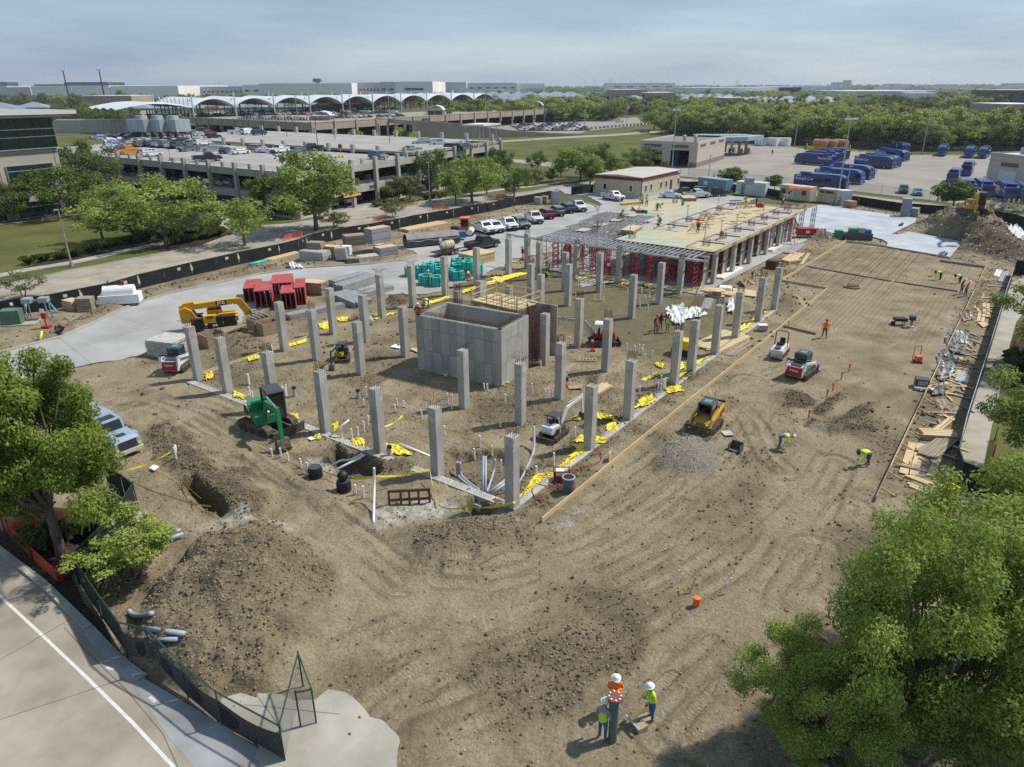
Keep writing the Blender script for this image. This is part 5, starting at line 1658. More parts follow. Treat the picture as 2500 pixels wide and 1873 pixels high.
for i,x in enumerate((635,710,790)):
 t=tH('storage_tank','%s of the three rusty round tanks behind yellow rails'%('left','middle','right')[i],'tank',G('d',x,678),R(-60),'rusty tanks by the woods fence')
 MB().cyl((-2.5,0,2.0),(2.5,0,2.0),1.7,n=18).build('shell',copper,t,False)
 for s in(-1,1):
  MB().cyl((s*2.5,0,2),(s*2.75,0,2),1.6,.9,n=18).build('end_cap',copper,t)
  MB().box((s*1.5,0,.3),(.4,2.6,.7)).build('saddle',dS,t)
rail_y=mt('yellow_rail',(.65,.42,.03),.6)
t=tH('yellow_railing','yellow guard railing round the rusty tanks','railing')
rp=[G('d',535,660),G('d',535,680),G('d',650,690),G('d',865,690),G('d',870,672)]
for i in range(len(rp)-1):
 MB().bar(rp[i]+Vector((0,0,1.2)),rp[i+1]+Vector((0,0,1.2)),.15,.3).bar(rp[i]+Vector((0,0,.6)),rp[i+1]+Vector((0,0,.6)),.12,.25).build('rail',rail_y,t)[('kind')]='stuff'
 n=max(2,int((rp[i+1]-rp[i]).length/2.5))
 for j in range(n):
  q=rp[i].lerp(rp[i+1],j/n)
  MB().box((q.x,q.y,.7),(.2,.2,1.4)).build('post',rail_y,t)
for i,(x0,x1)in enumerate(((125,200),(218,300),(305,390))):
 p,q=G('d',x0,650),G('d',x1,655)
 t=tH('equipment_cabinet','%s white equipment cabinet by the woods fence'%('left','middle','right')[i],'cabinet',p,math.atan2((q-p).y,(q-p).x),'white cabinets by the woods fence')
 w_=(q-p).length
 MB().box((w_/2,1.2,1.6),(w_*.95,2.4,3.0)).build('casing',cool_m if i==0 else wP,t)
 for j in range(3):
  MB().box((w_*(.2+.3*j),-.02,1.5),(w_*.2,.06,2.2)).build('door',wP,t)
chain=bpy.data.materials.new('chain_link')
chain.use_nodes=True
_n=chain.node_tree
_b=_n.nodes['Principled BSDF']
_b.inputs['Base Color'].default_value=(.22,.23,.23,1)
_t=_n.nodes.new('ShaderNodeBsdfTransparent')
_m=_n.nodes.new('ShaderNodeMixShader')
_m.inputs['Fac'].default_value=.80
_n.links.new(_b.outputs['BSDF'],_m.inputs[1])
_n.links.new(_t.outputs['BSDF'],_m.inputs[2])
_n.links.new(_m.outputs['Shader'],_n.nodes['Material Output'].inputs['Surface'])
def fence_line(label,pts,h,step,mesh_m,post_m,name='chain_link_fence',cat='fence',pr=.05,rail=True):
 t=tH(name,label,cat)
 pm=MB().cyl((0,0,-.1),(0,0,h),pr,n=6).mesh('fence_post_mesh',post_m)
 for i in range(len(pts)-1):
  p,q=Vector(pts[i]),Vector(pts[i+1])
  n=max(1,int((q-p).length/step))
  for j in range(n):
   a_,b_=p.lerp(q,j/n),p.lerp(q,(j+1)/n)
   z=ZR(a_.x,a_.y)
   pL('post',pm,t,(a_.x,a_.y,max(z,-.1)))
   MB().add([(a_.x,a_.y,z),(b_.x,b_.y,z),(b_.x,b_.y,h-.02),(a_.x,a_.y,h-.02)],[(0,1,2,3)]).build('mesh_panel',mesh_m,t)
   if rail:
    MB().bar((a_.x,a_.y,h),(b_.x,b_.y,h),.05).build('top_rail',post_m,t)
 pL('post',pm,t,pts[-1])
 return t
fence_line('thin chain link fence between the bus yard and the street',GL('d',[(-380,880),(230,950),(770,990),(1480,1075),(1900,1130),(2400,1195)]),2.0,9.0,chain,steel)
fence_line('dark chain link fence along the front of the woods',GL('d',[(-120,632),(390,640),(540,655),(880,665),(1340,700),(2000,712),(2500,745)]),2.4,7.0,chain,dS)
bp_=MB().cyl((0,0,0),(0,0,1.2),.14,n=8).mesh('yard_bollard_mesh',yT)
for i,x in enumerate((1915,1950,2085,2125,2165)):
 tag(pL('bollard',bp_,None,G('d',x,1108)),'yellow bollard in front of the bus row at right, %s from the left'%('first','second','third','fourth','fifth')[i],'bollard','yellow bollards by the bus row')
for k_,x,y,l in(('c',1715,890,'small orange flag stake on the yard fence line'),('d',1545,1075,'orange marker beside the parked cars')):
 t=tag(MB().box((0,0,.6),(.4,.4,1.2),tx=.3,ty=.3).build('marker_cone',orange_m,None,loc=G(k_,x,y)),l,'marker')
def mast(k,x,y,ytop,label,heads=3,r=.14,arm=1.2,m=steel):
 p=G(k,x,y)
 h=hA(p,k,ytop)
 t=tH('lamp_mast',label,'lamp post',p,R(-30)+(p.x*.01))
 MB().cyl((0,0,0),(0,0,h),r*1.3,r*.7,8).build('pole',m,t)
 MB().cyl((0,0,0),(0,0,.6),r*2.6,n=10).build('footing',wC,t)
 for i in range(heads):
  a_=0 if heads==1 else(i-(heads-1)/2)
  MB().box((a_*arm,-.25,h+.1),(.85 if heads>1 else .55,.5,.4 if heads>1 else .16)).build('lamp_head',wP if heads>1 else steel,t)
 if heads>1:
  MB().box((0,0,h),(arm*heads,.12,.12)).build('crossarm',m,t)
 return t
mast('c',1390,860,385,'tall twin-headed lamp mast beside the wash building',2)
mast('d',783,1002,460,'tall three-headed lamp mast in front of the nearest bus',3)
mast('d',1425,715,390,'tall bare mast by the lone bus at the woods fence',1)
mast('d',440,660,370,'tall bare mast left of the copper tanks',1)
mast('d',830,1062,825,'street lamp post between the yellow container and the bus',1,.1)
mast('d',1845,1145,910,'street lamp post right of the round tree',1,.1)
mast('c',1672,910,735,'street lamp post above the storage containers',1,.1)
mast('c',468,840,715,'street lamp post on the lawn by the service road',1,.1)
mast('c',268,830,535,'slim lamp post at the left of the lawn by the garage stairs',1,.1)
mast('b',1422,1080,780,'street lamp post in front of the right part of the garage',1,.1)
mast('e',555,318,-130,'tall street lamp post on the verge by the lawn',1,.1)
mast('a',1660,1110,970,'lamp post with flat head before the garage entrance',1,.1)
mast('a',355,1205,1005,'dark lamp post in front of the office wall',1,.08,m=dS)
mast('a',708,555,405,'lamp post with a globe beyond the office roof',1,.1)
for i,(k_,x,y,yt)in enumerate((('b',400,440,260),('b',812,440,260),('b',983,400,250),('b',1108,410,240),('b',1383,420,245),('b',1455,360,245),('b',1525,365,235),('b',1850,395,235),('c',320,490,230),('c',60,500,385),('c',715,520,340),('c',1040,490,325),('c',605,430,240),('c',945,430,225),('c',842,560,510),('c',878,560,505),('c',1023,560,505),('c',1145,545,370))):
 p=G(k_,x,y,Z2 if k_=='b' else 0)
 h=hA(p,k_,yt)
 t=tH('lamp_mast','thin lamp mast number %d from the left among those round the rental garage'%(i+1),'lamp post',p,0,'thin lamp masts round the rental garage')
 MB().cyl((0,0,0),(0,0,h-p.z),.2,.12,6).build('pole',steel,t)
 MB().box((0,0,h-p.z),(1.6,.4,.25)).build('lamp_head',steel,t)
for x,yt,l in((490,55,'left of the two very tall light masts on the left skyline'),(765,50,'right of the two very tall light masts on the left skyline')):
 p=G('a',x+40,270)
 p=Vector((p.x,p.y,0))*(700/p.y)
 h=CAM_H+(hA(p,'a',yt)-CAM_H)
 t=tH('lamp_mast',l,'light mast',p,0)
 MB().cyl((0,0,0),(0,0,h),.8,.45,8).build('pole',dS,t)
 MB().box((0,0,h),(4.5,1,.9)).build('lamp_head',wP,t)
 # site trailer and containers behind the deck
trl_w=mt('trailer_siding',(.50,.44,.31),.7,var=.04,scale=1)
trl_r=mt('trailer_trim',(.19,.022,.03),.6)
pA,pB,pC=G('c',905,1012),G('c',1152,1060),G('c',1445,985)
dd=(pC-pB).normalized()
trl=tH('site_trailer','long cream site office trailer with a maroon roof band','trailer',pB,math.atan2(dd.y,dd.x))
Lt,Wt,Ht_=(pC-pB).length,(pA-pB).length,hA(pB,'c',905)
MB().box((Lt/2,Wt/2,Ht_/2),(Lt,Wt,Ht_-.3)).build('body',trl_w,trl)
MB().box((Lt/2,Wt/2,.3),(Lt+.05,Wt+.05,.6)).build('skirting',mt('trailer_skirt',(.45,.46,.47),.7),trl)
MB().box((Lt/2,Wt/2,Ht_-.35),(Lt+.25,Wt+.25,.7)).build('trim_band',trl_r,trl)
MB().extr([(-.2,0),(Wt/2,.35),(Wt+.2,0),(Wt+.2,-.08),(-.2,-.08)],0,Lt+.3).build('roof',mt('trailer_roof',(.46,.43,.36),.8,var=.06,scale=.4),trl,loc=(Lt+.15,0,Ht_+.06),rz=PI/2)
for x in(1.2,5.0*Lt/26,9.6*Lt/26+1.5,15.2*Lt/26,24*Lt/26):
 fr=MB().box((x+.8,-.03,2.0),(.95,.1,1.5)).build('window',wP,trl)
 MB().box((x+.8,-.06,2.0),(.7,.1,1.25)).build('pane',glass,fr)
for y in(Wt*.22,Wt*.78):
 fr=MB().box((-.03,y,2.0),(.1,.95,1.5)).build('window',wP,trl)
 MB().box((-.06,y,2.0),(.1,.7,1.25)).build('pane',glass,fr)
 MB().box((-.15,y,Ht_-.55),(.25,.8,.25)).build('wall_light',dS,trl)
MB().box((Lt*.76,-.04,1.6),(1.0,.1,2.1)).build('door',trl_r,trl)
MB().box((-.02,-.02,Ht_/2),(.14,.14,Ht_)).build('corner_post',dS,trl)
MB().box((Lt*.96,-.14,Ht_-.35),(1.3,.04,.3)).build('nameplate',wP,trl)
def container(k,x0,y0,x1,y1,ytop,depth,m,label,name='storage_container',ribs=0,cat='container'):
 p,q=G(k,x0,y0),G(k,x1,y1)
 L=(q-p).length
 h=hA((p+q)/2,k,ytop)
 t=tH(name,label,cat,p,math.atan2((q-p).y,(q-p).x))
 MB().box((L/2,depth/2,h/2+.05),(L,depth,h-.1)).build('body',m,t)
 if ribs:
  rb=MB().box((0,0,h/2),(.09,.07,h*.86)).mesh('rib_mesh',m)
  for i in range(ribs):
   pL('rib',rb,t,(L*(i+.7)/(ribs+.4),-.03,0))
 MB().box((L/2,depth/2,h+.02),(L+.06,depth+.06,.12)).build('roof',m,t)
 return t,L,h
cblue=mt('container_blue',(.22,.31,.38),.6,var=.08,scale=.7)
cwhite=mt('container_white',(.52,.58,.61),.6,var=.07,scale=.7)
ccream=mt('container_cream',(.52,.47,.34),.7,var=.08,scale=.7)
ccream2=mt('container_yellow',(.50,.42,.24),.7,var=.08,scale=.7)
t,L,h=container('c',1588,985,1800,1015,915,2.6,cblue,'blue-grey storage container behind the parked black pickups',ribs=16)
MB().box((L*.3,-.08,h*.6),(1.0,.1,.8)).build('window',wP,t)
t,L,h=container('c',1880,1030,2105,1048,945,2.6,cwhite,'white ribbed storage container behind the deck',ribs=24)
for i in range(4):
 MB().box((L*(.20+.03*i),-.08,h*.5),(.07,.06,h*.8)).build('lock_bar',dS,t)
t=tH('vent_unit','grey vent unit standing on the white storage container','machine',G('c',1985,955,h+.2))
MB().box((0,0,.8),(1.7,1.5,1.5)).build('casing',steel,t)
for i in range(5):
 MB().box((0,-.77,.3+i*.25),(1.5,.05,.06)).build('louvre',dS,t)
t,L,h=container('d',318,1058,552,1088,975,2.5,ccream,'cream site container with a door and two barred windows',ribs=0)
MB().box((L*.42,-.04,h*.45),(1.0,.08,h*.8)).build('door',cwhite,t)
for x in(.14,.8):
 fr=MB().box((L*x,-.04,h*.6),(.95,.08,.9)).build('window',dS,t)
 MB().box((L*x,-.09,h*.6),(.8,.05,.75)).build('pane',glass,fr)
MB().box((L*.36,-.09,h*.55),(.25,.04,1.1),ry=.9).build('door_stripe',dS,t)
t2=tH('barrier_stack','stack of orange mesh barriers on the cream container roof','barriers',G('d',482,985,h+.1),R(-15))
for i in range(4):
 MB().box((0,i*.45,.1+.05*i),(4.2,.35,.1)).build('barrier',orange_m,t2)
t,L,h=container('d',608,1085,735,1102,1000,2.5,ccream2,'yellowish container with a dark nameplate')
MB().box((L*.56,-.05,h*.82),(L*.8,.06,.5)).build('nameplate',dS,t)
MB().box((L*.46,-.09,h*.82),(.5,.04,.3)).build('nameplate_mark',cB,t)
MB().box((L*.25,-.09,h*.82),(.8,.04,.22)).build('nameplate_mark',trl_r,t)
tm=text_mesh('plate_text_mesh','SCAFFOLD',.34,wP,.005)
container('d',745,1100,800,1112,1010,2.4,cwhite,'grey open container door beside the yellowish container',name='open_container')
for i,x in enumerate((787,862)):
 p=G('c',x,1012)
 t=tH('portable_toilet','%s pale blue portable toilet by the site gate'%('left','right')[i],'toilet',p,R(-30),'portable toilets by the site gate')
 MB().box((.6,.6,1.1),(1.15,1.15,2.2)).build('cabin',mt('toilet_blue',(.38,.47,.52),.6),t)
 MB().extr([(-.05,2.2),(.6,2.5),(1.25,2.2)],0,1.2).build('roof',wP,t)
 MB().box((.6,-.0,1.1),(.7,.06,1.9)).build('door',mt('toilet_door',(.45,.52,.56),.6),t)
 # FAR BACKGROUND
def at_y(k,x,y,Y):
 w=ZW[k]
 px,py=w[0]+x/w[2],w[1]+y/w[2]
 d=_fw+_rt*((px-1250)/FPX)+_up*((936.5-py)/FPX)
 t=Y/d.y
 return Vector((d.x*t,Y,CAM_H+d.z*t))
far_w=mt('pale_warehouse',(.84,.80,.73),.9,var=.04,scale=.02)
far_g=mt('grey_warehouse',(.56,.54,.52),.9,var=.04,scale=.02)
far_l=mt('light_grey_warehouse',(.68,.69,.70),.9,var=.04,scale=.02)
far_win=mt('far_window_band',(.05,.06,.07),.3)
def wH(k,x0,x1,ytop,Y,dep,m,label,bands=0,name='warehouse'):
 a,b_=at_y(k,x0,ytop,Y),at_y(k,x1,ytop,Y)
 h=max(a.z,5)
 t=tH(name,label,'warehouse',(a.x,Y,0))
 w_=b_.x-a.x
 MB().box((w_/2,dep/2,h/2-2),(w_,dep,h+4)).build('wall',m,t)
 MB().box((w_/2,dep/2,h+.3),(w_-2,dep-2,.4)).build('roof',far_l,t)
 for i in range(bands):
  MB().box((w_*(i+.5)/bands,-.2,h*.62),(w_/bands*.5,.4,h*.12)).build('window',far_win,t)
 return t
wH('a',-400,50,195,1500,200,far_g,'grey warehouse at the far left edge of the skyline')
wH('a',50,230,200,1420,200,far_g,'brownish warehouse block left of the two tall masts')
wH('a',235,840,192,1400,250,far_w,'pale warehouse behind the two tall light masts')
wH('a',845,1370,192,1400,250,far_w,'long pale warehouse right of the two tall light masts')
wH('a',1372,1870,196,1500,250,far_g,'grey warehouse with a row of windows on the skyline',14)
wH('a',1865,2005,182,1480,250,far_w,'office end of the long pale skyline warehouse',2)
wH('b',100,815,172,1300,260,far_w,'longest pale warehouse above the arched canopies')
wH('b',815,1030,166,1350,260,far_g,'grey windowed part of the skyline warehouse',8)
wH('b',1030,1150,160,1320,260,far_g,'dark framed corner of the skyline warehouse',2)
wH('b',1150,1440,158,1320,260,far_w,'pale right end of the long skyline warehouse',1)
wH('a',490,830,162,2300,100,far_win,'dark stadium-like roof on the left skyline')
wH('a',262,480,178,2400,100,far_win,'low dark roof at the far left of the skyline')
wH('a',-40,50,160,2600,60,far_win,'dark tower block at the left end of the skyline',name='tower_block')
wH('b',1450,1700,162,2300,200,far_g,'far grey warehouse right of the pale ones')
wH('b',1710,2090,168,2000,200,far_l,'grey-white far warehouse above the dark trees',6)
wH('c',150,410,172,2100,200,far_l,'pale grey far warehouse in the centre skyline')
wH('c',920,1420,168,2600,200,far_w,'tan far building in the centre right skyline',5)
wH('c',1560,2400,205,1500,200,far_l,'long low blue-grey warehouse above the shade tents')
wH('c',940,1160,222,800,60,tC,'tan low block among the trees behind the shade tents',3)
wH('c',1210,1420,245,780,60,tC,'second tan low block right of the first',3)
wH('c',1800,1950,285,560,40,tC,'small tan block at the edge of the woods',1)
wH('d',-200,330,205,1550,150,far_l,'light grey warehouse left of the striped far building')
wH('d',320,580,195,1500,150,wP,'bright white far warehouse roof')
wH('d',570,850,192,1450,150,far_l,'far warehouse with an ochre stripe',3)
wH('d',870,1545,232,900,120,far_g,'large grey warehouse behind the open green field',4)
wH('d',1330,1540,247,880,120,far_l,'lighter end of the large grey warehouse')
wH('d',850,885,145,3000,40,far_g,'hazy tower block standing above the skyline',name='tower_block')
wH('d',755,815,162,3200,40,far_g,'lower hazy block left of the skyline tower',name='tower_block')
wH('d',1575,1610,178,3000,40,far_g,'small hazy block on the right skyline',name='tower_block')
wH('d',1800,1830,178,3000,40,far_g,'second small hazy block on the right skyline',name='tower_block')
wH('d',2140,2400,225,640,60,far_win,'dark glass block at the right edge above the woods',4,name='office_block')
wH('d',2080,2400,335,500,40,tC,'tan low wall at the right edge above the woods',name='low_building')
wH('a',620,1010,270,640,40,tC,'tan low building left of the arched canopies',name='low_building')
wH('a',410,980,455,420,3,gC,'pale retaining wall behind the trees left of the garage',name='retaining_wall')
sH('grass_field',[at_y('d',1000,300,760),at_y('d',1700,300,760),Vector((500,700,0)),Vector((520,480,0)),Vector((330,520,0))],-.01,mt('field_grass',(.11,.13,.035),.95,var=.1,scale=.02))
sH('grass_field',[G('a',420,520),G('a',1050,525),G('a',1050,560),G('a',420,600)],.0,grass_m)
sR('footpath',[G('a',560,515),G('a',720,540),G('a',900,565)],3,-.05,.02,wC,kind='structure')
t=tH('skip_bin','dark blue skip beside the trees left of the cooling units','skip',G('a',1000,520),R(20))
MB().box((0,0,1.2),(9,2.6,2.2),tx=1.05,ty=1.1).build('body',bus_dark,t)
MB().box((0,0,2.35),(9.6,3,.15)).build('rim',bus_blue,t)
t=tH('utility_hut','dark utility enclosure on the lawn left of the garage','hut',G('a',755,515),R(10))
MB().box((0,0,1.8),(8,6,3.6)).build('wall',dark_wall,t)
MB().box((0,0,3.65),(8.4,6.4,.2)).build('roof',dS,t)
tent_m=mt('shade_tent',(.24,.285,.34),.6,var=.08,scale=.02)
tb=MB()
tb.add([(-11,-9,4),(11,-9,4),(11,9,4),(-11,9,4),(0,0,6.2),(-11,-9,3.4),(11,-9,3.4),(11,9,3.4),(-11,9,3.4)],[(0,1,4),(1,2,4),(2,3,4),(3,0,4),(0,5,6,1),(1,6,7,2),(2,7,8,3),(3,8,5,0)])
tent_mesh=tb.mesh('tent_roof_mesh',tent_m)
tp=MB()
for sx in(-8,8):
 for sy in(-6,6):
  tp.box((sx,sy,2),(.5,.5,4))
tent_post=tp.mesh('tent_post_mesh',far_win)
def tE(k,x0,x1,y,Y,step,rows,lab):
 a,b_=at_y(k,x0,y,Y),at_y(k,x1,y,Y)
 n=int((b_.x-a.x)/step)
 for r_ in range(rows):
  for i in range(n):
   p=Vector((a.x+step*(i+.5*(r_%2)),Y+r_*21,0))
   s=max(.7,a.z/7.5)
   t=pL('shade_tent',tent_mesh,None,p,R(8))
   t.scale=(step/22,1,s)
   tag(t,lab,'shade tent','blue-grey shade tents over the far parking fields')
   q=pL('tent_posts',tent_post,t)
   q['kind']='stuff'
tE('c',90,420,232,700,26,4,'blue-grey shade tent in the parking field right of the arches')
tE('c',100,900,212,900,32,5,'blue-grey shade tent in the broad far parking field')
tE('c',1100,2200,232,800,30,5,'blue-grey shade tent in the parking field above the woods')
tE('d',0,920,252,700,26,5,'blue-grey shade tent left of the grey warehouse')
tE('d',1260,1880,350,470,30,1,'pale shade tent between the woods and the green field')
tE('c',1390,1560,262,640,24,1,'pale shade tent just behind the wood edge')
tE('d',390,550,300,560,26,1,'pale tent roof peeping over the woods')
tE('d',1960,2090,348,480,24,1,'pale tent at the right of the wood edge')
tE('a',0,420,290,640,28,2,'white shade canopy behind the office roof')
tE('a',1010,2100,268,560,30,2,'white shade canopy in the row behind the arched canopies')
tE('b',0,1000,255,560,30,2,'white shade canopy in the row behind the arched canopies')
tE('b',1700,2212,212,1000,34,3,'pale shade tent right of the last arch')
for i in range(70):
 k_,x_,Y_=random.choice('bccddd'),random.uniform(0,2212),random.uniform(900,2600)
 if k_=='b':
  x_=1500+x_/3
 p=at_y(k_,x_,300,Y_)
 wd,hh=random.uniform(18,70),random.uniform(7,14)*Y_/1500
 t=tH('far_building','small pale building scattered on the far plain','building',(p.x,Y_,0),R(random.uniform(-15,15)),'small pale buildings on the far plain')
 MB().box((0,0,hh/2),(wd,25,hh)).build('wall',random.choice([far_w,far_l,far_w,far_g]),t)
 MB().box((0,0,hh+.3),(wd+1,26,.6)).build('roof',random.choice([wP,far_l,cool_m]),t)
py=MB().cyl((0,0,0),(0,0,1),.012,.006,5).box((0,0,.9),(.16,.01,.01)).box((0,0,.8),(.2,.01,.01)).mesh('pylon_mesh',far_g)
for i,(k_,x,yt)in enumerate((('c',100,135),('c',275,145),('c',715,140),('c',790,132),('c',805,135),('c',912,128),('c',928,130),('c',1075,135),('c',1100,140),('c',1235,138),('c',1440,135),('c',1720,145),('c',1890,138),('c',1900,140),('d',10,140),('d',18,145),('d',1510,130),('d',1400,155),('d',1300,160),('d',1630,160),('d',1780,160),('d',1905,165),('b',2000,140),('b',1780,140),('b',2170,140),('c',515,145))):
 p=at_y(k_,x,yt,2200)
 t=pL('power_pole',py,None,(p.x,p.y,0))
 t.scale=(p.z,)*3
 tag(t,'thin power pole standing above the far skyline trees','power pole','power poles on the far skyline')
t=tH('water_tower','small control tower shape above the long pale warehouse','tower',at_y('b',550,130,2500)*Vector((1,1,0))if False else Vector((at_y('b',550,130,2500).x,2500,0)))
hh=at_y('b',550,130,2500).z
MB().box((0,0,hh*.4),(12,12,hh*.8)).build('shaft',far_g,t)
MB().box((0,0,hh*.88),(26,26,hh*.2),tx=.8,ty=.8).build('cab',far_win,t)
# woods: instanced crowns
def gnS(name,pts,scl,rot,insts,label=None,kind='stuff',tilt=None):
 """a point mesh that carries copies of the given objects (stuff nobody could count)."""
 me=bpy.data.meshes.new(name)
 n=len(pts)
 me.vertices.add(n)
 me.vertices.foreach_set('co',np.asarray(pts,np.float32).ravel())
 for nm,typ,arr in(('scl','FLOAT_VECTOR',scl),('rot','FLOAT_VECTOR',rot)):
  at=me.attributes.new(nm,typ,'POINT')
  at.data.foreach_set('vector',np.asarray(arr,np.float32).ravel())
 at=me.attributes.new('pick','INT','POINT')
 at.data.foreach_set('value',rng.integers(0,len(insts),n).astype(np.int32))
 me.update()
 o=pL(name,me)
 ng=bpy.data.node_groups.new(name+'_nodes','GeometryNodeTree')
 ng.interface.new_socket('Geometry',in_out='INPUT',socket_type='NodeSocketGeometry')
 ng.interface.new_socket('Geometry',in_out='OUTPUT',socket_type='NodeSocketGeometry')
 N=ng.nodes.new
 gi,go=N('NodeGroupInput'),N('NodeGroupOutput')
 join=N('GeometryNodeJoinGeometry')
 def named(nm,typ):
  q=N('GeometryNodeInputNamedAttribute')
  q.data_type=typ
  q.inputs['Name'].default_value=nm
  return q.outputs['Attribute']
 for i,io in enumerate(insts):
  oi=N('GeometryNodeObjectInfo')
  oi.inputs['Object'].default_value=io
  oi.inputs['As Instance'].default_value=True
  iop=N('GeometryNodeInstanceOnPoints')
  cmpn=N('FunctionNodeCompare')
  cmpn.data_type='INT'
  cmpn.operation='EQUAL'
  ng.links.new(named('pick','INT'),cmpn.inputs[2])
  cmpn.inputs[3].default_value=i
  e2r=N('FunctionNodeEulerToRotation')
  ng.links.new(named('rot','FLOAT_VECTOR'),e2r.inputs[0])
  ng.links.new(gi.outputs[0],iop.inputs['Points'])
  ng.links.new(cmpn.outputs[0],iop.inputs['Selection'])
  ng.links.new(oi.outputs['Geometry'],iop.inputs['Instance'])
  ng.links.new(e2r.outputs[0],iop.inputs['Rotation'])
  ng.links.new(named('scl','FLOAT_VECTOR'),iop.inputs['Scale'])
  ng.links.new(iop.outputs[0],join.inputs[0])
 ng.links.new(join.outputs[0],go.inputs[0])
 md=o.modifiers.new('scatter','NODES')
 md.node_group=ng
 o['kind']=kind
 if label:
  o['label']=label
 return o
def wood_kit(seed,m,n_cl=16,per=900,leaf=.5):
 cl=crown_clumps(1.0,10,4.6,n_cl,seed,cr=.36)
 me=leaves_mesh('wood_crown_mesh',cl,per,leaf,m,seed)
 return bpy.data.objects.new('wood_crown',me)
WK=[wood_kit(31,LEAF_LIME),wood_kit(32,LEAF_MID),wood_kit(33,LEAF_OLIVE),wood_kit(34,LEAF_DARK),wood_kit(35,LEAF_LIME),wood_kit(36,LEAF_MID)]
fr0=[G('d',x,y)for x,y in((-560,560),(-200,610),(0,632),(390,640),(540,652),(880,662),(1340,695),(2000,700),(2500,730),(3000,760))]
bk0=[G('d',x,y,9)for x,y in((-330,345),(-100,335),(0,330),(390,330),(540,335),(880,350),(1340,380),(2000,388),(2500,400),(3000,410))]
wp=[]
for i in range(len(fr0)-1):
 a_,b_,c_,d_=fr0[i],fr0[i+1],bk0[i+1],bk0[i]
 ar=max(1,int(((b_-a_).length+(c_-d_).length)/2*((d_-a_).length)/34))
 for q in range(min(ar,420)):
  u,v=random.random(),random.random()**1.25
  p=a_.lerp(b_,u).lerp(d_.lerp(c_,u),v)
  if v<.02:
   continue
  wp.append((p.x,p.y,-.3))
wp=np.array(wp)
n=len(wp)
s_=rng.uniform(.62,1.25,n)
gnS('woods',wp,np.stack([s_*1.05,s_*1.05,s_*rng.uniform(.8,1.15,n)],1),np.stack([np.zeros(n),np.zeros(n),rng.uniform(0,6.28,n)],1),WK)
for i in range(44):
 u=i/43*(len(fr0)-2)
 j=int(u)
 p=fr0[j].lerp(fr0[j+1],u-j)
 p=p+Vector((random.uniform(-3,3),random.uniform(3,12),0))
 kd=('mid','lime','olive','mid','dark','grey')[random.randrange(6)]
 t=tH('tree',{'mid':'green','lime':'bright green','olive':'brownish','dark':'dark green','grey':'pale half-bare'}[kd]+' tree at the front edge of the woods behind the yard fence','tree',p,random.uniform(0,6),'trees at the front edge of the woods')
 tm_,cm_=KITS[kd][i%len(KITS[kd])]
 hgt=random.uniform(7,11)
 t.scale=(random.uniform(4.0,5.5)/KR[kd],)*2+(hgt/KH[kd],)
 pL('trunk',tm_,t)
 pL('crown',cm_,t)
def belt(name,boxes,insts=WK,s0=.8,s1=1.5):
 P_=[]
 for k_,x0,x1,Y0,Y1,n_ in boxes:
  for q in range(n_):
   Y=random.uniform(Y0,Y1)
   p=at_y(k_,random.uniform(x0,x1),300,Y)
   P_.append((p.x,Y,-.3))
 P_=np.array(P_)
 m_=len(P_)
 sc=rng.uniform(s0,s1,m_)
 return gnS(name,P_,np.stack([sc*1.2,sc*1.2,sc],1),np.stack([np.zeros(m_),np.zeros(m_),rng.uniform(0,6.28,m_)],1),insts)
belt('distant_woods',[('a',-200,2212,1100,1300,190),('b',300,2212,900,1200,260),('c',0,2212,640,1000,300),('c',-300,1000,520,640,170),('d',0,2400,1700,2600,420),('c',0,2212,1200,2600,520),('d',1500,2500,900,1600,240),('d',0,900,780,1300,120),('d',900,2400,640,690,50)],s0=.8,s1=1.5)
belt('skyline_woods',[('a',-600,2212,2600,4000,260),('b',0,2212,2600,4200,300),('c',0,2212,2800,5000,500),('d',0,2600,2800,5000,600)],s0=1.4,s1=2.2)
for i,(k_,x,y,yt,w_,kd)in enumerate((('a',460,500,350,110,'mid'),('a',560,505,345,130,'mid'),('a',645,505,340,120,'dark'),('a',740,500,320,120,'mid'),('a',830,515,320,110,'mid'),('a',900,520,325,120,'dark'),('a',970,500,330,120,'mid'),('a',1050,470,320,110,'dark'),('a',480,470,300,150,'dark'),('a',420,440,330,110,'mid'),('a',690,450,290,110,'mid'),('a',580,430,270,120,'olive'),('a',340,400,215,90,'dark'),('a',610,400,215,110,'dark'),('a',745,400,222,90,'mid'),('a',960,400,205,100,'mid'),('a',200,400,225,110,'olive'),('a',100,400,235,100,'grey'),('a',20,400,228,100,'olive'))):
 tree(kd,k_,x,y if y>420 else 380,yt,w_,'tree in the grove beyond the office, %s'%('leftmost on the lawn edge','second along the lawn','third along the lawn','by the dark hut','right of the dark hut','sixth along the lawn','left of the blue skip','behind the blue skip','behind the leftmost ones','touching the office roof','tall one in the middle','olive one in the middle','dark crown on the far skyline','dark pair of crowns under the left mast','dark crown between the masts','pointed crown right of the masts','brownish crown at far left','thin pale crown at far left','olive crown cut by the left edge')[i],group='trees beyond the office')
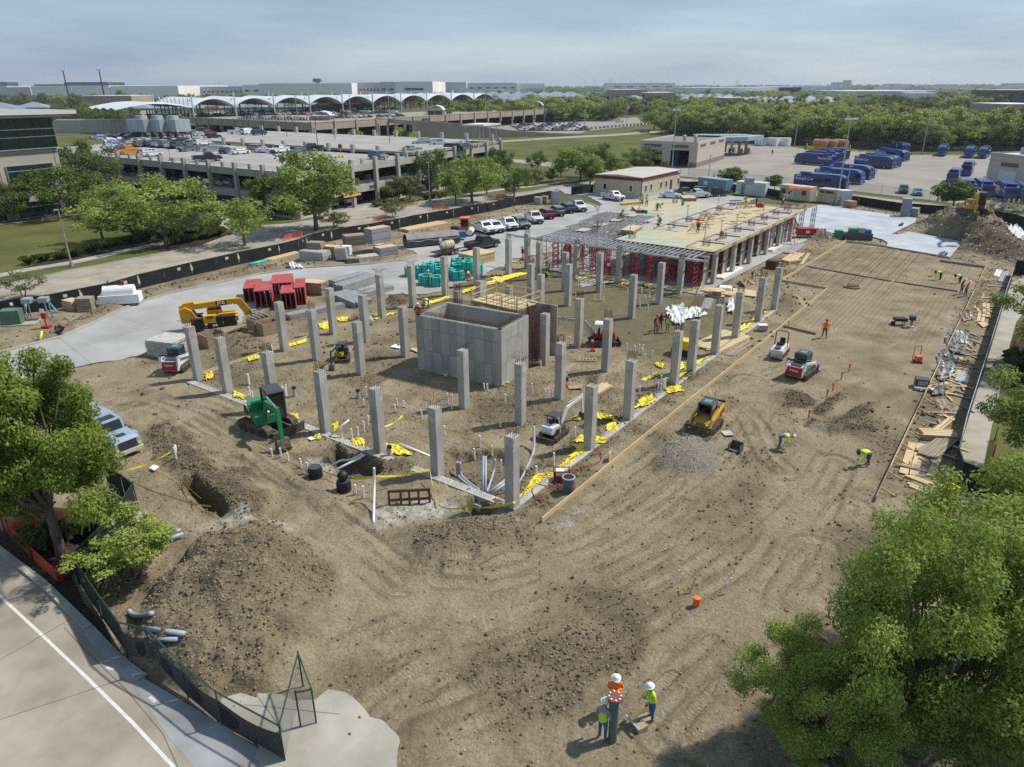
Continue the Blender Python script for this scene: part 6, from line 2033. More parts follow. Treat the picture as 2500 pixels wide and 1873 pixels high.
for i,(k_,x,y,yt,w_,kd)in enumerate((('d',475,420,240,100,'dark'),('d',630,430,275,130,'mid'),('d',775,430,275,120,'dark'),('d',1000,420,250,120,'mid'),('d',1225,430,250,130,'dark'),('d',1285,430,280,80,'dark'),('c',905,350,212,80,'dark'),('c',1180,330,218,80,'dark'),('c',1665,350,225,60,'olive'),('c',1575,400,290,120,'dark'),('c',1720,390,300,140,'mid'),('c',1280,400,290,150,'mid'),('b',1980,300,215,110,'dark'),('b',1330,300,205,90,'mid'),('b',700,300,210,60,'olive'))):
 tree(kd,k_,x,y,yt,w_,'single taller tree rising from the far woods, %s'%('left of the tents','above the copper tanks','beside the tank row end','left of the grey warehouse','in front of the grey warehouse','slim one by the grey warehouse','before the tan low block','between the two tan blocks','thin brown one among the tents','round one behind the wash building','right of the round one','behind the row of bank trees','right of the last arch','above the fifth arch','brown one above the first arches')[i],group='taller trees of the far woods')
 # THE BUILDING SITE: columns, core, deck, forms, fences
ordn=['first','second','third','fourth','fifth','sixth','seventh','eighth','ninth','tenth']
CW=.62
def rebar_mesh(style,seed,L=.75,n=4,w=CW):
 g=random.Random(seed)
 b=MB()
 for i in range(n):
  for j in range(n):
   if 0<i<n-1 and 0<j<n-1:
    continue
   x,y=(i/(n-1)-.5)*w*.8,(j/(n-1)-.5)*w*.8
   if style=='bent':
    k=g.uniform(.7,1.2)
    dx,dy=x/(w*.4),y/(w*.4)
    b.tube([(x,y,-.1),(x,y,L*.45),(x+dx*.06,y+dy*.06,L*.62),(x+dx*.34*k,y+dy*.34*k,L*.78),(x+dx*.5*k,y+dy*.5*k,L*.8)],.016,4)
   else:
    b.tube([(x,y,-.1),(x,y,L*.6),(x+g.uniform(-.04,.04),y+g.uniform(-.04,.04),L*g.uniform(.85,1.1))],.016,4)
 if style!='bent' or L>1:
  for z in(.18,.36):
   b.tube([(-w*.42,-w*.42,z),(w*.42,-w*.42,z),(w*.42,w*.42,z),(-w*.42,w*.42,z),(-w*.42,-w*.42,z)],.009,4)
 return b.mesh('rebar_mesh',rust)
REB={s:[rebar_mesh(s,k)for k in range(3)]for s in('bent','straight')}
LIFTS={}
def col_mesh(h):
 if h not in LIFTS:
  b=MB().box((0,0,(h-.9)/2-.2),(CW,CW,h-.9+.4))
  t=MB().box((0,0,h-.45),(CW+.006,CW+.006,.9))
  LIFTS[h]=(b.mesh('shaft_mesh',concrete),t.mesh('head_mesh',c2_))
 return LIFTS[h]
def column(p,h,label,style='straight',group='bare concrete columns of the new building'):
 t=tH('concrete_column',label,'column',(p.x,p.y,0),SITE,group)
 a,b=col_mesh(h)
 pL('shaft',a,t)
 pL('column_head',b,t)
 o=pL('rebar',REB[style][int(p.x*7)%3],t,(0,0,h))
 o['kind']='stuff'
 return t
ROWS=[(0,[0,9.0,14.7,22.9,26.4,31.9,37.3,44,49.4],'the row along the timber edge board'),(6.2,[.4,9.6,15,22.5],'the row next to the edge row'),(11.4,[.4,9.4,20.7,26.5,37.5,44.3],'the row passing right of the core'),(16.8,[.3],'the short row between'),(19.5,[32.1,37.7,44.8],'the row behind the core'),(23.1,[.6,9.6,15.1,26.3,35.5,42.8],'the row passing left of the core'),(29,[.5,9.7,15.8,46],'the row next to the drive-side row'),(33.5,[.7,9.6,15.6,22.4,27.2,32.8,38.8,45.5,49.8],'the row nearest the drive')]
BENT={(0,.0),(6.2,.4),(6.2,9.6),(11.4,9.4),(33.5,22.4),(33.5,15.6),(29,15.8),(11.4,.4),(33.5,27.2),(33.5,.7)}
for v,us,lab in ROWS:
 for i,u in enumerate(us):
  w=ordn[i]+' from the street end' if i<len(us)-1 else'last towards the deck'
  if len(us)==1:
   w='single'
  bt=(v,u)in BENT
  column(UV(u+.31,v+.31),4.72,'concrete column with %s rebar, %s in %s'%('bent' if bt else'upright',w,lab),'bent' if bt else'straight')
for(k,x,y,z),lab in((('f',1830,590,2.7),'left'),(('f',2030,625,2.7),'right')):
 column(G(k,x,y,z),2.7,'%s of the two half-height concrete columns behind the core'%lab,'straight',None)
t=column(G('f',1635,665,3.9),3.9,'column wrapped in tall rebar at the left end of the core','straight',None)
o=pL('rebar',rebar_mesh('straight',9,2.2,5,.8),t,(0,0,2.6))
o['kind']='stuff'
for i,(u,v)in enumerate(((49.7,11.3),(49.9,19.6),(50.2,26))):
 column(UV(u+.31,v+.31),4.05,'concrete column under the front edge of the deck, %s from the right'%ordn[i],'straight')
gb=tH('grade_beam','pale concrete ground beam along the row beside the timber edge board','beam',(ORG.x,ORG.y,0),SITE)
for i in range(9):
 MB().box((i*5.55+2.75,.25,-.5),(5.5,.62,1.16)).build('beam_segment',concrete,gb)
b=MB()
for i in range(150):
 x=.4+i*.33
 b.tube([(x,.35+.2*math.sin(i),.1),(x+.05,.3,.3),(x+.22,.1,.34)],.011,4)
b.build('starter_bars',rust,gb)['kind']='stuff'
gb=tH('grade_beam','concrete ground beam along the street-side row, exposed in the two pits','beam',(ORG.x,ORG.y,0),SITE)
for i in range(6):
 MB().box((.28,i*5.6+3.3,-.6),(.62,5.55,1.32)).build('beam_segment',concrete,gb)
b=MB()
for i in range(90):
 y=.8+i*.36
 b.tube([(.3+.2*math.sin(i*2),y,.08),(.3,y,.26),(.5,y+.15,.32)],.011,4)
b.build('starter_bars',rust,gb)['kind']='stuff'
MB().prism([UV(.2,2.2),UV(.2,5.4),UV(-.35,5.4),UV(-.35,2.2)],-1.3,-.35).build('pier_cap',c2_,None).update_tag()
tag(bpy.data.objects['pier_cap'],'rough concrete pier cap exposed in the pit by the near corner column','pier cap')
# core walls
cL,cN,cR=G('P',1048,889),G('P',1224.3,946),G('P',1286,905)
eB,eA=(cL-cN),(cR-cN)
lB,lA=eB.length,eA.length
core=tH('stair_core','large concrete stair core with panel-marked walls and rebar on top','concrete core',cN,math.atan2(eA.y,eA.x))
HC,TH=4.95,.38
MB().box((TH/2+.02,lB/2,HC/2-.3),(TH-.02,lB-.02,HC+.6)).build('front_wall',core_conc,core)
MB().box((lA/2,TH/2+.02,HC/2-.3),(lA-.02,TH-.02,HC+.6)).build('side_wall',core_conc,core)
MB().box((lA+.2,lB/2,HC/2-.3),(TH,lB-.1,HC+.6)).build('rear_wall',core_conc,core)
MB().box((lA/2,lB-TH/2-.02,HC/2-.3),(lA-.02,TH-.02,HC+.6)).build('side_wall',core_conc,core)
tones=[mt('form_panel_face',c,.85,col2=d,scale=1.4,bump=.004,bscale=10,streak=(1,1,.25),lo=.3,hi=.7)for c,d in(((.27,.26,.23),(.41,.40,.36)),((.30,.29,.26),(.43,.42,.385)),((.25,.24,.215),(.38,.37,.335)),((.33,.325,.30),(.46,.455,.43)))]
wid=[.9,.7,1.0,.85,.9,.75,.9,.85,.9,.8]
y=0
for i in range(10):
 w=wid[i]*lB/sum(wid)
 for z0,z1 in((-.05,1.9),(1.9,3.85),(3.85,HC)):
  MB().box((-.004,y+w/2,(z0+z1)/2),(.03,w-.025,z1-z0-.025)).build('wall_panel',tones[(i*3+int(z0*2))%4],core)
 y+=w
for i in range(5):
 w=lA/5
 for z0,z1 in((-.05,1.9),(1.9,3.85),(3.85,HC)):
  MB().box((w*(i+.5),-.004,(z0+z1)/2),(w-.025,.03,z1-z0-.025)).build('wall_panel',tones[(i+int(z0))%2*3%4 if i%2 else 1],core)
b=MB()
for i in range(64):
 y=.1+i*(lB-.2)/63
 for x in(.08,.3,lA+.1,lA+.3):
  b.tube([(x,y,HC-.1),(x+.02*math.sin(i*3),y,HC+.35+.12*math.sin(i*1.7)),(x-.16,y+.05,HC+.5)],.012,4)
for i in range(30):
 x=.3+i*(lA-.4)/29
 for y in(.08,.3,lB-.3,lB-.1):
  b.tube([(x,y,HC-.1),(x,y+.02,HC+.4+.1*math.sin(i*2.1)),(x+.1,y-.16,HC+.45)],.012,4)
for z in(.15,.3):
 for x in(.08,.3,lA+.1):
  b.tube([(x,.1,HC+z),(x,lB-.1,HC+z)],.01,4)
 for y in(.08,.3,lB-.1):
  b.tube([(.1,y,HC+z),(lA,y,HC+z)],.01,4)
for i in range(9):
 y=1.0+i*.3
 b.tube([(lA+.15,y,HC),(lA+.15,y,HC+1.6+.3*math.sin(i))],.014,4)
for i in range(6):
 b.tube([(lA+.2,lB-.3-i*.25,HC-1),(lA+.2,lB-.3-i*.25,HC+2.2)],.014,4)
b.build('rebar',rust,core)['kind']='stuff'
cage=tH('rebar_wall','open brown rebar cage wall beside the red ladder','rebar cage',cR,math.atan2(eA.y,eA.x))
b=MB()
for i in range(26):
 b.tube([(.5+i*.17,0,-.1),(.5+i*.17,0,4.9+.5*abs(math.sin(i)))],.014,4)
 b.tube([(.5+i*.17,.3,-.1),(.5+i*.17,.3,4.7)],.014,4)
for i in range(20):
 for y in(0,.3):
  b.tube([(.4,y,.2+i*.24),(4.9,y,.2+i*.24)],.011,4)
b.build('rebar_grid',rust,cage)['kind']='stuff'
MB().box((4.6,1.0,2.4),(.12,3.2,4.8)).build('form_panel',ply_grey,cage)
MB().box((2.7,3.9,2.3),(4.4,.12,4.6)).build('form_panel',ply_grey,cage)
pf=tH('formwork_platform','timber work platform with guard rails on top of the second core bay','platform',G('y',1600,880,4.7),math.atan2(eB.y,eB.x))
pl,pw_=(G('y',1120,765,4.7)-G('y',1600,880,4.7)).length,3.4
sy=-1
for i in range(6):
 MB().box((pl/2,sy*(.3+i*.56),.02*(i%2)),(pl,.5,.06)).build('deck_board',ply_yel if i%2 else lM,pf)
MB().box((pl/2,0.02,-.14),(pl+.2,.08,.28)).build('edge_beam',oL,pf)
MB().box((pl/2,sy*pw_,-.14),(pl+.2,.08,.28)).build('edge_beam',oL,pf)
for x in(0,pl*.33,pl*.66,pl):
 for y in(0,pw_):
  MB().box((x,sy*y,.55),(.09,.09,1.15)).build('guard_post',lM,pf)
for z in(.55,1.08):
 for y in(0,pw_):
  if y==0 and z>1:
   continue
  MB().box((pl/2,sy*y,z),(pl,.04,.09)).build('guard_rail',lM,pf)
 for x in(0,pl):
  MB().box((x,sy*pw_/2,z),(.04,pw_,.09)).build('guard_rail',lM,pf)
for i in range(5):
 MB().bar((pl*(.15+.17*i),sy*.4,.12),(pl*(.2+.16*i),sy*3.0,.16),.12,.06).build('loose_plank',lM,pf)
def ladder(label,p,q,w,m,n=13,rungs=True):
 t=tH('ladder',label,'ladder',p)
 d=Vector(q)-Vector(p)
 s=Vector((d.y,-d.x,0))if Vector((d.x,d.y,0)).length>.05 else Vector((1,0,0))
 s=s.normalized()*w/2
 MB().bar(s,d+s,.07,.1).build('rail',m,t)
 MB().bar(-s,d-s,.07,.1).build('rail',m,t)
 rm_=MB().bar(-s,s,.05,.05).mesh('rung_mesh',m)
 for i in range(n):
  pL('rung',rm_,t,d*((i+.6)/n))
 return t
ladder('red ladder leaning on the second core bay',G('y',1815,1405)+Vector((0,0,0)),G('y',1712,800,5.3),.55,rP,16)
ladder('tall red double ladder leaning on the far right edge of the deck',G('q',1930,665),G('q',1885,215,5.6),.6,rP,16)
ladder('timber ladder lying on the soil behind the mini excavator',GZ('k',645,100,.08),GZ('k',815,98,.1),.5,lM,7)
# elevated deck on shoring
DZ=4.4
deck=tH('deck_formwork','large raised plywood deck of green and yellow sheets on red shoring','formwork deck',(ORG.x,ORG.y,0),SITE)
su,sv_=2.44,1.5
shm={k:MB().box((0,0,0),(su-.02,sv_-.02,.05)).mesh('ply_sheet_mesh',m)for k,m in(('g',ply_green),('y',ply_yel),('w',ply_grey),('n',pE))}
nsh=0
for i in range(18):
 for j in range(16):
  u,v=54.6+su*(i+.5),9.6+sv_*(j+.5)
  if u>93-.25*max(0,v-20):
   continue
  if v>23+(u-54)*.16 and u<76 and not(j%5==3 and i%2):
   continue
  k='y' if v<14.2 and(i//2)%2==0 else('w' if v<14.2 else'g')
  if 60<u and 14.2<=v<19.5:
   k='y'
  if u>76 and v>24:
   k='y' if(i+j)%3 else'g'
  if u<76 and v>23:
   k='w'
  o=pL('plywood_sheet',shm[k],deck,(u,v,DZ+random.uniform(0,.006)))
  nsh+=1
jm=MB().box((0,0,0),(4.6,.1,.16)).mesh('joist_mesh',alu)
for i in range(34):
 pL('joist',jm,deck,(52.9,10.6+i*.66,DZ-.14+random.uniform(0,.01)),R(random.uniform(-1.5,1.5)))
jl=MB().box((0,0,0),(5.0,.12,.16)).mesh('joist_mesh',mt('dark_joist',(.24,.235,.23),.7,var=.25,scale=1))
for r_ in range(4):
 for i in range(15):
  pL('joist',jl,deck,(57+r_*5.05,24+r_*.8+i*.62,DZ-.18+.004*r_),R(random.uniform(-1,1)))
st_m=MB().box((0,0,0),(.16,8.0,.2)).mesh('stringer_mesh',alu)
for r_,u in enumerate((50.9,52.9,55.0,58.5,62,66,70)):
 for i in range(3):
  pL('stringer',st_m,deck,(u+.1*(i%2),13.4+i*7.6,DZ-.34-.01*(i%2)))
for x0,v0,ln in((50.4,8.6,5.5),(50.1,9.6,7),(50.2,17.5,7),(50.0,26.8,9),(50.5,31.5,6)):
 MB().box((x0,v0+ln/2,DZ-.25),(.14,ln,.2)).build('edge_stringer',alu,deck)
for i in range(22):
 MB().box((55.7+i*1.8,9.42,DZ-.1),(1.78,.05,.32)).build('edge_form',pE if i%3 else oL,deck)
dpm=MB().box((0,0,0),(3.9,3.3,.04)).mesh('drop_panel_mesh',ply_grey)
dpy=MB().box((0,0,0),(3.9,3.3,.04)).mesh('drop_panel_mesh',ply_yel)
dts=MB().box((0,0,0),(4.1,.12,.2)).mesh('drop_edge_mesh',oL)
dts2=MB().box((0,0,0),(.12,3.3,.2)).mesh('drop_edge_mesh',oL)
rb_s=rebar_mesh('straight',21,.8,5,.9)
pole_m=MB().cyl((0,0,0),(0,0,2.4),.05,n=6).box((0,0,2.4),(.12,.5,.12)).mesh('deck_post_mesh',steel)
spots=[(57.2+i*5.6,11.6)for i in range(7)]+[(66+i*6,20.2)for i in range(5)]+[(62+i*6.5,29.5)for i in range(5)]+[(57,27.5),(56.5,21.5)]
for i,(u,v)in enumerate(spots):
 if i<12:
  pL('drop_panel',dpy if i==0 else dpm,deck,(u,v,DZ+.055))
  pL('drop_panel_edge',dts,deck,(u,v+1.7,DZ+.12))
  pL('drop_panel_edge',dts2,deck,(u+2.0,v,DZ+.12))
 o=pL('rebar',rb_s,deck,(u,v,DZ+.05))
 o['kind']='stuff'
 if i%2==0 or i in(1,):
  pL('guard_post',pole_m,deck,(u-.2,v+.2,DZ))
def at_deck(k,x,y):
 return G(k,x,y,DZ+.04)
def sheet_stack(p,rz,lx,ly,h,label,m=pE,name='plywood_stack',n=None,side=None,group=None):
 t=tH(name,label,'stack of sheets',p,rz,group)
 n=n or max(2,int(h/.12))
 for i in range(n):
  MB().box((random.uniform(-.03,.03),random.uniform(-.03,.03),h*(i+.5)/n),(lx,ly,h/n-.012)).build('sheet',m if i==n-1 or side is None else side,t)
 return t
sheet_stack(at_deck('c',1135,1155),SITE+R(38),4.0,1.6,.5,'stack of dark edged plywood near the left edge of the deck',side=oL)
sheet_stack(at_deck('c',1080,1310),SITE+R(10),4.2,1.8,.5,'fresh plywood stack on the joists at the near left of the deck',side=oL)
sheet_stack(at_deck('c',1515,1070),SITE+R(35),3.2,2.2,.6,'plywood stack at the back of the deck before the white pickup',side=oL)
def sawhorse(p,rz,label):
 t=tH('sawhorse',label,'sawhorse',p,rz,'timber sawhorses on the deck')
 MB().box((0,0,1.0),(1.8,.16,.16)).build('top_beam',lM,t)
 for x in(-.7,.7):
  for s in(-1,1):
   MB().bar((x,s*.45,0),(x,s*.05,.98),.1).build('leg',lM,t)
  MB().box((x,0,.45),(.06,.6,.1)).build('brace',lM,t)
for k,x,y,l in(('c',1560,1300,'left timber sawhorse beside the standing carpenter on the deck'),('c',1640,1295,'sawhorse right of the standing carpenter'),('c',1635,1225,'rear sawhorse in the middle of the deck'),('c',1695,1225,'right rear sawhorse in the middle of the deck'),('c',1925,1130,'left sawhorse near the far edge of the deck'),('c',1980,1128,'right sawhorse near the far edge of the deck')):
 sawhorse(at_deck(k,x,y),SITE+R(random.uniform(-20,30)),l)
for i in range(46):
 x,y=random.uniform(1560,2150),random.uniform(1120,1290)
 p=at_deck('c',x,y)+Vector((0,0,.03))
 o=MB().box((0,0,0),(random.uniform(.8,3.2),random.uniform(.08,.2),.05)).build('loose_plank',random.choice([lM,lM,oL]),None,loc=p,rz=random.uniform(0,3.1))
 tag(o,'loose plank lying among offcuts on the plywood deck','plank','loose planks on the deck')
t=tH('yellow_tube_bundle','bundle of yellow tubes lying at the left rear edge of the deck','tubes',at_deck('c',1085,1105),SITE+R(-25))
for i in range(5):
 MB().cyl((-2.4,(i%3)*.24-.2,.14+.2*(i//3)),(2.4,(i%3)*.24-.2,.14+.2*(i//3)),.11,n=8).build('tube',mt('tube_yellow',(.65,.42,.02),.5),t)
for k,x,y,m,l,c in(('c',1380,1300,wP,'white bucket standing on the green deck sheets','bucket'),('c',1190,1175,mt('green_bucket',(.03,.30,.14),.5),'green bucket at the left of the deck','bucket'),('c',1475,1110,MC.get('x')or mt('green_bucket',(.03,.30,.14),.5),'green bucket at the rear of the deck','bucket')):
 tag(MB().cyl((0,0,0),(0,0,.55),.22,.27,12).build('bucket',m,None,loc=at_deck(k,x,y)),l,c)
tag(MB().box((0,0,.3),(.9,.6,.6)).box((0,0,.63),(.6,.1,.08)).build('tool_box',rP,None,loc=at_deck('c',2068,1152)+Vector((0,0,.5))),'red gang box beside a post on the deck','tool box')
fr_=MB()
for y in(-.6,.6):
 fr_.box((0,y,2.0),(.075,.075,4.0))
for i in range(7):
 fr_.box((0,0,.35+i*.58),(.055,1.2,.055))
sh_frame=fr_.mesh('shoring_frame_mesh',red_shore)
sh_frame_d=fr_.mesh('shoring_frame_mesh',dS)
br=MB().bar((-.9,.6,.5),(.9,.6,2.2),.045).bar((.9,.6,.5),(-.9,.6,2.2),.045).bar((-.9,-.6,1.9),(.9,-.6,3.7),.045).bar((.9,-.6,1.9),(-.9,-.6,3.7),.045)
sh_br=br.mesh('cross_brace_mesh',rust)
jk=MB().cyl((0,0,0),(0,0,.25),.03,n=6).box((0,0,.015),(.2,.2,.03)).mesh('base_jack_mesh',dS)
ns=0
def shore(u,v,lab,rz=0.0,dark=False):
 t=tH('shoring_tower',lab,'shoring tower',UV(u,v,.1),SITE+rz,'shoring towers under the deck')
 for x in(-.9,.9):
  pL('frame',sh_frame_d if dark else sh_frame,t,(x,0,.02))
 pL('cross_brace',sh_br,t)['kind']='stuff'
for i in range(11):
 for j in range(2):
  shore(52.2+j*3.1,11.6+i*2.0,'red shoring tower under the open joists at the near end of the deck, %s line'%('front','second')[j],PI/2)
for i in range(15):
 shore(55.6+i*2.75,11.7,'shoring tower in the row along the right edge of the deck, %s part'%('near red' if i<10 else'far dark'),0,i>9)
for i in range(15):
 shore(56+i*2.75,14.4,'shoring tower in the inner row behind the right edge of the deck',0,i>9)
for i in range(5):
 shore(57+i*4,31.5,'red shoring tower under the left edge of the deck',0)
t=tH('stair_scaffold','grey scaffold bay standing clear at the far right end of the deck','scaffold',UV(96.2,9.6,.1),SITE)
b=MB()
for x in(-1.3,0,1.3):
 for y in(-.9,.9):
  b.box((x,y,2.2),(.08,.08,4.4))
for z in(.5,1.4,2.3,3.2,4.1):
 for y in(-.9,.9):
  b.box((0,y,z),(2.6,.06,.06))
  b.bar((-1.3,y,z),(1.3,y,z+.8 if z<4 else z),.05)
b.build('frame',dS,t)['kind']='stuff'
for i,u_ in enumerate((56.4,63,69.6,76.7,82.5,88.5)):
 p=UV(u_,9.95)
 t=tH('deck_column','pale concrete column under the right edge of the deck, %s from the near end'%ordn[i],'column',p,SITE,'columns under the right edge of the deck')
 MB().box((0,0,DZ/2-.2),(.7,.5,DZ-.3)).build('shaft',concrete,t)
 t2=tH('formwork_sheet','tall worn form panel standing beside the %s right edge deck column'%ordn[i],'form panel',p+UA*-1.4+VB*.55,SITE,'form panels along the deck edge')
 MB().box((0,0,2.0),(1.6,.1,3.9)).build('face',ply_grey,t2)
 MB().box((0,-.09,2.0),(1.6,.06,.12)).build('waler',oL,t2)
 # tape, boards and forms
def tape(label,pts,w=.09,name='caution_tape',sag=.12,m=yT,cat='tape'):
 b=MB()
 P_=[]
 for i in range(len(pts)-1):
  p,q=Vector(pts[i]),Vector(pts[i+1])
  for k in range(7 if i==len(pts)-2 else 6):
   t_=k/6
   v_=p.lerp(q,t_)
   v_.z-=sag*4*t_*(1-t_)
   P_.append(v_)
 for i,p in enumerate(P_):
  a_=.5+.5*math.sin(i*1.3)
  b.v+=[(p.x-.03*a_,p.y+.03*a_,p.z+w/2),(p.x+.03*a_,p.y-.03*a_,p.z-w/2)]
 for i in range(len(P_)-1):
  b.f.append((2*i,2*i+1,2*i+3,2*i+2))
  b.m.append(0)
 return tag(b.build(name,m),label,cat)
tape('yellow tape strung along the right edge of the deck',[UV(50.4,9.2,.9)]+[G('q',x,y,1.0)for x,y in((975,960),(1165,855),(1345,760),(1530,668),(1670,596),(1800,545),(1985,478))],.12)
tape('yellow tape across the near end of the deck',[UV(49.2,30,1.1),UV(49.3,24,1.0),UV(49.3,19,1.0),UV(49.2,11,1.0),UV(50.4,9.2,.9)],.1)
tape('yellow tape running round the pit from the white stakes to the corner column',[GZ('j',280,820,.6),GZ('j',470,920,.6),GZ('j',580,985,.5),GZ('j',770,1060,.6),GZ('j',1000,1105,1.0),G('j',1420,940,.8)],.1)
tape('yellow tape hanging from the second column down to the corner column',[G('j',1420,940,.8),GZ('j',1480,1230,.15),GZ('j',1700,1260,.4),G('j',2060,1190,.7)],.09,sag=.2)
tape('yellow tape crossing behind the columns over the inner pit',[GZ('j',1080,690,.9),GZ('j',1215,610,.9),GZ('j',1400,660,.8),GZ('j',1760,740,.8),GZ('j',1930,810,.7)],.09)
tape('yellow tape fenced along the long trench at left',[GZ('i',1000,920,.6),GZ('i',1340,830,1.0),GZ('i',1400,930,.5),GZ('i',1570,1150,.7)],.08)
tape('yellow tape from the green fence to the trench end',[GZ('i',1040,1030,.9),GZ('i',1300,1100,.5),GZ('i',1640,1190,.5)],.08)
tape('yellow tape tied at the foot of the corner column',[G('j',2060,1190,.7),G('k',200,1160,.6),G('k',340,980,.8)],.09)
def bR(label,pts,h,th,m,name='form_board',step=4.8,z0=-.1,kick=0.0,alt=None):
 t=tH(name,label,'formwork')
 n_=0
 for i in range(len(pts)-1):
  p,q=Vector((pts[i].x,pts[i].y,0)),Vector((pts[i+1].x,pts[i+1].y,0))
  n=max(1,round((q-p).length/step))
  d=(q-p).normalized()
  rz=math.atan2(d.y,d.x)
  L=(q-p).length/n
  for j in range(n):
   n_+=1
   c=p+d*L*(j+.5)
   MB().box((0,0,z0+h/2+.003*(n_%2)),(L-.01,th,h)).build('board',alt if alt and n_%3==0 else m,t,loc=c,rz=rz)
   if kick:
    for s in(.2,.7):
     e=p+d*L*(j+s)
     o=Vector((d.y,-d.x,0))*kick
     MB().bar((e.x,e.y,z0+h*.9),(e.x+o.x,e.y+o.y,-.02),.05,.09).build('kicker',lM,t)
     MB().box((e.x+o.x,e.y+o.y,.1),(.07,.07,.4)).build('stake',lM,t)
 return t
edge=GL('k',[(388,1345),(1265,625),(2050,0)])+GL('h',[(340,950),(690,660)])
bR('long pale timber edge board running diagonally across the site',edge,.42,.06,lM)
bR('far continuation of the timber edge board round the rebar bed',GL('h',[(345,590),(525,478),(838,288),(1150,330)]),.42,.08,lM)
bR('timber board closing the near side of the rebar bed',GL('h',[(345,592),(685,650)]),.35,.08,lM)
bR('dark bulkhead board across the rebar bed',GL('h',[(525,478),(1190,595)]),.28,.1,oL)
bR('dark bulkhead board continuing across the bed to the right form',GL('h',[(1210,598),(1700,672)]),.28,.1,oL)
bR('dark edge form along the far side of the rebar bed',GL('h',[(1150,330),(1640,418)]),.3,.1,oL)
bR('brown edge form at the far right corner of the bed',GL('h',[(1560,440),(1910,490)]),.4,.1,oL)
bR('short brown board stub beside the kneeling worker',GL('h',[(355,945),(605,1005)]),.35,.1,oL)
bR('right hand timber form propped by many kickers',GL('h',[(1915,490)])+GL('l',[(1620,0),(1060,1190)]),.45,.05,lM,kick=-.9,alt=wP and oL,z0=-.05)
bR('near end of the right hand timber form below the big tree',GL('o',[(790,1035),(630,1380),(490,1670)]),.5,.05,lM,kick=-.9)
bR('brown timber edge at the far side of the new slab',GL('h',[(1740,292),(2030,350)]),.5,.1,lM)
bR('timber form sections along the drive-side columns',[UV(1,34.6),UV(9,34.8),UV(16,35),UV(23,34.6)],.35,.05,lM)
rm_b=MB()
for i in range(36):
 rm_b.bar(UV(46 if i>8 else 63,2.2-i*.5,.06),UV(91-max(0,i-12)*.25,2.2-i*.5,.06),.012)
for i in range(38):
 for j in range(10):
  rm_b.box(UV(63+i*.75+.2*(j%2),2-j*1.15,.07),(.08,.05,.07))
o=rm_b.build('rebar_mat',mt('mat_rebar',(.07,.055,.045),.9))
tag(o,'rebar mat on small chairs laid in rows over the far bed','rebar',kind='stuff')
# fences
def sF(label,pts,h=1.8,m=scrim,gaps=True,name='site_fence',step=3.0,pm=dS,z0=None,rail=False,sag=0.0,mesh2=None):
 t=tH(name,label,'fence')
 postm=MB().cyl((0,0,-.2),(0,0,h+.06),.035,n=6).mesh('fence_post_mesh',pm)
 c=0
 for i in range(len(pts)-1):
  p,q=Vector((pts[i].x,pts[i].y,0)),Vector((pts[i+1].x,pts[i+1].y,0))
  n=max(1,round((q-p).length/step))
  d=(q-p).normalized()
  nn=Vector((-d.y,d.x,0))
  for j in range(n):
   c+=1
   a_,b_=p.lerp(q,j/n),p.lerp(q,(j+1)/n)
   L=(b_-a_).length
   za,zb=ZA(a_.x,a_.y,.3),ZA(b_.x,b_.y,.3)
   za,zb=max(-.1,min(za,1)),max(-.1,min(zb,1))
   pL('post',postm,t,(a_.x,a_.y,za))
   b=MB()
   nx,ny=8,5
   g_=gaps and c%2==0
   for y in range(ny+1):
    for x in range(nx+1):
     s=x/nx
     z=za*(1-s)+zb*s+.03+(h-.05)*(y/ny)
     if sag:
      z=za*(1-s)+zb*s+.03+(h*(1-sag*(.6+.4*math.sin(PI*s)))-.05)*(y/ny)
     ins=.32*math.sin(PI*y/ny)*(1-s)**3 if g_ else 0
     w=a_+d*(s*(L-.04)+.02+ins)+nn*(.05*math.sin(6*s+c)*math.sin(PI*y/ny)+.02)
     b.v.append((w.x,w.y,z))
   for y in range(ny):
    for x in range(nx):
     if gaps and c%2==1 and x==4 and y==3:
      continue
     k=y*(nx+1)+x
     b.f.append((k,k+1,k+nx+2,k+nx+1))
     b.m.append(0)
   b.build('scrim_panel',m,t,True)
   if mesh2:
    MB().add([(a_.x,a_.y,za),(b_.x,b_.y,zb),(b_.x,b_.y,zb+h),(a_.x,a_.y,za+h)],[(0,1,2,3)]).build('mesh_panel',mesh2,t)
   if rail:
    MB().bar((a_.x,a_.y,za+h),(b_.x,b_.y,zb+h),.05).build('top_rail',pm,t)
 pL('post',postm,t,(pts[-1].x,pts[-1].y,0))
 return t
sF('long black scrim fence with crescent slits along the left road',FENCE_L)
sF('short black scrim fence from the bend to the site gate',[FENCE_L[-1],G('c',360,1080),G('c',512,1050)],gaps=False)
sF('black scrim fence right of the site gate before the toilets',GL('c',[(615,1030),(700,1025),(785,1010)]),gaps=False)
sF('black scrim fence behind the far slab and the dirt pile',GL('d',[(800,1090),(930,1110),(1240,1160),(1560,1185),(1900,1215),(2130,1260),(2400,1330)]),gaps=False)
sF('dark fence behind the storage containers',GL('c',[(1450,990),(1600,985),(1820,1000),(1870,1010),(2120,1040)])+GL('d',[(320,1062)]),gaps=False)
sF('black scrim fence along the pavement on the right',FENCE_R,gaps=False,rail=True,pm=steel)
sF('black scrim fence crossing at the lower right below the pavement',[FENCE_R[-1],G('o',1760,105),G('o',2120,250),G('o',2350,330)],gaps=False,pm=gS,rail=True)
sF('black fence enclosure at the upper right end of the pavement',GL('h',[(2110,590),(2130,545),(2300,550)]),gaps=False,h=2.0)
T18=lambda k,x,y:G(k,x,y,1.85)
FA,FB,FC,FD,FE=T18('m',800,615),T18('m',475,140),T18('i',1020,940),T18('m',1000,710),T18('m',1450,1060)
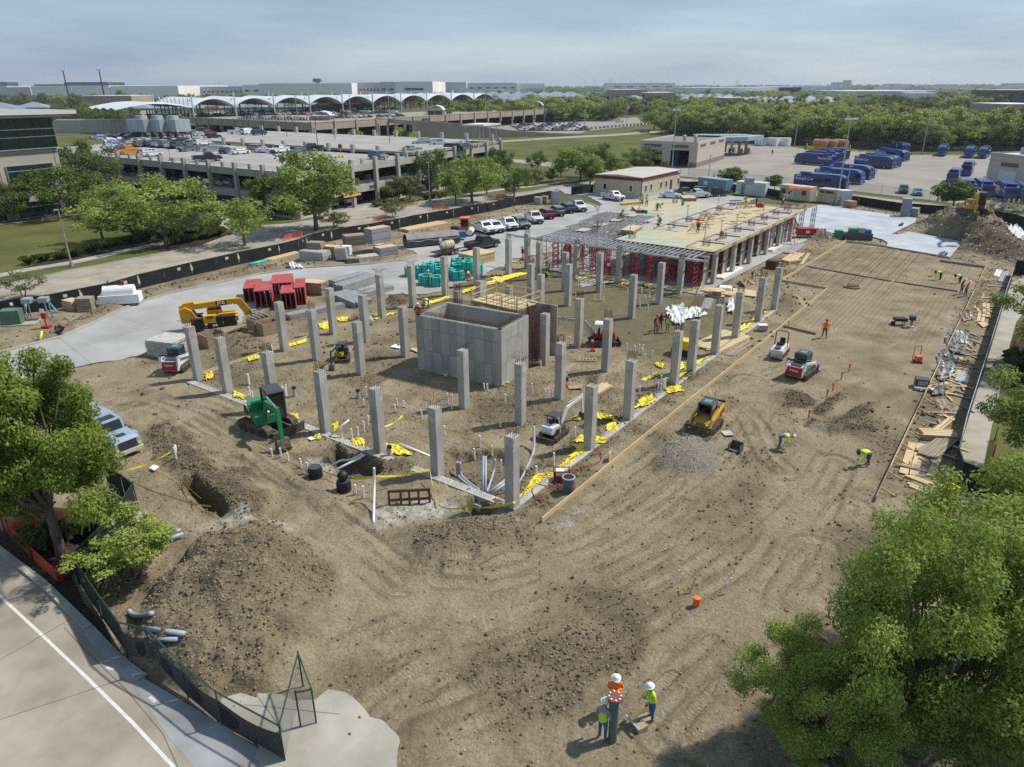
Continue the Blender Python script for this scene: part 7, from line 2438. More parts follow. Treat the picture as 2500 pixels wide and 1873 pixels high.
FG=T18('m',1880,1290)
sF('black scrim fence with green rail along the kerb at lower left',[FB,FA],gaps=False,pm=gS,rail=True,step=3.4)
sF('dark green slatted fence running up behind the small tree',[FB,T18('i',850,1200),FC],gaps=False,pm=gS,rail=True,step=3.2)
sF('short black fence return beside the parked articulated truck',[FC,T18('i',930,870),T18('i',800,800)],gaps=False,pm=gS,rail=True)
sF('sagging black scrim on chain link along the lower left apron',[FA,FD,FE,FG],gaps=False,pm=gS,rail=True,sag=.38,mesh2=chain)
sF('open green chain link gate leaf at the lower left',[FG,T18('m',2010,805)],gaps=False,pm=gS,rail=True,m=chain)
sF('second chain link gate leaf leaning beside the first',[T18('m',2010,805),T18('m',2100,1045),G('m',2030,1310)],gaps=False,pm=gS,rail=True,m=chain)
net=bpy.data.materials.new('orange_safety_net')
net.use_nodes=True
_n=net.node_tree
_b=_n.nodes['Principled BSDF']
_b.inputs['Base Color'].default_value=(.72,.09,.025,1)
_t=_n.nodes.new('ShaderNodeBsdfTransparent')
_m=_n.nodes.new('ShaderNodeMixShader')
_m.inputs['Fac'].default_value=.45
_n.links.new(_b.outputs['BSDF'],_m.inputs[1])
_n.links.new(_t.outputs['BSDF'],_m.inputs[2])
_n.links.new(_m.outputs['Shader'],_n.nodes['Material Output'].inputs['Surface'])
NT_=dict(gaps=False,m=net,name='safety_net',h=1.05)
sF('orange safety net round the tree bed at lower left, street side',GL('x',[(30,470),(190,640),(345,780)]),**NT_)
sF('orange safety net corner nearest the black fence at lower left',GL('x',[(345,780),(425,700)]),**NT_)
sF('orange safety net on the far side of the tree bed at lower left',GL('x',[(60,490),(350,440),(520,400),(610,412)]),**NT_)
sF('orange safety net round the shrub bed at the right edge',GL('h',[(2190,950),(2130,1120),(2100,1330),(2120,1420)]),**NT_)
sF('orange safety net across the verge at the right edge',GL('l',[(1985,710),(1945,1010),(2080,1040),(2300,1100)]),**NT_)
for x0,x1,y0,y1,l in((985,1090,1235,1215,'pair of olive stems'),(295,450,1385,1345,'far left post'),(1440,1550,1150,1140,'hydrant'),(1930,2010,1065,1050,'fence bend')):
 sF('faded orange net behind the black fence near the '+l,[G('b',x0,y0),G('b',x1,y1)],gaps=False,m=net,name='safety_net',h=1.0)
 # MACHINES
def yaw(a,b):
 return math.atan2(b.y-a.y,b.x-a.x)
def crawler(b,L,w,h,y,mi=0):
 pr=[(-L/2+h*.4,0),(L/2-h*.4,0),(L/2-h*.1,h*.2),(L/2,h*.5),(L/2-h*.1,h*.85),(L/2-h*.4,h),(-L/2+h*.4,h),(-L/2+h*.1,h*.85),(-L/2,h*.5),(-L/2+h*.1,h*.2)]
 b.extr(pr,y-w/2,y+w/2,mi)
 n=int(L/.14)
 for i in range(n):
  x=-L/2+h*.4+(L-h*.8)*(i+.5)/n
  b.box((x,y,h+.015),(.07,w,.04),mi)
  b.box((x,y,.0),(.07,w,.04),mi)
def crawler_pair(t,L,w,h,gauge,wheels=True):
 for s in(-1,1):
  b=MB()
  crawler(b,L,w,h,0)
  o=b.build('track',tR,t,loc=(0,s*gauge/2,0))
  c=MB()
  for x in(-L/2+h*.5,0,L/2-h*.5,-L/4,L/4):
   c.wheel((x,s*(w/2+.015),h*.5),h*.3,.05,10)
  c.build('track_roller',dS,o)
def excavator(label,c,ahead,bucket,S,body,accent,arm,canopy=None,hp=2.0,cabm=None,blade=True):
 c=Vector((c.x,c.y,ZA(c.x,c.y,.8)))
 rz=yaw(c,ahead)
 t=tH('excavator',label,'excavator',c,rz)
 crawler_pair(t,2.9*S,.45*S,.68*S,1.75*S)
 MB().box((0,0,.5*S),(1.3*S,1.4*S,.3*S)).build('undercarriage',dS,t)
 if blade:
  MB().box((1.95*S,0,.35*S),(.1*S,2.2*S,.55*S),ry=.15).bar((.5*S,.5*S,.4*S),(1.9*S,.5*S,.3*S),.14*S).bar((.5*S,-.5*S,.4*S),(1.9*S,-.5*S,.3*S),.14*S).build('blade',tR,t)
 sw=yaw(c,bucket)-rz
 D=(Vector((bucket.x,bucket.y,0))-Vector((c.x,c.y,0))).length/S
 H=lambda b,n,m,sm=False:b.build(n,m,t,sm,(0,0,0),sw)
 def sc(q):
  q.v=[(x*S,y*S,z*S)for x,y,z in q.v]
  return q
 H(sc(MB().extr([(-1.45,.85),(-1.55,1.15),(-1.35,1.6),(-.2,1.68),(-.1,.78)],-.95,.95,0,lambda x,z:.28 if x<-1.3 else .02)),'house',body)
 H(sc(MB().box((.45,-.3,1.0),(1.1,1.2,.5))),'front_deck',accent)
 H(sc(MB().box((-.75,-.965,1.15),(.8,.04,.5))),'side_grille',black)
 zr=2.55
 cx,cy,cl,cw=.25,.42,1.25,1.0
 if canopy is None:
  b=MB()
  for x in(-.6,.6):
   for y in(-.48,.48):
    b.box((cx+x,cy+y,1.7),(.09,.09,1.65))
  b.box((cx,cy,1.02),(cl,cw,.35)).box((cx,cy,zr),(cl+.1,cw+.06,.12),tx=.9,ty=.9)
  cab=H(sc(b),'cab',cabm or accent)
  g=MB().box((cx,cy,1.85),(cl-.04,cw-.05,1.25))
  sc(g).build('cab_glass',glass,cab)
 else:
  b=MB()
  for x,y in((-.62,-.5),(-.62,.5),(.55,.5),(.55,-.5)):
   b.box((cx-.1+x,cy-.35+y,1.95),(.08,.08,1.25))
  H(sc(b),'canopy_post',dS if canopy!=wP else wP)['kind']='stuff'
  b=MB().box((cx-.12,cy-.35,zr),(1.5,1.3,.1),tx=.92,ty=.9)
  for i in range(5):
   b.box((cx-.12,cy-.8+i*.23,zr+.055),(1.3,.1,.02))
  H(sc(b),'canopy',canopy)
  b=MB().box((-.25,.1,1.55),(.5,.55,.16)).box((-.5,.1,1.85),(.14,.5,.6)).box((.35,.1,1.6),(.25,.7,.5)).box((.3,.35,1.95),(.05,.05,.4)).box((.3,-.15,1.95),(.05,.05,.4))
  H(sc(b),'seat',black)
 k=(D*.52,hp)
 e=(D*.93,hp*.98)if hp<1.9 else(D*.9,hp*1.18)
 b=MB().bar((.75,-.25,1.0),(k[0]*.75,-.25,k[1]*1.12),.24,.34).bar((k[0]*.72,-.25,k[1]*1.1),(e[0],-.25,e[1]),.22,.28)
 bo=H(sc(b),'boom',arm)
 sc(MB().cyl((.8,-.25,.75),(k[0]*.8,-.25,k[1]*.85),.07).cyl((k[0]*.8,-.25,k[1]*1.3),(e[0]*.97,-.25,e[1]+.18),.06)).build('hydraulic_ram',steel,bo)
 f=(D*.98,.75)
 H(sc(MB().bar((e[0]+(.12 if e[0]<D else-.1),-.25,e[1]+.25),(f[0],-.25,f[1]),.2,.26)),'stick',arm)
 pr=[(-.28,.75),(.12,.8),(.32,.35),(.2,.0),(-.1,-.12),(-.38,.05),(-.42,.3)]
 b=MB().extr([(x+D,z)for x,z in pr],-.6,.1)
 for i in range(4):
  b.box((D-.42,-.55+i*.2,.02),(.16,.08,.06))
 H(sc(b),'bucket',tR)
 return t
mud=dict(col2=(.20,.16,.10),lo=.52,hi=.95,scale=2.2)
green=mt('excavator_green',(.012,.24,.085),.45,**mud)
myel=mt('machine_yellow',(.62,.33,.02),.5,**mud)
mwhite=mt('machine_white',(.66,.67,.68),.5,**mud)
mred=mt('machine_red',(.36,.018,.022),.5,**mud)
mgrey=mt('machine_grey',(.06,.068,.08),.5,var=.1)
excavator('green excavator with a closed cab digging beside the street-side columns',G('z',690,640),G('z',1010,770),G('z',905,880),1.22,green,green,green,cabm=mgrey)
excavator('white mini excavator with dark canopy behind the right edge columns',G('k',480,680),G('k',385,755),G('k',690,535),.66,mwhite,mgrey,mwhite,canopy=mgrey,hp=2.4)
excavator('black and yellow mini excavator parked between two left columns',G('f',745,1190),G('f',750,1290),G('f',678,1278),.62,mgrey,myel,mgrey,canopy=mgrey,hp=2.2)
excavator('red mini excavator with white canopy and pale boom reaching left',G('g',850,1075),G('g',1000,1072),G('g',485,1055),.85,mred,mred,steel,canopy=wP,hp=2.3)
excavator('large yellow excavator working on the far dirt pile',G('h',1770,262),G('h',1900,290),G('h',1790,318),1.35,myel,myel,myel,cabm=mgrey,blade=False,hp=2.3)
def loader(label,c,ahead,body,rear,roofm,arms,txt=None):
 c=Vector((c.x,c.y,ZA(c.x,c.y,.8)))
 t=tH('track_loader',label,'loader',c,yaw(c,ahead))
 crawler_pair(t,2.3,.42,.62,1.42)
 MB().extr([(-1.5,.35),(-1.6,.9),(-1.45,1.25),(-.5,1.35),(.75,.95),(1.05,.8),(1.05,.4)],-.62,.62).build('body',body,t)
 MB().box((-1.58,0,.82),(.14,1.3,.75),ty=.9).build('rear_door',rear,t)
 MB().box((-1.0,0,1.34),(.75,.9,.1),ry=-.1).build('engine_cover',mgrey,t)
 cab=MB()
 for x,y in((-.5,-.48),(-.5,.48),(.55,-.48),(.55,.48)):
  cab.box((x,y,1.55),(.1,.1,1.1))
 cab.box((0,0,2.1),(1.25,1.1,.1),tx=.88,ty=.88).build('cab_frame',roofm,t)
 MB().box((.02,0,2.16),(.5,.5,.02)).build('roof_hatch',mt('hatch_teal',(.10,.30,.28),.3),t)
 MB().box((-.1,0,1.2),(.5,.5,.15)).box((-.33,0,1.5),(.12,.45,.5)).build('seat',black,t)
 MB().box((-.48,0,1.6),(.03,.85,.8)).box((0,.5,1.6),(.9,.03,.8)).box((0,-.5,1.6),(.9,.03,.8)).build('cab_glass',glass,t)
 for s in(-1,1):
  MB().bar((-1.5,s*.76,1.0),(-1.35,s*.76,1.65),.14,.4).bar((-1.45,s*.76,1.6),(1.0,s*.76,1.05),.14,.2).bar((.95,s*.76,1.15),(1.5,s*.7,.4),.14,.22).build('lift_arm',arms,t)
 MB().box((-1.42,0,1.75),(.1,1.6,.12)).build('arm_crossbar',black,t)
 MB().extr([(1.35,.1),(1.45,.75),(1.55,.78),(1.5,.3),(2.15,.08),(2.15,.02),(1.4,.0)],-.95,.95).build('bucket',tR,t)
 for s in(-1,1):
  MB().box((1.12,s*.45,.72),(.08,.18,.12)).build('headlight',head_m,t)
 if txt:
  o=pL('lettering',text_mesh('loader_text',txt,.26,wP,.005,.008),t,(-1.69,0,.95))
  o.rotation_euler=(PI/2,0,-PI/2)
 return t
loader('yellow track loader with its bucket down beside the long timber edge board',G('k',1650,620),G('k',1565,705),mt('loader_yellow',(.50,.27,.035),.5,**mud),myel,mgrey,myel)
loader('white and red track loader seen from behind next to the roller',G('l',485,212),G('l',600,130),mwhite,mred,mgrey,mwhite,'bobcat')
loader('red and white track loader half behind the leftmost column',G('e',1385,1110),G('e',1520,1000),mwhite,mred,mgrey,mwhite,'bobcat')
c=G('h',320,1170)
t=tH('road_roller','white and maroon tandem roller with a dark roll bar','roller',c,yaw(c,G('h',255,1245)))
for x in(.85,-.85):
 d=MB().wheel((x,0,.36),.36,1.15,20).build('drum',steel,t)
 for s in(-1,1):
  MB().box((x,s*.63,.5),(.5,.08,.4)).build('drum_fork',mred,t)
MB().extr([(.2,.55),(.2,1.15),(.9,1.15),(1.25,.95),(1.25,.6)],-.55,.55,0,lambda x,z:.08 if z>1 else 0).build('bonnet',mwhite,t)
MB().box((.75,0,1.1),(.7,.5,.14)).build('bonnet_grille',mgrey,t)
MB().box((-.55,0,.75),(1.3,1.05,.4)).build('rear_body',mwhite,t)
MB().box((-.5,0,1.05),(.45,.5,.15)).box((-.75,0,1.35),(.12,.45,.5)).build('seat',black,t)
MB().tube([(0,-.2,1.0),(.1,-.2,1.4),(.05,.2,1.45)],.03).box((.15,0,1.15),(.2,.6,.4)).build('console',black,t)
MB().tube([(-.2,-.55,.9),(-.25,-.55,2.2),(-.25,-.42,2.38),(-.25,.42,2.38),(-.25,.55,2.2),(-.2,.55,.9)],.045).build('roll_bar',mgrey,t)
a,b_=G('e',1525,830),G('e',1795,800)
d=(b_-a).normalized()
c=(a+b_)/2+Vector((-d.y,d.x,0))*1.15
t=tH('telehandler','yellow telescopic handler with long lowered boom on the site drive','telehandler',(c.x,c.y,.03),yaw(a,b_))
tyre_k=MB().wheel((0,0,0),.62,.45,18)
for i in range(18):
 q=2*PI*i/18
 tyre_k.box((.62*math.cos(q),.1*(-1)**i,.62*math.sin(q)),(.08,.3,.14),ry=-q)
tk=tyre_k.mesh('tractor_tyre_mesh',rB)
rk=MB().wheel((0,0,0),.3,.48,12).mesh('tractor_rim_mesh',black)
tey=mt('telehandler_yellow',(.68,.36,.01),.45,**mud)
for x in(-1.55,1.55):
 for s in(-1,1):
  w=pL('wheel',tk,t,(x,s*1.0,.62))
  pL('rim',rk,w)
  MB().box((x,s*1.0,1.32),(1.2,.5,.07)).build('mudguard',black,t)
MB().box((0,0,.85),(4.4,.9,.5)).build('chassis',tey,t)
MB().extr([(-3.0,.9),(-3.1,2.3),(-2.5,2.5),(-1.9,2.1),(-1.5,1.0)],-.6,.6).build('rear_frame',tey,t)
MB().box((-.3,-1.0,1.25),(1.25,.7,.75),ty=.85).build('engine_hood',tey,t)
vb=MB()
for i in range(5):
 vb.box((-.55+i*.14,-1.30,1.48),(.06,.12,.3))
vb.build('hood_vent',black,t)
MB().box((.55,-1.0,.95),(.6,.7,1.0)).build('fuel_tank',black,t)
MB().box((.1,-1.05,.55),(1.5,.6,.5),ty=1.1).build('step_box',black,t)
cab=MB().box((.2,.75,1.5),(1.5,.9,.5)).build('cab',tey,t)
MB().box((.2,.75,2.05),(1.4,.85,.75),tx=.85).build('cab_glass',glass,cab)
MB().bar((-3.05,0,2.35),(2.0,0,2.62),.5,.56).build('boom',tey,t)
MB().bar((-2.6,0,2.72),(-1.6,0,2.8),.55,.3).build('boom_pivot',tey,t)
MB().bar((1.2,0,2.6),(2.7,0,2.66),.42,.46).build('inner_boom',tey,t)
MB().bar((2.6,0,2.7),(3.5,0,1.1),.38,.7).build('boom_head',tey,t)
MB().bar((-1.4,0,1.3),(-1.9,0,2.3),.16).build('lift_ram',black,t)
MB().box((3.65,0,1.2),(.12,1.3,.7)).build('fork_carriage',black,t)
for s in(-.4,.4):
 MB().box((4.2,s,.9),(1.2,.12,.06)).build('fork',black,t)
MB().box((1.35,0,1.35),(1.6,1.2,.35)).build('front_frame',tey,t)
MB().box((2.25,0,1.0),(.3,1.8,.5)).build('stabiliser',tey,t)
for x,y,z,s_ in((.95,-.26,2.6,.42),(.1,-1.36,.62,.26)):
 pl_=MB().box((0,0,0),(s_*2.5,.02,s_*1.15)).build('logo_plate',black,t,loc=(x,y,z))
 o=pL('lettering',text_mesh('logo_mesh','JCB',s_,wP,.004,.02,1.15),pl_,(0,-.02,0))
 o.rotation_euler=(PI/2,0,0)
c=G('i',905,690)
t=tH('dump_truck','pale blue articulated dump truck nosing out behind the left tree','truck',(c.x,c.y,0),yaw(c,G('i',1130,800)))
t.scale=(.8,)*3
tb_=mt('truck_blue',(.27,.34,.42),.45,var=.08,scale=1)
MB().extr([(.2,.7),(.2,1.9),(1.7,1.75),(2.1,1.5),(2.15,.6)],-1.15,1.15,0,lambda x,z:.12 if z>1.4 else 0).build('bonnet',tb_,t)
MB().box((2.17,0,1.15),(.06,1.5,.7)).build('radiator_grille',dS,t)
MB().box((2.15,0,.55),(.3,2.4,.3)).build('bumper',mt('bumper_cream',(.5,.47,.38),.6),t)
MB().box((1.2,0,1.78),(.7,.6,.08)).build('bonnet_grille',dS,t)
cab=MB().extr([(-1.3,.7),(-1.3,2.7),(-1.1,2.85),(-.1,2.8),(.35,1.85),(.35,.7)],-.9,.9).build('cab',tb_,t)
MB().bar((-.02,0,2.68),(.31,0,1.97),1.5,.06).build('windscreen',glass,cab)
MB().box((-.6,0,2.3),(.9,1.84,.6)).build('side_glass',glass,cab)
MB().box((-.7,0,2.86),(.8,1.2,.05)).build('roof_panel',dS,cab)
for s in(-1,1):
 MB().box((1.4,s*1.05,1.3),(1.2,.35,.9),tx=.6).build('fender',tb_,t)
 MB().box((2.18,s*.95,.95),(.06,.25,.2)).build('headlight',yT,t)
for x in(1.0,-3.2,-4.9):
 for s in(-1,1):
  pL('wheel',tk,t,(x,s*1.05,.62))
MB().extr([(-6.2,1.5),(-6.0,2.7),(-1.7,2.6),(-1.9,1.3),(-3.5,1.0)],-1.3,1.3).build('dump_body',tb_,t)
SG='vehicles parked along the edge of the site drive'
car2('pickup','black','f',1780,358,1928,328,'black pickup towing the cream tank trailer',None,.03)
for i,(kd,co,k,x0,y0,x1,y1,l)in enumerate((('pickup','white','f',1755,203,1850,233,'white pickup next to the orange sweeper'),('suv','white','f',1835,192,1932,224,'second white truck from the orange sweeper'),('pickup','white','f',1938,168,2030,206,'tall white pickup, third from the orange sweeper'),('suv','grey','f',2050,162,2122,193,'dark grey suv between two white pickups'),('pickup','white','c',250,1218,337,1263,'white pickup left of the maroon suv'),('suv','maroon','c',430,1228,345,1190,'maroon suv in the site drive line'),('suv','grey','c',512,1205,425,1168,'dark grey suv right of the maroon one'),('suv','navy','c',590,1182,505,1145,'dark blue suv beside the white ladder rack truck'),('pickup','white','c',590,1132,678,1169,'white work truck with a ladder rack at the end of the line'))):
 t=car2(kd,co,k,x0,y0,x1,y1,l,SG,.03)
 if i==8:
  MB().box((-1.2,.8,2.15),(4,.06,.06)).box((-1.2,-.8,2.15),(4,.06,.06)).box((-2.6,0,2.1),(.06,1.7,.06)).box((-.6,0,2.1),(.06,1.7,.06)).box((-2.6,.8,1.7),(.06,.06,.9)).box((-2.6,-.8,1.7),(.06,.06,.9)).build('ladder_rack',alu,t)['kind']='stuff'
t=car2('pickup','white','c',852,1062,974,1082,'white pickup with a small dark logo parked before the site trailer',None,.03)
MB().box((.3,-1.0,.95),(.35,.02,.25)).build('door_logo',dS,t)
car2('pickup','black','c',1500,1050,1432,1036,'black pickup with its tail to the deck beside a white one',None,.03)
car2('pickup','white','c',1548,1060,1640,1056,'white pickup between black ones behind the deck',None,.03)
car2('suv','navy','c',1600,1030,1665,1032,'dark truck behind the white pickup at the blue container',None,.03)
car2('pickup','black','c',1700,1048,1790,1042,'black pickup right of the white one behind the deck',None,.03)
car2('sedan','white','c',1340,1054,1416,1058,'white car at the corner of the site trailer',None,.03)
c=G('f',1690,235)
t=tH('road_sweeper','orange three-wheeled broom sweeper with a square cab','sweeper',c,R(-5))
MB().box((0,0,.9),(2.6,1.5,.5)).build('body',orange_m,t)
cab=MB().box((.1,0,2.0),(1.4,1.4,1.7)).build('cab',mt('sweeper_orange',(.55,.13,.03),.5),t)
MB().box((.1,0,2.1),(1.1,1.44,1.1)).box((.1,0,2.1),(1.44,1.1,1.1)).build('cab_glass',glass,cab)
MB().box((.1,0,2.9),(1.6,1.6,.12)).build('roof',orange_m,cab)
MB().cyl((1.0,-1.2,.7),(1.0,1.2,.7),.5,n=14).build('broom',wP,t)
MB().box((-1.6,0,1.0),(1.4,1.3,.8)).build('engine',orange_m,t)
for x,s in((1.2,.7),(1.2,-.7),(-1.4,.7),(-1.4,-.7)):
 pL('wheel',CARS['suv']['_'][4],t,(x,s,.38))
c=G('f',1560,392)
t=tH('tank_trailer','dark trailer carrying a round cream water tank','trailer',c,yaw(G('f',1500,400),G('f',1660,365)))
MB().box((0,.7,.6),(4.0,1.9,.12)).build('bed',dS,t)
MB().box((0,-.2,.75),(4.0,.05,.25)).build('side_rail',mt('trailer_green',(.05,.075,.05),.6),t)
MB().bar((2,.7,.55),(4.0,.7,.5),.12).build('drawbar',dS,t)
tnk=MB().cyl((.0,.7,1.35),(1.5,.7,1.35),.72,n=18).cyl((-.6,.7,1.2),(0,.7,1.3),.45,.72,n=18).build('water_tank',mt('tank_cream',(.50,.42,.30),.5),t)
for x in(.3,.8,1.3):
 MB().cyl((x,.7,1.35),(x+.06,.7,1.35),.75,n=18).build('hoop',cB,tnk)
for x in(.6,1.3):
 w=pL('wheel',CARS['suv']['_'][4],t,(x,-.35,.36))
 pL('rim',CARS['suv']['_'][5],w)
p,q=G('f',1250,340),G('f',1655,300)
t=tH('tarped_skip','long dark dump body covered by a grey brown tarp','skip',p,yaw(p,q))
L=(q-p).length
MB().box((L/2,1.2,.75),(L,2.4,1.1)).build('body',mgrey,t)
b=MB()
for i in range(13):
 for j in range(5):
  x,y=L*i/12,-.06+2.52*j/4
  b.v.append((x,y,1.55+.45*math.sin(PI*j/4)+.08*math.sin(i*2.3+j)if 0<j<4 else 1.0+.12*math.sin(i*1.7)))
for i in range(12):
 for j in range(4):
  b.f.append((i*5+j,i*5+j+5,i*5+j+6,i*5+j+1))
  b.m.append(0)
b.build('tarp',mt('grey_tarp',(.24,.225,.21),.7,var=.15,scale=1),t,True)
MB().cyl((L*.62,-.04,.95),(L*.62,-.07,.95),.28,n=14).build('emblem',wP,t)
MB().box((L*.62,-.05,.55),(.7,.02,.14)).build('name_bar',wP,t)
t=tH('blue_skid','blue machine half hidden behind the tarped dump body','machine',G('f',1640,270),R(10))
MB().box((0,0,.9),(2.4,1.4,1.0)).build('body',mt('skid_blue',(.04,.20,.45),.5),t)
MB().box((-.6,0,1.8),(1.0,1.0,.8)).build('guard',dS,t)
# MATERIALS, STAKES, PIPES, SHEETING
def pile(name,label,cat,k,x0,y0,x1,y1,dep,h,m,n=3,part='layer',top=None,z=0.0,jit=.03,group=None,gap=.02):
 """a stack whose near edge runs between two survey points: n layers, each a part."""
 p,q=GZ(k,x0,y0),GZ(k,x1,y1)
 L=(q-p).length
 t=tH(name,label,cat,(p.x,p.y,max(p.z,-.05)+z),yaw(p,q),group)
 me=MB().box((0,0,0),(L,dep,h/n-gap)).mesh('layer_mesh',m)
 for i in range(n):
  pL(part,me,t,(L/2+random.uniform(-jit,jit),dep/2+random.uniform(-jit,jit),h*(i+.5)/n))
 if top:
  MB().box((L/2,dep/2,h+.015),(L*.98,dep*.98,.03)).build('cover',top,t)
 return t,L
def bars(name,label,cat,k,x0,y0,x1,y1,n,w,h,m,rows=1,part='plank',spread=None,z=0.0,fan=.0):
 """long pieces side by side, each a part."""
 p,q=GZ(k,x0,y0),GZ(k,x1,y1)
 L=(q-p).length
 t=tH(name,label,cat,(p.x,p.y,max(p.z,-.03)+z),yaw(p,q))
 me=MB().box((L/2,0,0),(L,w,h)).mesh('bar_mesh',m)
 sp=spread or w*1.12
 for r in range(rows):
  for i in range(n):
   pL(part,me,t,(random.uniform(-.15,.15),sp*i+random.uniform(-.02,.02),h*(r+.5)+.01*(i%2)+r*.015),random.uniform(-fan,fan))
 return t
blk=mt('grey_block_wrap',(.26,.275,.29),.7,var=.08,scale=1)
wrap=mt('plastic_wrap',(.42,.40,.38),.35,var=.15,scale=3)
aS=mt('weathered_aluminium',(.36,.36,.35),.5,.3,var=.18,scale=2)
red_w=mt('red_form_ply',(.34,.045,.05),.7,col2=(.45,.10,.09),scale=2)
for i,(x0,y0,x1,y1,z,l)in enumerate(((985,375,1035,378,0,'bottom left'),(985,375,1130,345,1.3,'middle'),(985,375,1130,345,2.35,'topmost'),(1038,402,1180,378,0,'front right'))):
 pile('block_pallet','grey block pallet beside the tarped skip, %s of its stack'%l,'pallet','f',x0,y0,x1,y1,1.9,1.15 if i else 1.25,blk,2,'block_layer',pE,z)
for a in(('lumber_stack','brown lumber stack on top of the wrapped one by the left fence','f',482,420,590,425,1.5,.9,oL,6,None,1.5),('wrapped_stack','plastic wrapped lumber stack below a brown one','f',417,435,598,450,2.0,1.5,wrap,4,None,0),('lumber_stack','pale topped lumber stack right of the wrapped stack','f',598,415,720,420,1.4,1.7,cB,4,lM,0),('carton_pallet','tan wrapped carton pallet in front of the lumber stacks','f',692,438,775,440,1.2,1.7,wrap,3,None,0),('tote_stack','pale grey tote stack behind the carton pallet','f',733,388,800,390,1.1,1.3,wP,3,None,0),('pallet_stack','low stack of broken pallets by the island kerb','f',785,450,878,448,1.3,.7,oL,5,None,0),('plank_stack','long weathered plank stack behind the cartons','f',775,325,930,310,2.2,1.6,oL,7,None,0),('form_stack','timber stack left of the aluminium joists','f',435,690,590,702,1.6,1.5,oL,6,lM,0),('form_panel_stack','pale stack of form panels by the leftmost column','e',1140,1010,1345,1035,2.6,1.6,c2_,6,None,0),('lumber_crate','yellow lumber bundle beside the strapped crate at left','e',488,650,560,667,1.2,1.1,lM,7,None,0),('strapped_crate','strapped grey timber crate beside the white fuel tank','e',597,670,715,665,1.3,1.5,oL,5,None,0),('lumber_pile','fresh lumber pile behind the teal coils','y',1130,400,1365,345,3.0,1.5,lM,7,None,0),('wrapped_pallet','white wrapped pallet near the round spool','u',445,645,570,655,1.3,.5,wP,2,None,0),('block_stack','tall grey block pallets behind the far slab','d',1252,1200,1328,1205,2.0,3.4,blk,4,None,0),('block_stack','low grey block pallet right of the tall ones at the far slab','d',1330,1200,1388,1205,2.0,1.6,blk,2,None,0),('rusty_box','rusty steel box standing among far debris','q',1625,905,1740,920,1.3,1.1,rust,3,None,0),('tan_crate','tan crates with red barriers behind the far slab','d',815,1125,880,1135,1.6,1.4,cB,3,None,0),('plank_pile','messy plank pile beside the deck corner','q',1880,870,2010,850,1.6,.5,lM,4,None,0),('pallet_stack','shrink wrapped goods by the gate fence','c',330,1100,380,1102,1.2,1.4,wrap,3,None,0),('carton_pallet','brown carton pallet by the gate fence','c',385,1092,425,1094,1.2,1.4,cB,3,None,0),('blue_stack','tall blue white pallet stack near the gate','c',468,1100,520,1098,1.3,2.6,cool_m,5,None,0)):
 nm,lb,k,x0,y0,x1,y1,dp,h,m,n,tp,z=a
 pile(nm,lb,'stack',k,x0,y0,x1,y1,dp,h,m,n,'layer',tp,z,.06)
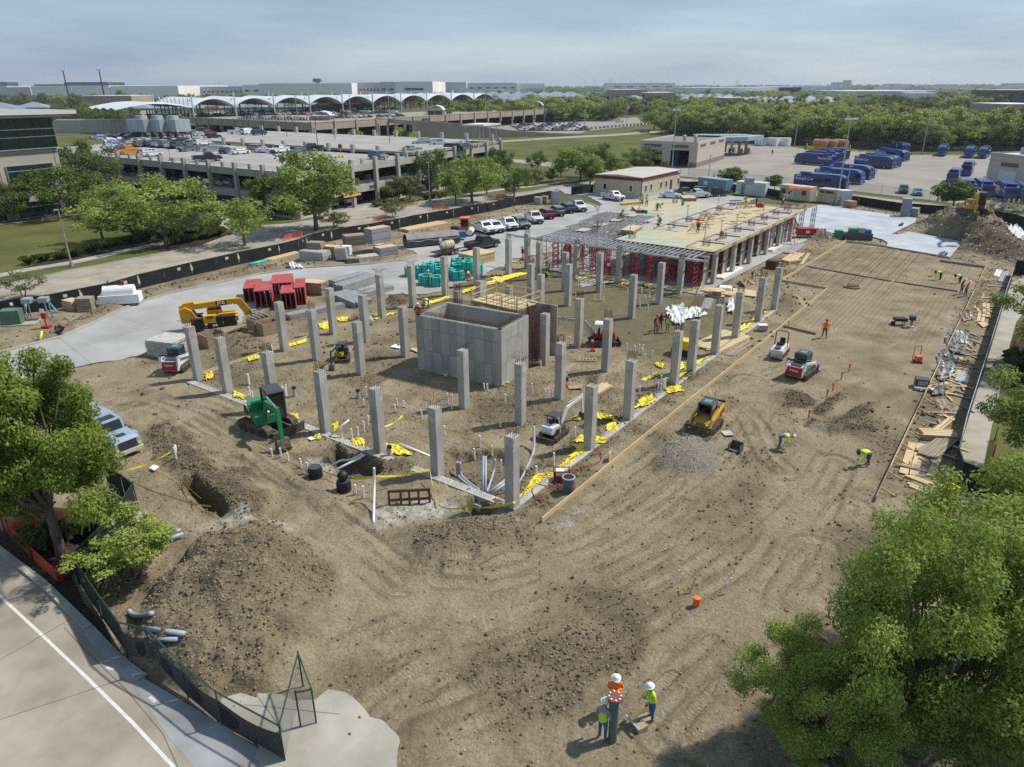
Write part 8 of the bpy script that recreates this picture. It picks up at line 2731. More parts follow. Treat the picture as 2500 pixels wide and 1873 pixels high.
for i,(k,x0,y0,x1,y1,n,r,m,w,h,l)in enumerate((('f',1255,215,1560,155,8,3,lM,.3,.14,'long fresh joists stacked by the left fence'),('f',335,890,760,800,5,3,aS,.2,.18,'low stack of grey joists before the red stacks'),('f',660,720,850,800,7,4,aS,.3,.16,'grey joist bundle by the red stacks end'),('f',695,640,950,570,6,4,aS,.22,.2,'left bundle of long aluminium joists'),('f',750,690,1030,600,7,5,aS,.22,.2,'middle bundle of long aluminium joists'),('f',840,740,1140,660,6,3,aS,.22,.2,'front bundle of long aluminium joists'),('f',880,435,1030,415,5,2,c2_,.35,.25,'grey concrete channels by the island kerb'),('f',200,430,425,370,7,2,lM,.2,.06,'loose boards heaped along the left fence'),('r',600,800,900,710,8,2,oL,.2,.08,'brown planks in front of the telehandler'),('k',1745,40,1990,-80,9,3,lM,.3,.05,'fresh boards stacked beside the edge board'),('k',1850,62,2020,-45,3,1,oL,.25,.06,'brown boards beside the fresh stack'),('k',810,370,925,305,4,2,lM,.22,.1,'pale timber pieces behind the second edge column'),('k',585,185,685,125,4,1,oL,.2,.06,'grey boards near the timber ladder'),('u',490,530,700,415,10,2,wP,.16,.14,'white plastic pipes stacked under the plywood'),('q',1700,740,1800,680,6,2,wP,.2,.18,'bundle of white tubes near the deck corner'),('u',265,645,590,700,4,2,lM,.4,.12,'long timbers lying before the deck end'),('u',225,830,310,700,9,1,rust,.12,.06,'bundle of rusty bars by the white bags'),('u',345,830,385,720,7,1,aS,.12,.08,'bundle of grey bars by the white bags'),('l',1360,985,1425,745,2,1,lM,.5,.06,'wide plank lying by the right timber form'),('l',1430,970,1460,800,2,1,oL,.35,.06,'grey plank beside the wide plank at right'),('l',1520,870,1690,730,6,2,oL,.18,.1,'pile of brown timbers at the right fence'),('l',1460,830,1640,745,4,2,oL,.2,.1,'second pile of brown timbers at the right fence'),('l',1420,700,1690,715,4,2,lM,.25,.2,'chunky pale timbers at the right fence'),('l',1530,660,1680,540,3,1,lM,.15,.08,'long pale laths reaching to the right fence'),('l',1540,390,1605,500,3,1,oL,.3,.05,'planks by the cardboard sheets at right'),('l',1570,525,1730,465,3,1,oL,.2,.05,'grey laths lying across the right strip'),('l',1450,310,1660,265,1,1,lM,.4,.06,'single pale plank crossing the right form'),('l',1690,195,1720,75,2,1,lM,.35,.06,'upright looking planks above the pale blue sheet'),('l',1740,200,1790,125,2,1,lM,.3,.06,'pair of short planks near the right fence'),('l',1300,990,1480,1060,2,1,lM,.2,.12,'timber frame rail at the lower right corner'),('l',1310,1060,1480,1130,2,1,lM,.2,.12,'second frame rail at the lower right corner'),('l',1390,995,1510,985,2,1,oL,.15,.08,'short board at the lower right corner'),('l',1500,1000,1560,870,2,1,lM,.2,.06,'leaning board at the lower right corner'),('h',1935,870,1925,760,2,1,lM,.3,.05,'short plank upright in the right strip'),('h',1890,900,1905,830,2,1,lM,.3,.05,'short plank above the brown sheet'),('h',2010,560,2030,510,2,1,wP,.3,.1,'white tubes by the fence end at upper right'),('h',2050,600,2090,520,3,1,aS,.2,.1,'grey tubes by the fence end at upper right'),('h',425,385,520,310,7,2,aS,.2,.1,'grey metal strips near the far bed corner'),('h',400,465,520,380,8,2,lM,.2,.06,'loose pale boards near the far bed corner'),('h',500,465,555,378,2,1,lM,.15,.08,'two long laths near the far bed corner'),('k',900,880,915,850,1,1,lM,.08,.6,'stub stake behind the edge board'))):
 bars('board_pile' if m in(lM,oL)else'bar_bundle',l,'pile',k,x0,y0,x1,y1,n,w,h,m,r,'plank' if m in(lM,oL)else'bar',None,0,.02 if r==1 else .008)
for i,(x0,y0,x1,y1,zz)in enumerate(((1000,500,1170,500,1.9),(1280,505,1430,495,1.7),(1430,460,1520,440,1.9),(880,440,1010,455,1.6),(1180,420,1400,400,2.0))):
 p,q=G('r',x0,y0,.03),G('r',x1,y1,.03)
 L=(q-p).length
 rzf=yaw(G('r',1000,505,.03),G('r',1500,470,.03))
 t=tH('red_form_stack','red steel form bundle right of the telehandler, %s'%('front left','front middle','right end','behind the fork head','rear row')[i],'form stack',p,rzf,'red form bundles')
 fm=MB().box((0,2.0,zz/2),(.1,4.2,zz)).mesh('red_fin_mesh',red_w)
 n=max(3,int(L/.45))
 for j in range(n+1):
  pL('form_sheet',fm,t,(L*j/n,0,0))
 for j in range(3):
  MB().box((L*(j+.5)/3,2.0,zz+.06+.01*j),(L/3+.1,4.3,.12)).build('top_sheet',red_w,t)
for k,x0,y0,x1,y1,l in(('r',380,900,485,945,'left open timber box before the second column'),('r',905,735,985,765,'timber box with grey frames on its rim'),('r',1010,765,1080,800,'open timber box beside the fifth column')):
 p,q=GZ(k,x0,y0),GZ(k,x1,y1)
 L=(q-p).length
 t=tH('timber_box',l,'timber box',p,yaw(p,q))
 for z in range(3):
  for y in(0,1.9):
   MB().box((L/2,y,.25+z*.42),(L,.06,.4)).build('plank',cB,t)
  for x in(0,L):
   MB().box((x,.95,.25+z*.42),(.06,1.9,.4)).build('plank',cB,t)
 if'grey' in l:
  for j in range(4):
   MB().box((L*.5,.3+j*.45,1.42+.02*j),(L*1.1,.12,.12)).build('frame_bar',aS,t)
cm=MB()
for z in range(5):
 for q in range(18):
  a0,a1=2*PI*q/18,2*PI*(q+1)/18
  r0,zz=.66+.03*(z%2),.1+z*.19
  for rr in(r0,r0-.16):
   cm.bar((rr*math.cos(a0),rr*math.sin(a0),zz),(rr*math.cos(a1),rr*math.sin(a1),zz),.17)
coil=cm.mesh('coil_mesh',teal)
ct=MB()
for q in range(6):
 a0=q*PI/3
 ct.box((.74*math.cos(a0),.74*math.sin(a0),.5),(.07,.07,1.1),rz=a0)
ctm=ct.mesh('coil_tie_mesh',black)
for i,(x,y,z)in enumerate(((620,590,0),(735,605,0),(655,500,0),(760,510,0),(560,500,0),(745,450,0),(850,520,0),(965,540,0),(960,460,0),(1075,500,0),(1075,410,0),(965,410,0),(1160,480,0),(655,470,.6),(1075,440,.9),(470,500,0))):
 t=tH('tendon_coil','teal tendon coil on the drive, %s in the heap'%('front left','front right','second row left','second row right','left end','back left','middle','behind the lime worker','rear middle','beside the orange worker','back right','back middle','right end','lying on the left ones','lying on the right ones','behind the third drive column')[i],'coil',G('y',x,y,.03+z)+Vector((0,0,0)),i,'teal tendon coils')
 t.scale=(1.25,)*3
 pL('coil',coil,t)
 pL('tie',ctm,t)['kind']='stuff'
def cR_(k,pts,m,label,cat='sheeting',hz=.13,name='vapour_sheet',n=9):
 P4=[GZ(k,*p)for p in pts]
 b=MB()
 sd=random.random()*9
 for i in range(n+1):
  for j in range(n+1):
   u,v=i/n,j/n
   if i in(0,n)or j in(0,n):
    u,v=u+random.uniform(-.12,.12),v+random.uniform(-.12,.12)
   p=P4[0]*(1-u)*(1-v)+P4[1]*u*(1-v)+P4[2]*u*v+P4[3]*(1-u)*v
   r=math.sin(i*1.9+sd)*math.sin(j*2.3+2*sd)
   b.v.append((p.x+.10*math.sin(j*3+sd),p.y+.10*math.cos(i*2.7+sd),max(p.z,ZR(p.x,p.y))+.05+hz*abs(r)))
 for i in range(n):
  for j in range(n):
   q=i*(n+1)+j
   b.f.append((q,q+1,q+n+2,q+n+1))
   b.m.append(0)
 return tag(b.build(name,m),label,cat)
YS=[('k',[(800,500),(930,530),(980,590),(830,560)],'by the second edge column, back part'),('k',[(880,620),(960,570),(970,640),(900,665)],'by the second edge column, front part'),('k',[(640,535),(690,540),(690,560),(640,560)],'scrap left of the second edge column'),('k',[(1150,400),(1230,370),(1260,430),(1100,470)],'between the third and fourth edge columns'),('k',[(1340,310),(1440,290),(1480,340),(1350,360)],'at the foot of the fourth edge column'),('k',[(1160,240),(1290,190),(1290,215),(1190,250)],'strip left of the fourth edge column'),('k',[(1410,270),(1530,190),(1500,160),(1450,230)],'strip behind the fourth edge column'),('k',[(1420,110),(1490,120),(1480,165),(1420,160)],'behind the fifth edge column'),('k',[(1565,110),(1690,60),(1690,100),(1570,160)],'right of the fifth edge column'),('k',[(1265,120),(1330,125),(1320,165),(1280,150)],'scrap behind the fourth column'),('k',[(680,690),(880,680),(850,750),(620,740)],'round the second edge column foot'),('k',[(660,770),(745,760),(740,800),(600,870)],'upper part of the strip before the second edge column'),('k',[(600,850),(660,860),(560,960),(480,960)],'middle part of the strip before the second edge column'),('k',[(400,980),(560,960),(480,1000),(350,1000)],'lower bend of the strip by the compressor'),('k',[(340,990),(420,1000),(300,1090),(230,1150)],'strip ending at the corner column'),('g',[(1915,950),(2050,865),(2055,900),(1920,1005)],'large sheet between far edge columns'),('g',[(1800,1010),(1860,990),(1860,1050),(1830,1055)],'small heap left of the large far sheet'),('g',[(2100,820),(2160,805),(2150,850),(2110,860)],'scrap by the last edge columns'),('j',[(1080,740),(1200,760),(1280,835),(1120,830)],'right of the third street-side column'),('j',[(810,710),(900,710),(920,760),(830,760)],'left of the third street-side column'),('j',[(670,590),(720,570),(720,640),(690,650)],'upright scrap by the white pipes'),('j',[(345,515),(400,520),(405,545),(360,540)],'scrap on the street-side beam'),('j',[(540,670),(580,680),(570,715),(540,700)],'scrap before the pit'),('i',[(1800,235),(1890,280),(1880,305),(1800,290)],'by the sixth street-side column'),('i',[(1580,110),(1640,90),(1640,145),(1590,150)],'by the leftmost column'),('f',[(330,1085),(480,1040),(480,1060),(340,1100)],'strip before the drive-side row'),('f',[(560,920),(680,900),(660,970),(580,960)],'behind the left columns, near part'),('f',[(690,880),(800,870),(800,900),(690,900)],'behind the left columns, middle part'),('f',[(0,1180),(100,1165),(105,1190),(20,1210)],'left of the third drive-side column'),('f',[(980,870),(1110,840),(1170,840),(1000,890)],'strip at the eighth drive-side column'),('f',[(1360,760),(1580,710),(1580,735),(1380,775)],'long strip behind the kneeling workers'),('f',[(1665,665),(1790,625),(1800,650),(1670,690)],'long strip past the rebar-wrapped column'),('f',[(1860,600),(2100,530),(2110,555),(1880,625)],'long strip toward the deck'),('g',[(0,570),(200,530),(320,520),(60,600)],'far end of the long strip'),('g',[(1000,600),(1070,590),(1080,620),(1010,615)],'heap at the deck front columns'),('g',[(640,545),(760,560),(780,575),(680,570)],'strip left at the deck front'),('g',[(1150,620),(1280,650),(1420,670),(1200,640)],'strip right at the deck front'),('j',[(1370,130),(1480,150),(1610,190),(1560,225)],'along the left foot of the core'),('j',[(1720,235),(1960,290),(2030,275),(1960,300)],'along the near foot of the core'),('k',[(0,280),(60,300),(140,270),(60,290)],'at the right foot of the core')]
for k,p,l in YS:
 cR_(k,p,yS,'crumpled yellow sheeting '+l)
for k,p,m,l,h in(('g',[(1340,830),(1480,790),(1520,870),(1380,900)],wP,'heap of white bags, left part',.6),('g',[(1480,830),(1600,810),(1650,860),(1500,890)],wP,'heap of white bags, right part',.5),('g',[(1380,890),(1500,880),(1480,930),(1400,930)],wP,'heap of white bags, front part',.5),('g',[(1820,750),(1870,700),(1870,840),(1820,840)],wP,'white bags behind a far edge column',.5),('d',[(2070,1290),(2160,1280),(2212,1340),(2110,1350)],wP,'white bags behind the far dirt pile, upper part',.7),('d',[(2110,1350),(2200,1340),(2230,1400),(2140,1390)],wP,'white bags behind the far dirt pile, lower part',.6),('f',[(930,920),(980,900),(985,930),(940,935)],wP,'white bulk bag beside the eighth drive-side column',.9),('f',[(340,480),(430,485),(440,500),(345,500)],wP,'white striped bag at the drive kerb',.5),('i',[(1030,1250),(1120,1180),(1140,1190),(1040,1290)],wP,'white bag against the green fence',.4),('u',[(630,560),(760,530),(850,560),(700,600)],cB,'heap of torn cardboard boxes near the white pipes',.7),('u',[(790,450),(860,440),(880,480),(800,490)],cB,'second heap of cardboard',.5),('h',[(1540,395),(1590,365),(1630,385),(1620,405)],mgrey,'dark tarp lying at the slab corner',.4),('h',[(1240,165),(1280,150),(1275,170),(1245,172)],black,'black sack on the far slab',.5),('e',[(430,850),(470,810),(510,840),(470,862)],black,'black rubbish bag on the left bank',.6),('o',[(870,1260),(980,1220),(1060,1330),(930,1400)],blue_p,'blue sheeting under the lower right tree',.5),('l',[(1600,340),(1690,300),(1660,350),(1610,365)],cB,'torn cardboard at the right strip',.1)):
 cR_(k,p,m,l,'bag' if'bag' in l else'sheet',h,'debris_heap')
film=mt('silver_film',(.24,.24,.24),.4,.1,var=.6,scale=3)
for i,p in enumerate(([(1545,60),(1640,40),(1700,140),(1560,170)],[(1560,180),(1680,160),(1640,260),(1530,270)],[(1640,-30),(1760,0),(1740,60),(1640,40)],[(1500,290),(1600,290),(1590,370),(1500,370)],[(1660,-130),(1800,-110),(1790,-40),(1660,-40)],[(1400,320),(1440,240),(1460,250),(1420,330)],[(1560,40),(1600,0),(1610,10),(1570,60)],[(1600,-60),(1650,-150),(1655,-140),(1610,-40)],[(1740,-260),(1800,-280),(1810,-230),(1760,-220)])):
 cR_('l',p,film,'crinkled silver film in the strip by the right form, patch %s from the camera'%(ordn[8-i]),hz=.25)
for k,p,m,l in(('h',[(1715,840),(1780,832),(1835,880),(1745,905)],cB,'brown square sheet on the right strip'),('h',[(1855,920),(1900,905),(1945,935),(1895,955)],pE,'pale square sheet by the right fence'),('l',[(1700,190),(1768,215),(1745,272),(1672,262)],cool_m,'pale blue square sheet on the right strip'),('f',[(1115,1105),(1150,1085),(1195,1090),(1190,1118)],wP,'white board on the soil left of the core'),('f',[(1272,1125),(1285,1112),(1378,1130),(1330,1150)],pE,'tan plywood board on the soil left of the core'),('u',[(590,615),(830,645),(830,705),(595,680)],pE,'large plywood sheet behind a far edge column'),('u',[(495,425),(580,400),(690,410),(590,445)],pE,'plywood sheet leaning over the white pipes'),('q',[(1525,785),(1570,755),(1640,755),(1590,785)],pE,'plywood sheet by the deck edge'),('i',[(1155,850),(1190,825),(1230,840),(1195,870)],wP,'white paper board by the trench tape'),('k',[(1765,655),(1840,650),(1870,685),(1800,690)],c2_,'pale flat stone beside the yellow loader'),('j',[(475,710),(510,700),(540,712),(505,725)],wP,'small white slab before the pit'),('k',[(585,305),(700,298),(700,322),(600,328)],cB,'brown board behind the third column')):
 b=MB()
 q=[GZ(k,*w)for w in p]
 zm=max(v.z for v in q)+.06
 b.prism([(v.x,v.y)for v in q],zm,zm+.05)
 o=b.build('flat_sheet',m)
 if o.data.polygons[0].normal.length and sum((q[i].x*q[(i+1)%4].y-q[(i+1)%4].x*q[i].y)for i in range(4))<0:
  o.data.flip_normals()
 tag(o,l,'sheet')
for i in range(70):
 v=random.random()
 a_,b_=G('h',1930,520).lerp(G('o',1330,60),v),FENCE_R[0].lerp(FENCE_R[-1],v)
 p=a_.lerp(b_,random.uniform(.15,.85))
 o=MB().box((0,0,0),(random.uniform(.6,2.6),random.uniform(.09,.28),.05),ry=random.uniform(-.06,.06)).build('loose_board',(lM,oL,oL,cB)[i%4],None,loc=(p.x,p.y,ZR(p.x,p.y)+.08+.03*random.random()),rz=random.uniform(0,3.1))
 tag(o,('pale','weathered','weathered','reddish')[i%4]+' loose board in the %s third of the scrap'%('far','middle','near')[int(v*3)]+' beside the right fence','board','loose boards in the right strip')
stub={}
for nm,m,c_ in(('w',wP,None),('b',wP,black),('s',wP,yT),('g',gP,black)):
 b=MB().cyl((0,0,-.1),(0,0,1),.055 if nm!='g' else .13,n=8)
 if nm=='b':
  b.cyl((0,0,-.1),(0,0,.12),.07,n=8,mi=1)
 if nm=='s':
  b.cyl((0,0,-.1),(0,0,.2),.075,n=8,mi=1).cyl((0,0,.3),(0,0,.5),.062,n=8,mi=0)
  b.cyl((0,0,.2),(0,0,.32),.075,n=8,mi=0)
 if nm=='g':
  b.cyl((0,0,.8),(0,0,1.02),.15,n=8,mi=1)
 stub[nm]=b.mesh('pipe_stub_mesh',[m,c_ or m])
for nm,k,h,zone,pts in(('w','i',.9,'near the left columns',[(1920,1185-1000),(1360,760),(1930,330),(1955,330),(2185,270),(2207,275)]),('w','j',.8,'among the street-side columns',[(30,275),(35,380),(290,360),(315,360),(945,590),(915,645),(740,690),(820,700),(870,700),(930,370),(1360,545),(1560,430),(1590,440),(275,850),(330,878),(430,925),(480,965),(850,1130),(910,1158),(1765,810),(1810,760),(1535,670),(1900,790),(2000,430),(205,840)]),('b','j',.7,'on the trodden pad',[(910,450),(1168,455),(1155,500),(1220,462),(1545,470),(1590,475),(1840,325),(1865,330),(1965,615)]),('w','k',.8,'behind the edge columns',[(380,155),(260,320),(315,355),(415,385),(435,370),(460,395),(485,390),(105,430),(68,615),(640,690),(860,280),(1140,360),(1195,320),(1260,310),(1310,270),(1285,335),(1325,330),(1340,310),(1305,345),(480,915),(345,985),(75,955)]),('w','g',.7,'right of the core',[(605,1060),(1043,1120),(1107,1130),(1135,1140),(1160,1150),(1185,1205),(1240,1170),(1170,1120),(1455,700)]),('s','g',.75,'on the mossy pad before the deck',[(668,635),(867,640),(650,735),(793,740),(837,745),(1048,695),(1140,735),(1158,685),(1143,800),(1182,770),(1188,730),(1205,810),(1218,720),(1248,745),(1260,750),(863,745),(1860,455)]),('w','f',.8,'beside the drive-side columns',[(210,1150),(25,1385),(1980,580),(1778,670)]),('g','j',.7,'on the street-side pad',[(872,385),(380,375),(1110,830)])):
 for i,(x,y)in enumerate(pts):
  o=pL('pipe_stub',stub[nm],None,GZ(k,x,y),random.uniform(0,6))
  o.scale=(1.15,1.15,h*random.uniform(.75,1.2))
  o.rotation_euler.x=random.uniform(-.06,.06)
  tag(o,{'w':'white pipe stub ','b':'white pipe stub with a black foot ','s':'white stub banded yellow and black ','g':'grey pipe stub with a black cap '}[nm]+zone,'pipe','pipe stubs '+zone)
for i,(k,pts,r,m,l)in enumerate((('P',[(912,1278,0),(914,1190,1),(913,1142,2.2)],.07,wP,'tall white pipe carrying the yellow tape'),('P',[(431,1118,0),(427,1087,1.0)],.08,wP,'white pipe standing by the left trench'),('j',[(660,670,.2),(795,555,1.3)],.08,wP,'white pipe leaning by the fourth street-side column'),('j',[(1190,740,.2),(1420,835,0)],.09,wP,'long white pipe lying between two columns'),('j',[(650,915,-.6),(730,870,-.4),(810,860,-.4),(900,815,0)],.08,wP,'bent white pipe crossing the pit'),('j',[(675,950,-.5),(920,825,0)],.08,wP,'straight white pipe crossing the pit'),('j',[(1630,880,.6),(1632,960,-.3),(1660,1010,-.5),(1770,1095,-.3)],.09,gP,'left bent conduit in the inner pit'),('j',[(1650,885,.6),(1655,960,-.3),(1690,1010,-.5),(1800,1095,-.3)],.09,gP,'second bent conduit in the inner pit'),('j',[(1835,835,.9),(1828,1110,-.4)],.09,gP,'upright conduit in the middle of the inner pit'),('j',[(1850,838,.9),(1850,1115,-.4)],.09,gP,'second upright conduit in the middle of the inner pit'),('j',[(1920,855,.8),(1910,960,0),(1860,1110,-.3)],.08,gP,'thin conduit leaning in the inner pit'),('j',[(1870,1120,-.3),(2000,1020,.1)],.09,gP,'conduit passing under the corner column'),('j',[(1890,1130,-.3),(2010,1040,.1)],.09,gP,'second conduit passing under the corner column'),('k',[(327,605,1.3),(327,770,.3),(300,860,0),(215,1040,-.1)],.09,gP,'long bent conduit behind the corner column'),('m',[(965,660,.2),(1290,890,.1)],.12,gP,'top grey duct lying inside the lower left fence'),('m',[(1035,745,.1),(1250,905,.1)],.11,gP,'middle grey duct lying inside the lower left fence'),('m',[(900,810,.1),(1020,880,.1)],.1,gP,'lower grey duct inside the lower left fence'),('m',[(875,545,.3),(900,570,.3),(950,578,.3),(1028,560,.3)],.12,gP,'curved grey elbow lying on the dirt mound foot'),('i',[(1110,1365,.2),(1395,1310,.3)],.11,gP,'upper grey pipe behind the small tree'),('i',[(1250,1400,.2),(1415,1335,.3)],.11,gP,'lower grey pipe behind the small tree'),('m',[(672,385,.1),(780,150,1.6)],.05,steel,'thin steel pole leaning on the small tree'),('m',[(690,420,.1),(770,200,1.3)],.05,steel,'second thin steel pole leaning on the small tree'),('f',[(30,462,.1),(158,430,.1)],.22,teal,'green plastic pipe lying along the left fence'),('e',[(385,600,.8),(440,672,.1)],.1,mt('blue_pipe',(.10,.30,.60),.4),'light blue pipe leaning by the left fence'),('e',[(323,818,.9),(308,902,.0)],.12,yT,'yellow tube post at the left kerb'),('k',[(790,775,.1),(850,820,.1),(820,880,.1),(640,940,.1),(640,1070,.1),(520,1080,.1),(360,1050,.1)],.03,rP,'red air hose curling beside the edge board'),('k',[(310,1095,.1),(350,1160,.1),(490,1215,.1),(380,1310,.1)],.03,rP,'red hose end by the edge board tip'))):
 P_=[]
 for x,y,z in pts:
  base=G(k,x,y,z)
  gz_=ZR(base.x,base.y)
  if z<.45 and abs(gz_)>.1 and k in'mi':
   base=GZ(k,x,y,.12)
  P_.append(base)
 if len(P_)>2:
  P_=sL(P_,6)
 tag(MB().tube(P_,r,8).build('pipe' if m is not rP else'hose',m,None,True),l,'pipe' if m is not rP else'hose')
def sI(name,label,cat,k,x,y,boxes,rz=0.0,s=1.0):
 t=tH(name,label,cat,GZ(k,x,y),rz)
 for nm,c,d,m in boxes:
  (MB().cyl((c[0],c[1],c[2]),(c[0],c[1],c[2]+d[1]),d[0],d[2]if len(d)>2 and d[2]else None,14)if d[0]<0 or len(d)==2 else MB().box(c,d)).build(nm,m,t)
 t.scale=(s,)*3
 return t
sI('rubbish_bin','grey round rubbish bin beside the edge board','bin','k',592,1110,[('body',(0,0,0),(.36,1.05),mt('bin_grey',(.09,.12,.15),.5)),('rim',(0,0,1.0),(.41,.07),gP),('inside',(0,0,1.06),(.33,.02),black)])  # black disc on the closed body, painted as the shaded hollow
sI('air_compressor','red air compressor with coiled hose behind the rubbish bin','compressor','k',540,1020,[('tank',(0,0,.3),(.9,.5,.4),rP),('motor',(-.1,0,.65),(.5,.4,.35),wP),('frame',(0,.3,.85),(1.0,.05,.05),rP),('frame',(0,-.3,.85),(1.0,.05,.05),rP)]+[('post',(x,y,.45),(.05,.05,.85),dS)for x in(-.48,.48)for y in(-.3,.3)])
sI('fork_frame','rusty loader fork frame standing on the lime patch','attachment','j',1265,1200,[('rail',(0,0,.95),(2.5,.12,.16),rust),('rail',(0,0,.35),(2.5,.12,.14),rust)]+[('upright',(x,0,.5),(.12,.14,1.05),rust)for x in(-1.2,-.5,.0,.55,1.2)],R(5))
for x,y,l in((540,990,'low black drain basin by the pit tape'),(760,1100,'black drain basin with a round lid by the pit')):
 t=sI('drain_basin',l,'drain','j',x,y,[('ring',(0,0,.05+.16*i),(.46-.03*(i%2),.15),black)for i in range(4)]+[('lid',(0,0,.69),(.4,.05),mgrey)])
 if x>600:
  MB().ball((0,0,1.05),.34,12,8).build('cap',black,t,True)
sI('plate_roller','yellow trench roller between two right edge columns','compactor','g',1465,1150,[('body',(0,0,1.0),(1.1,1.5,.9),mt('roller_yellow',(.75,.52,.02),.4)),('drum',(0,.5,.3),(1.2,.6,.6),rB),('drum',(0,-.5,.3),(1.2,.6,.6),rB)],SITE)
sI('loader_bucket','dark spare bucket lying right of the yellow loader','bucket','k',1880,795,[('back',(0,.3,.3),(.8,.06,.6),tR),('floor',(0,0,.05),(.8,.6,.06),tR),('side',(-.4,0,.25),(.05,.6,.5),tR),('side',(.4,0,.25),(.05,.6,.5),tR)],R(-40))
sI('plate_compactor','red plate compactor with a tall handle on the compacted soil','compactor','h',1390,1215,[('plate',(0,0,.08),(.6,.8,.12),dS),('engine',(0,0,.38),(.5,.5,.45),orange_m),('handle',(-.28,.5,.7),(.04,.04,1.3),dS),('handle',(.28,.5,.7),(.04,.04,1.3),dS),('grip',(0,.5,1.35),(.6,.04,.04),dS)],R(-10))
sI('tamper','upright grey jumping tamper beside the wheelbarrow','tamper','h',1338,945,[('foot',(0,0,.08),(.35,.5,.12),wP),('bellows',(0,0,.1),(.13,.6),cB),('engine',(0,0,.95),(.45,.5,.4),mgrey),('handle',(0,.1,1.15),(.6,.7,.05),dS)])
sI('wheelbarrow','black wheelbarrow on the compacted soil','wheelbarrow','h',1250,925,[('tray',(0,0,.65),(1.2,.75,.3),black),('leg',(.4,.25,.28),(.05,.05,.55),dS),('leg',(.4,-.25,.28),(.05,.05,.55),dS),('handle',(.8,.3,.55),(.9,.05,.05),lM),('handle',(.8,-.3,.55),(.9,.05,.05),lM),('wheel',(-.65,0,.2),(.4,.1,.4),rB)],R(-5))
sI('light_tower','yellow plastic water barrier standing inside the lower right fence','barrier','o',1670,268,[('body',(0,0,.5),(.85,.6,1.0),mt('barrier_yellow',(.80,.55,.02),.5)),('body',(0,0,1.25),(.8,.55,.5),yT),('cap',(0,0,1.52),(.3,.2,.06),dS)],R(20),1.1)
_ft=sI('fuel_tank','white fuel tank in a white tray by the left fence','fuel tank','e',930,630,[('tray',(0,.8,.5),(4.2,1.9,1.0),wP),('vent',(-1,.8,1.9),(.08,.6),dS),('pump',(.5,.8,2.2),(.3,.3,.5),rP)],R(14))
MB().cyl((-1.6,.8,1.25),(1.6,.8,1.25),.72,n=20).build('tank',wP,_ft)
sI('transformer','green electrical cabinet on a concrete pad at the left edge','cabinet','e',100,765,[('pad',(.5,.5,.06),(3.6,2.4,.12),wC),('cabinet',(0,.3,.85),(1.9,1.4,1.5),mt('transformer_green',(.10,.17,.12),.5))],R(12))
sI('cable_stand','pale blue steel cable frame beside the green cabinet','frame','e',300,735,[('leg',(x,y,1.0),(.1,.1,2.0),cool_m)for x in(-1.0,1.0)for y in(0,.9)]+[('box',(-.8,.45,2.2),(.9,.9,.5),cool_m),('box',(.8,.45,2.2),(.9,.9,.5),cool_m),('beam',(0,.45,2.15),(2.0,.12,.15),cool_m)],R(12))
for k,x,y,l in(('e',362,790,'red fire extinguisher stand beside the cable frame'),('g',905,568,'red fire extinguisher stand at the deck front'),('y',1665,330,'red fire extinguisher stand behind the lumber pile'),('k',580,300,'red fuel can stand behind the third edge column'),('g',780,1130,'red gas cylinder before the red mini excavator'),('b',1325,1100,'red fire hydrant on the garage verge')):
 sI('fire_point',l,'fire point',k,x,y,[('foot',(0,0,.12),(.8,.7,.24),rP),('post',(0,0,.2),(.07,1.4),rP),('box',(0,0,1.3),(.45,.3,.6),rP),('notice',(-.1,0,1.85),(.4,.05,.4),wP)],0,.55 if k in'kb' or x==780 else 1.0)
sI('waste_skip','red skip with a white emblem at the far right deck corner','skip','q',2070,560,[('body',(0,.5,.9),(2.8,1.6,1.0),rP),('base',(0,.5,.3),(2.4,1.4,.5),c2_),('emblem',(.1,-.32,.9),(.6,.03,.4),wP)],R(-5))
sI('tool_trailer','black open skip with green boxes beside the far slab','skip','h',930,275,[('body',(0,.8,.55),(4.2,1.8,1.0),mgrey),('green_box',(-2.9,.7,.7),(1.1,1.2,1.4),mt('box_green',(.02,.22,.10),.5)),('crate',(-.8,.8,1.4),(1.2,1.1,.7),green),('crate',(.4,.8,1.5),(1.0,1.0,.8),cool_m),('crate',(1.5,.8,1.3),(.8,1.0,.6),blue_p)],R(-12))
sI('cable_spool','round wooden spool lying flat near the wrapped pallet','spool','u',420,690,[('flange',(0,0,.05),(.95,.08),pE),('core',(0,0,.1),(.5,.6),oL),('flange',(0,0,.7),(.95,.08),pE)])
sI('manhole_ring','rusty round manhole ring in the rebar bed','manhole','h',888,640,[('ring',(0,0,.0),(.95,.22),cB),('lid',(0,0,.2),(.75,.12),rust)])
sI('cool_box','pale grey box on the soil behind the edge board','box','h',190,972,[('body',(0,0,.3),(.9,.6,.5),cool_m),('lid',(0,0,.58),(.95,.65,.08),wP)])
sI('generator','grey generator at the foot of the right form','generator','l',1415,300,[('body',(0,0,.45),(1.0,.8,.7),mgrey),('panel',(0,-.42,.5),(.7,.05,.4),steel),('foot',(0,-.6,.15),(1.2,.8,.2),steel)],R(-20))
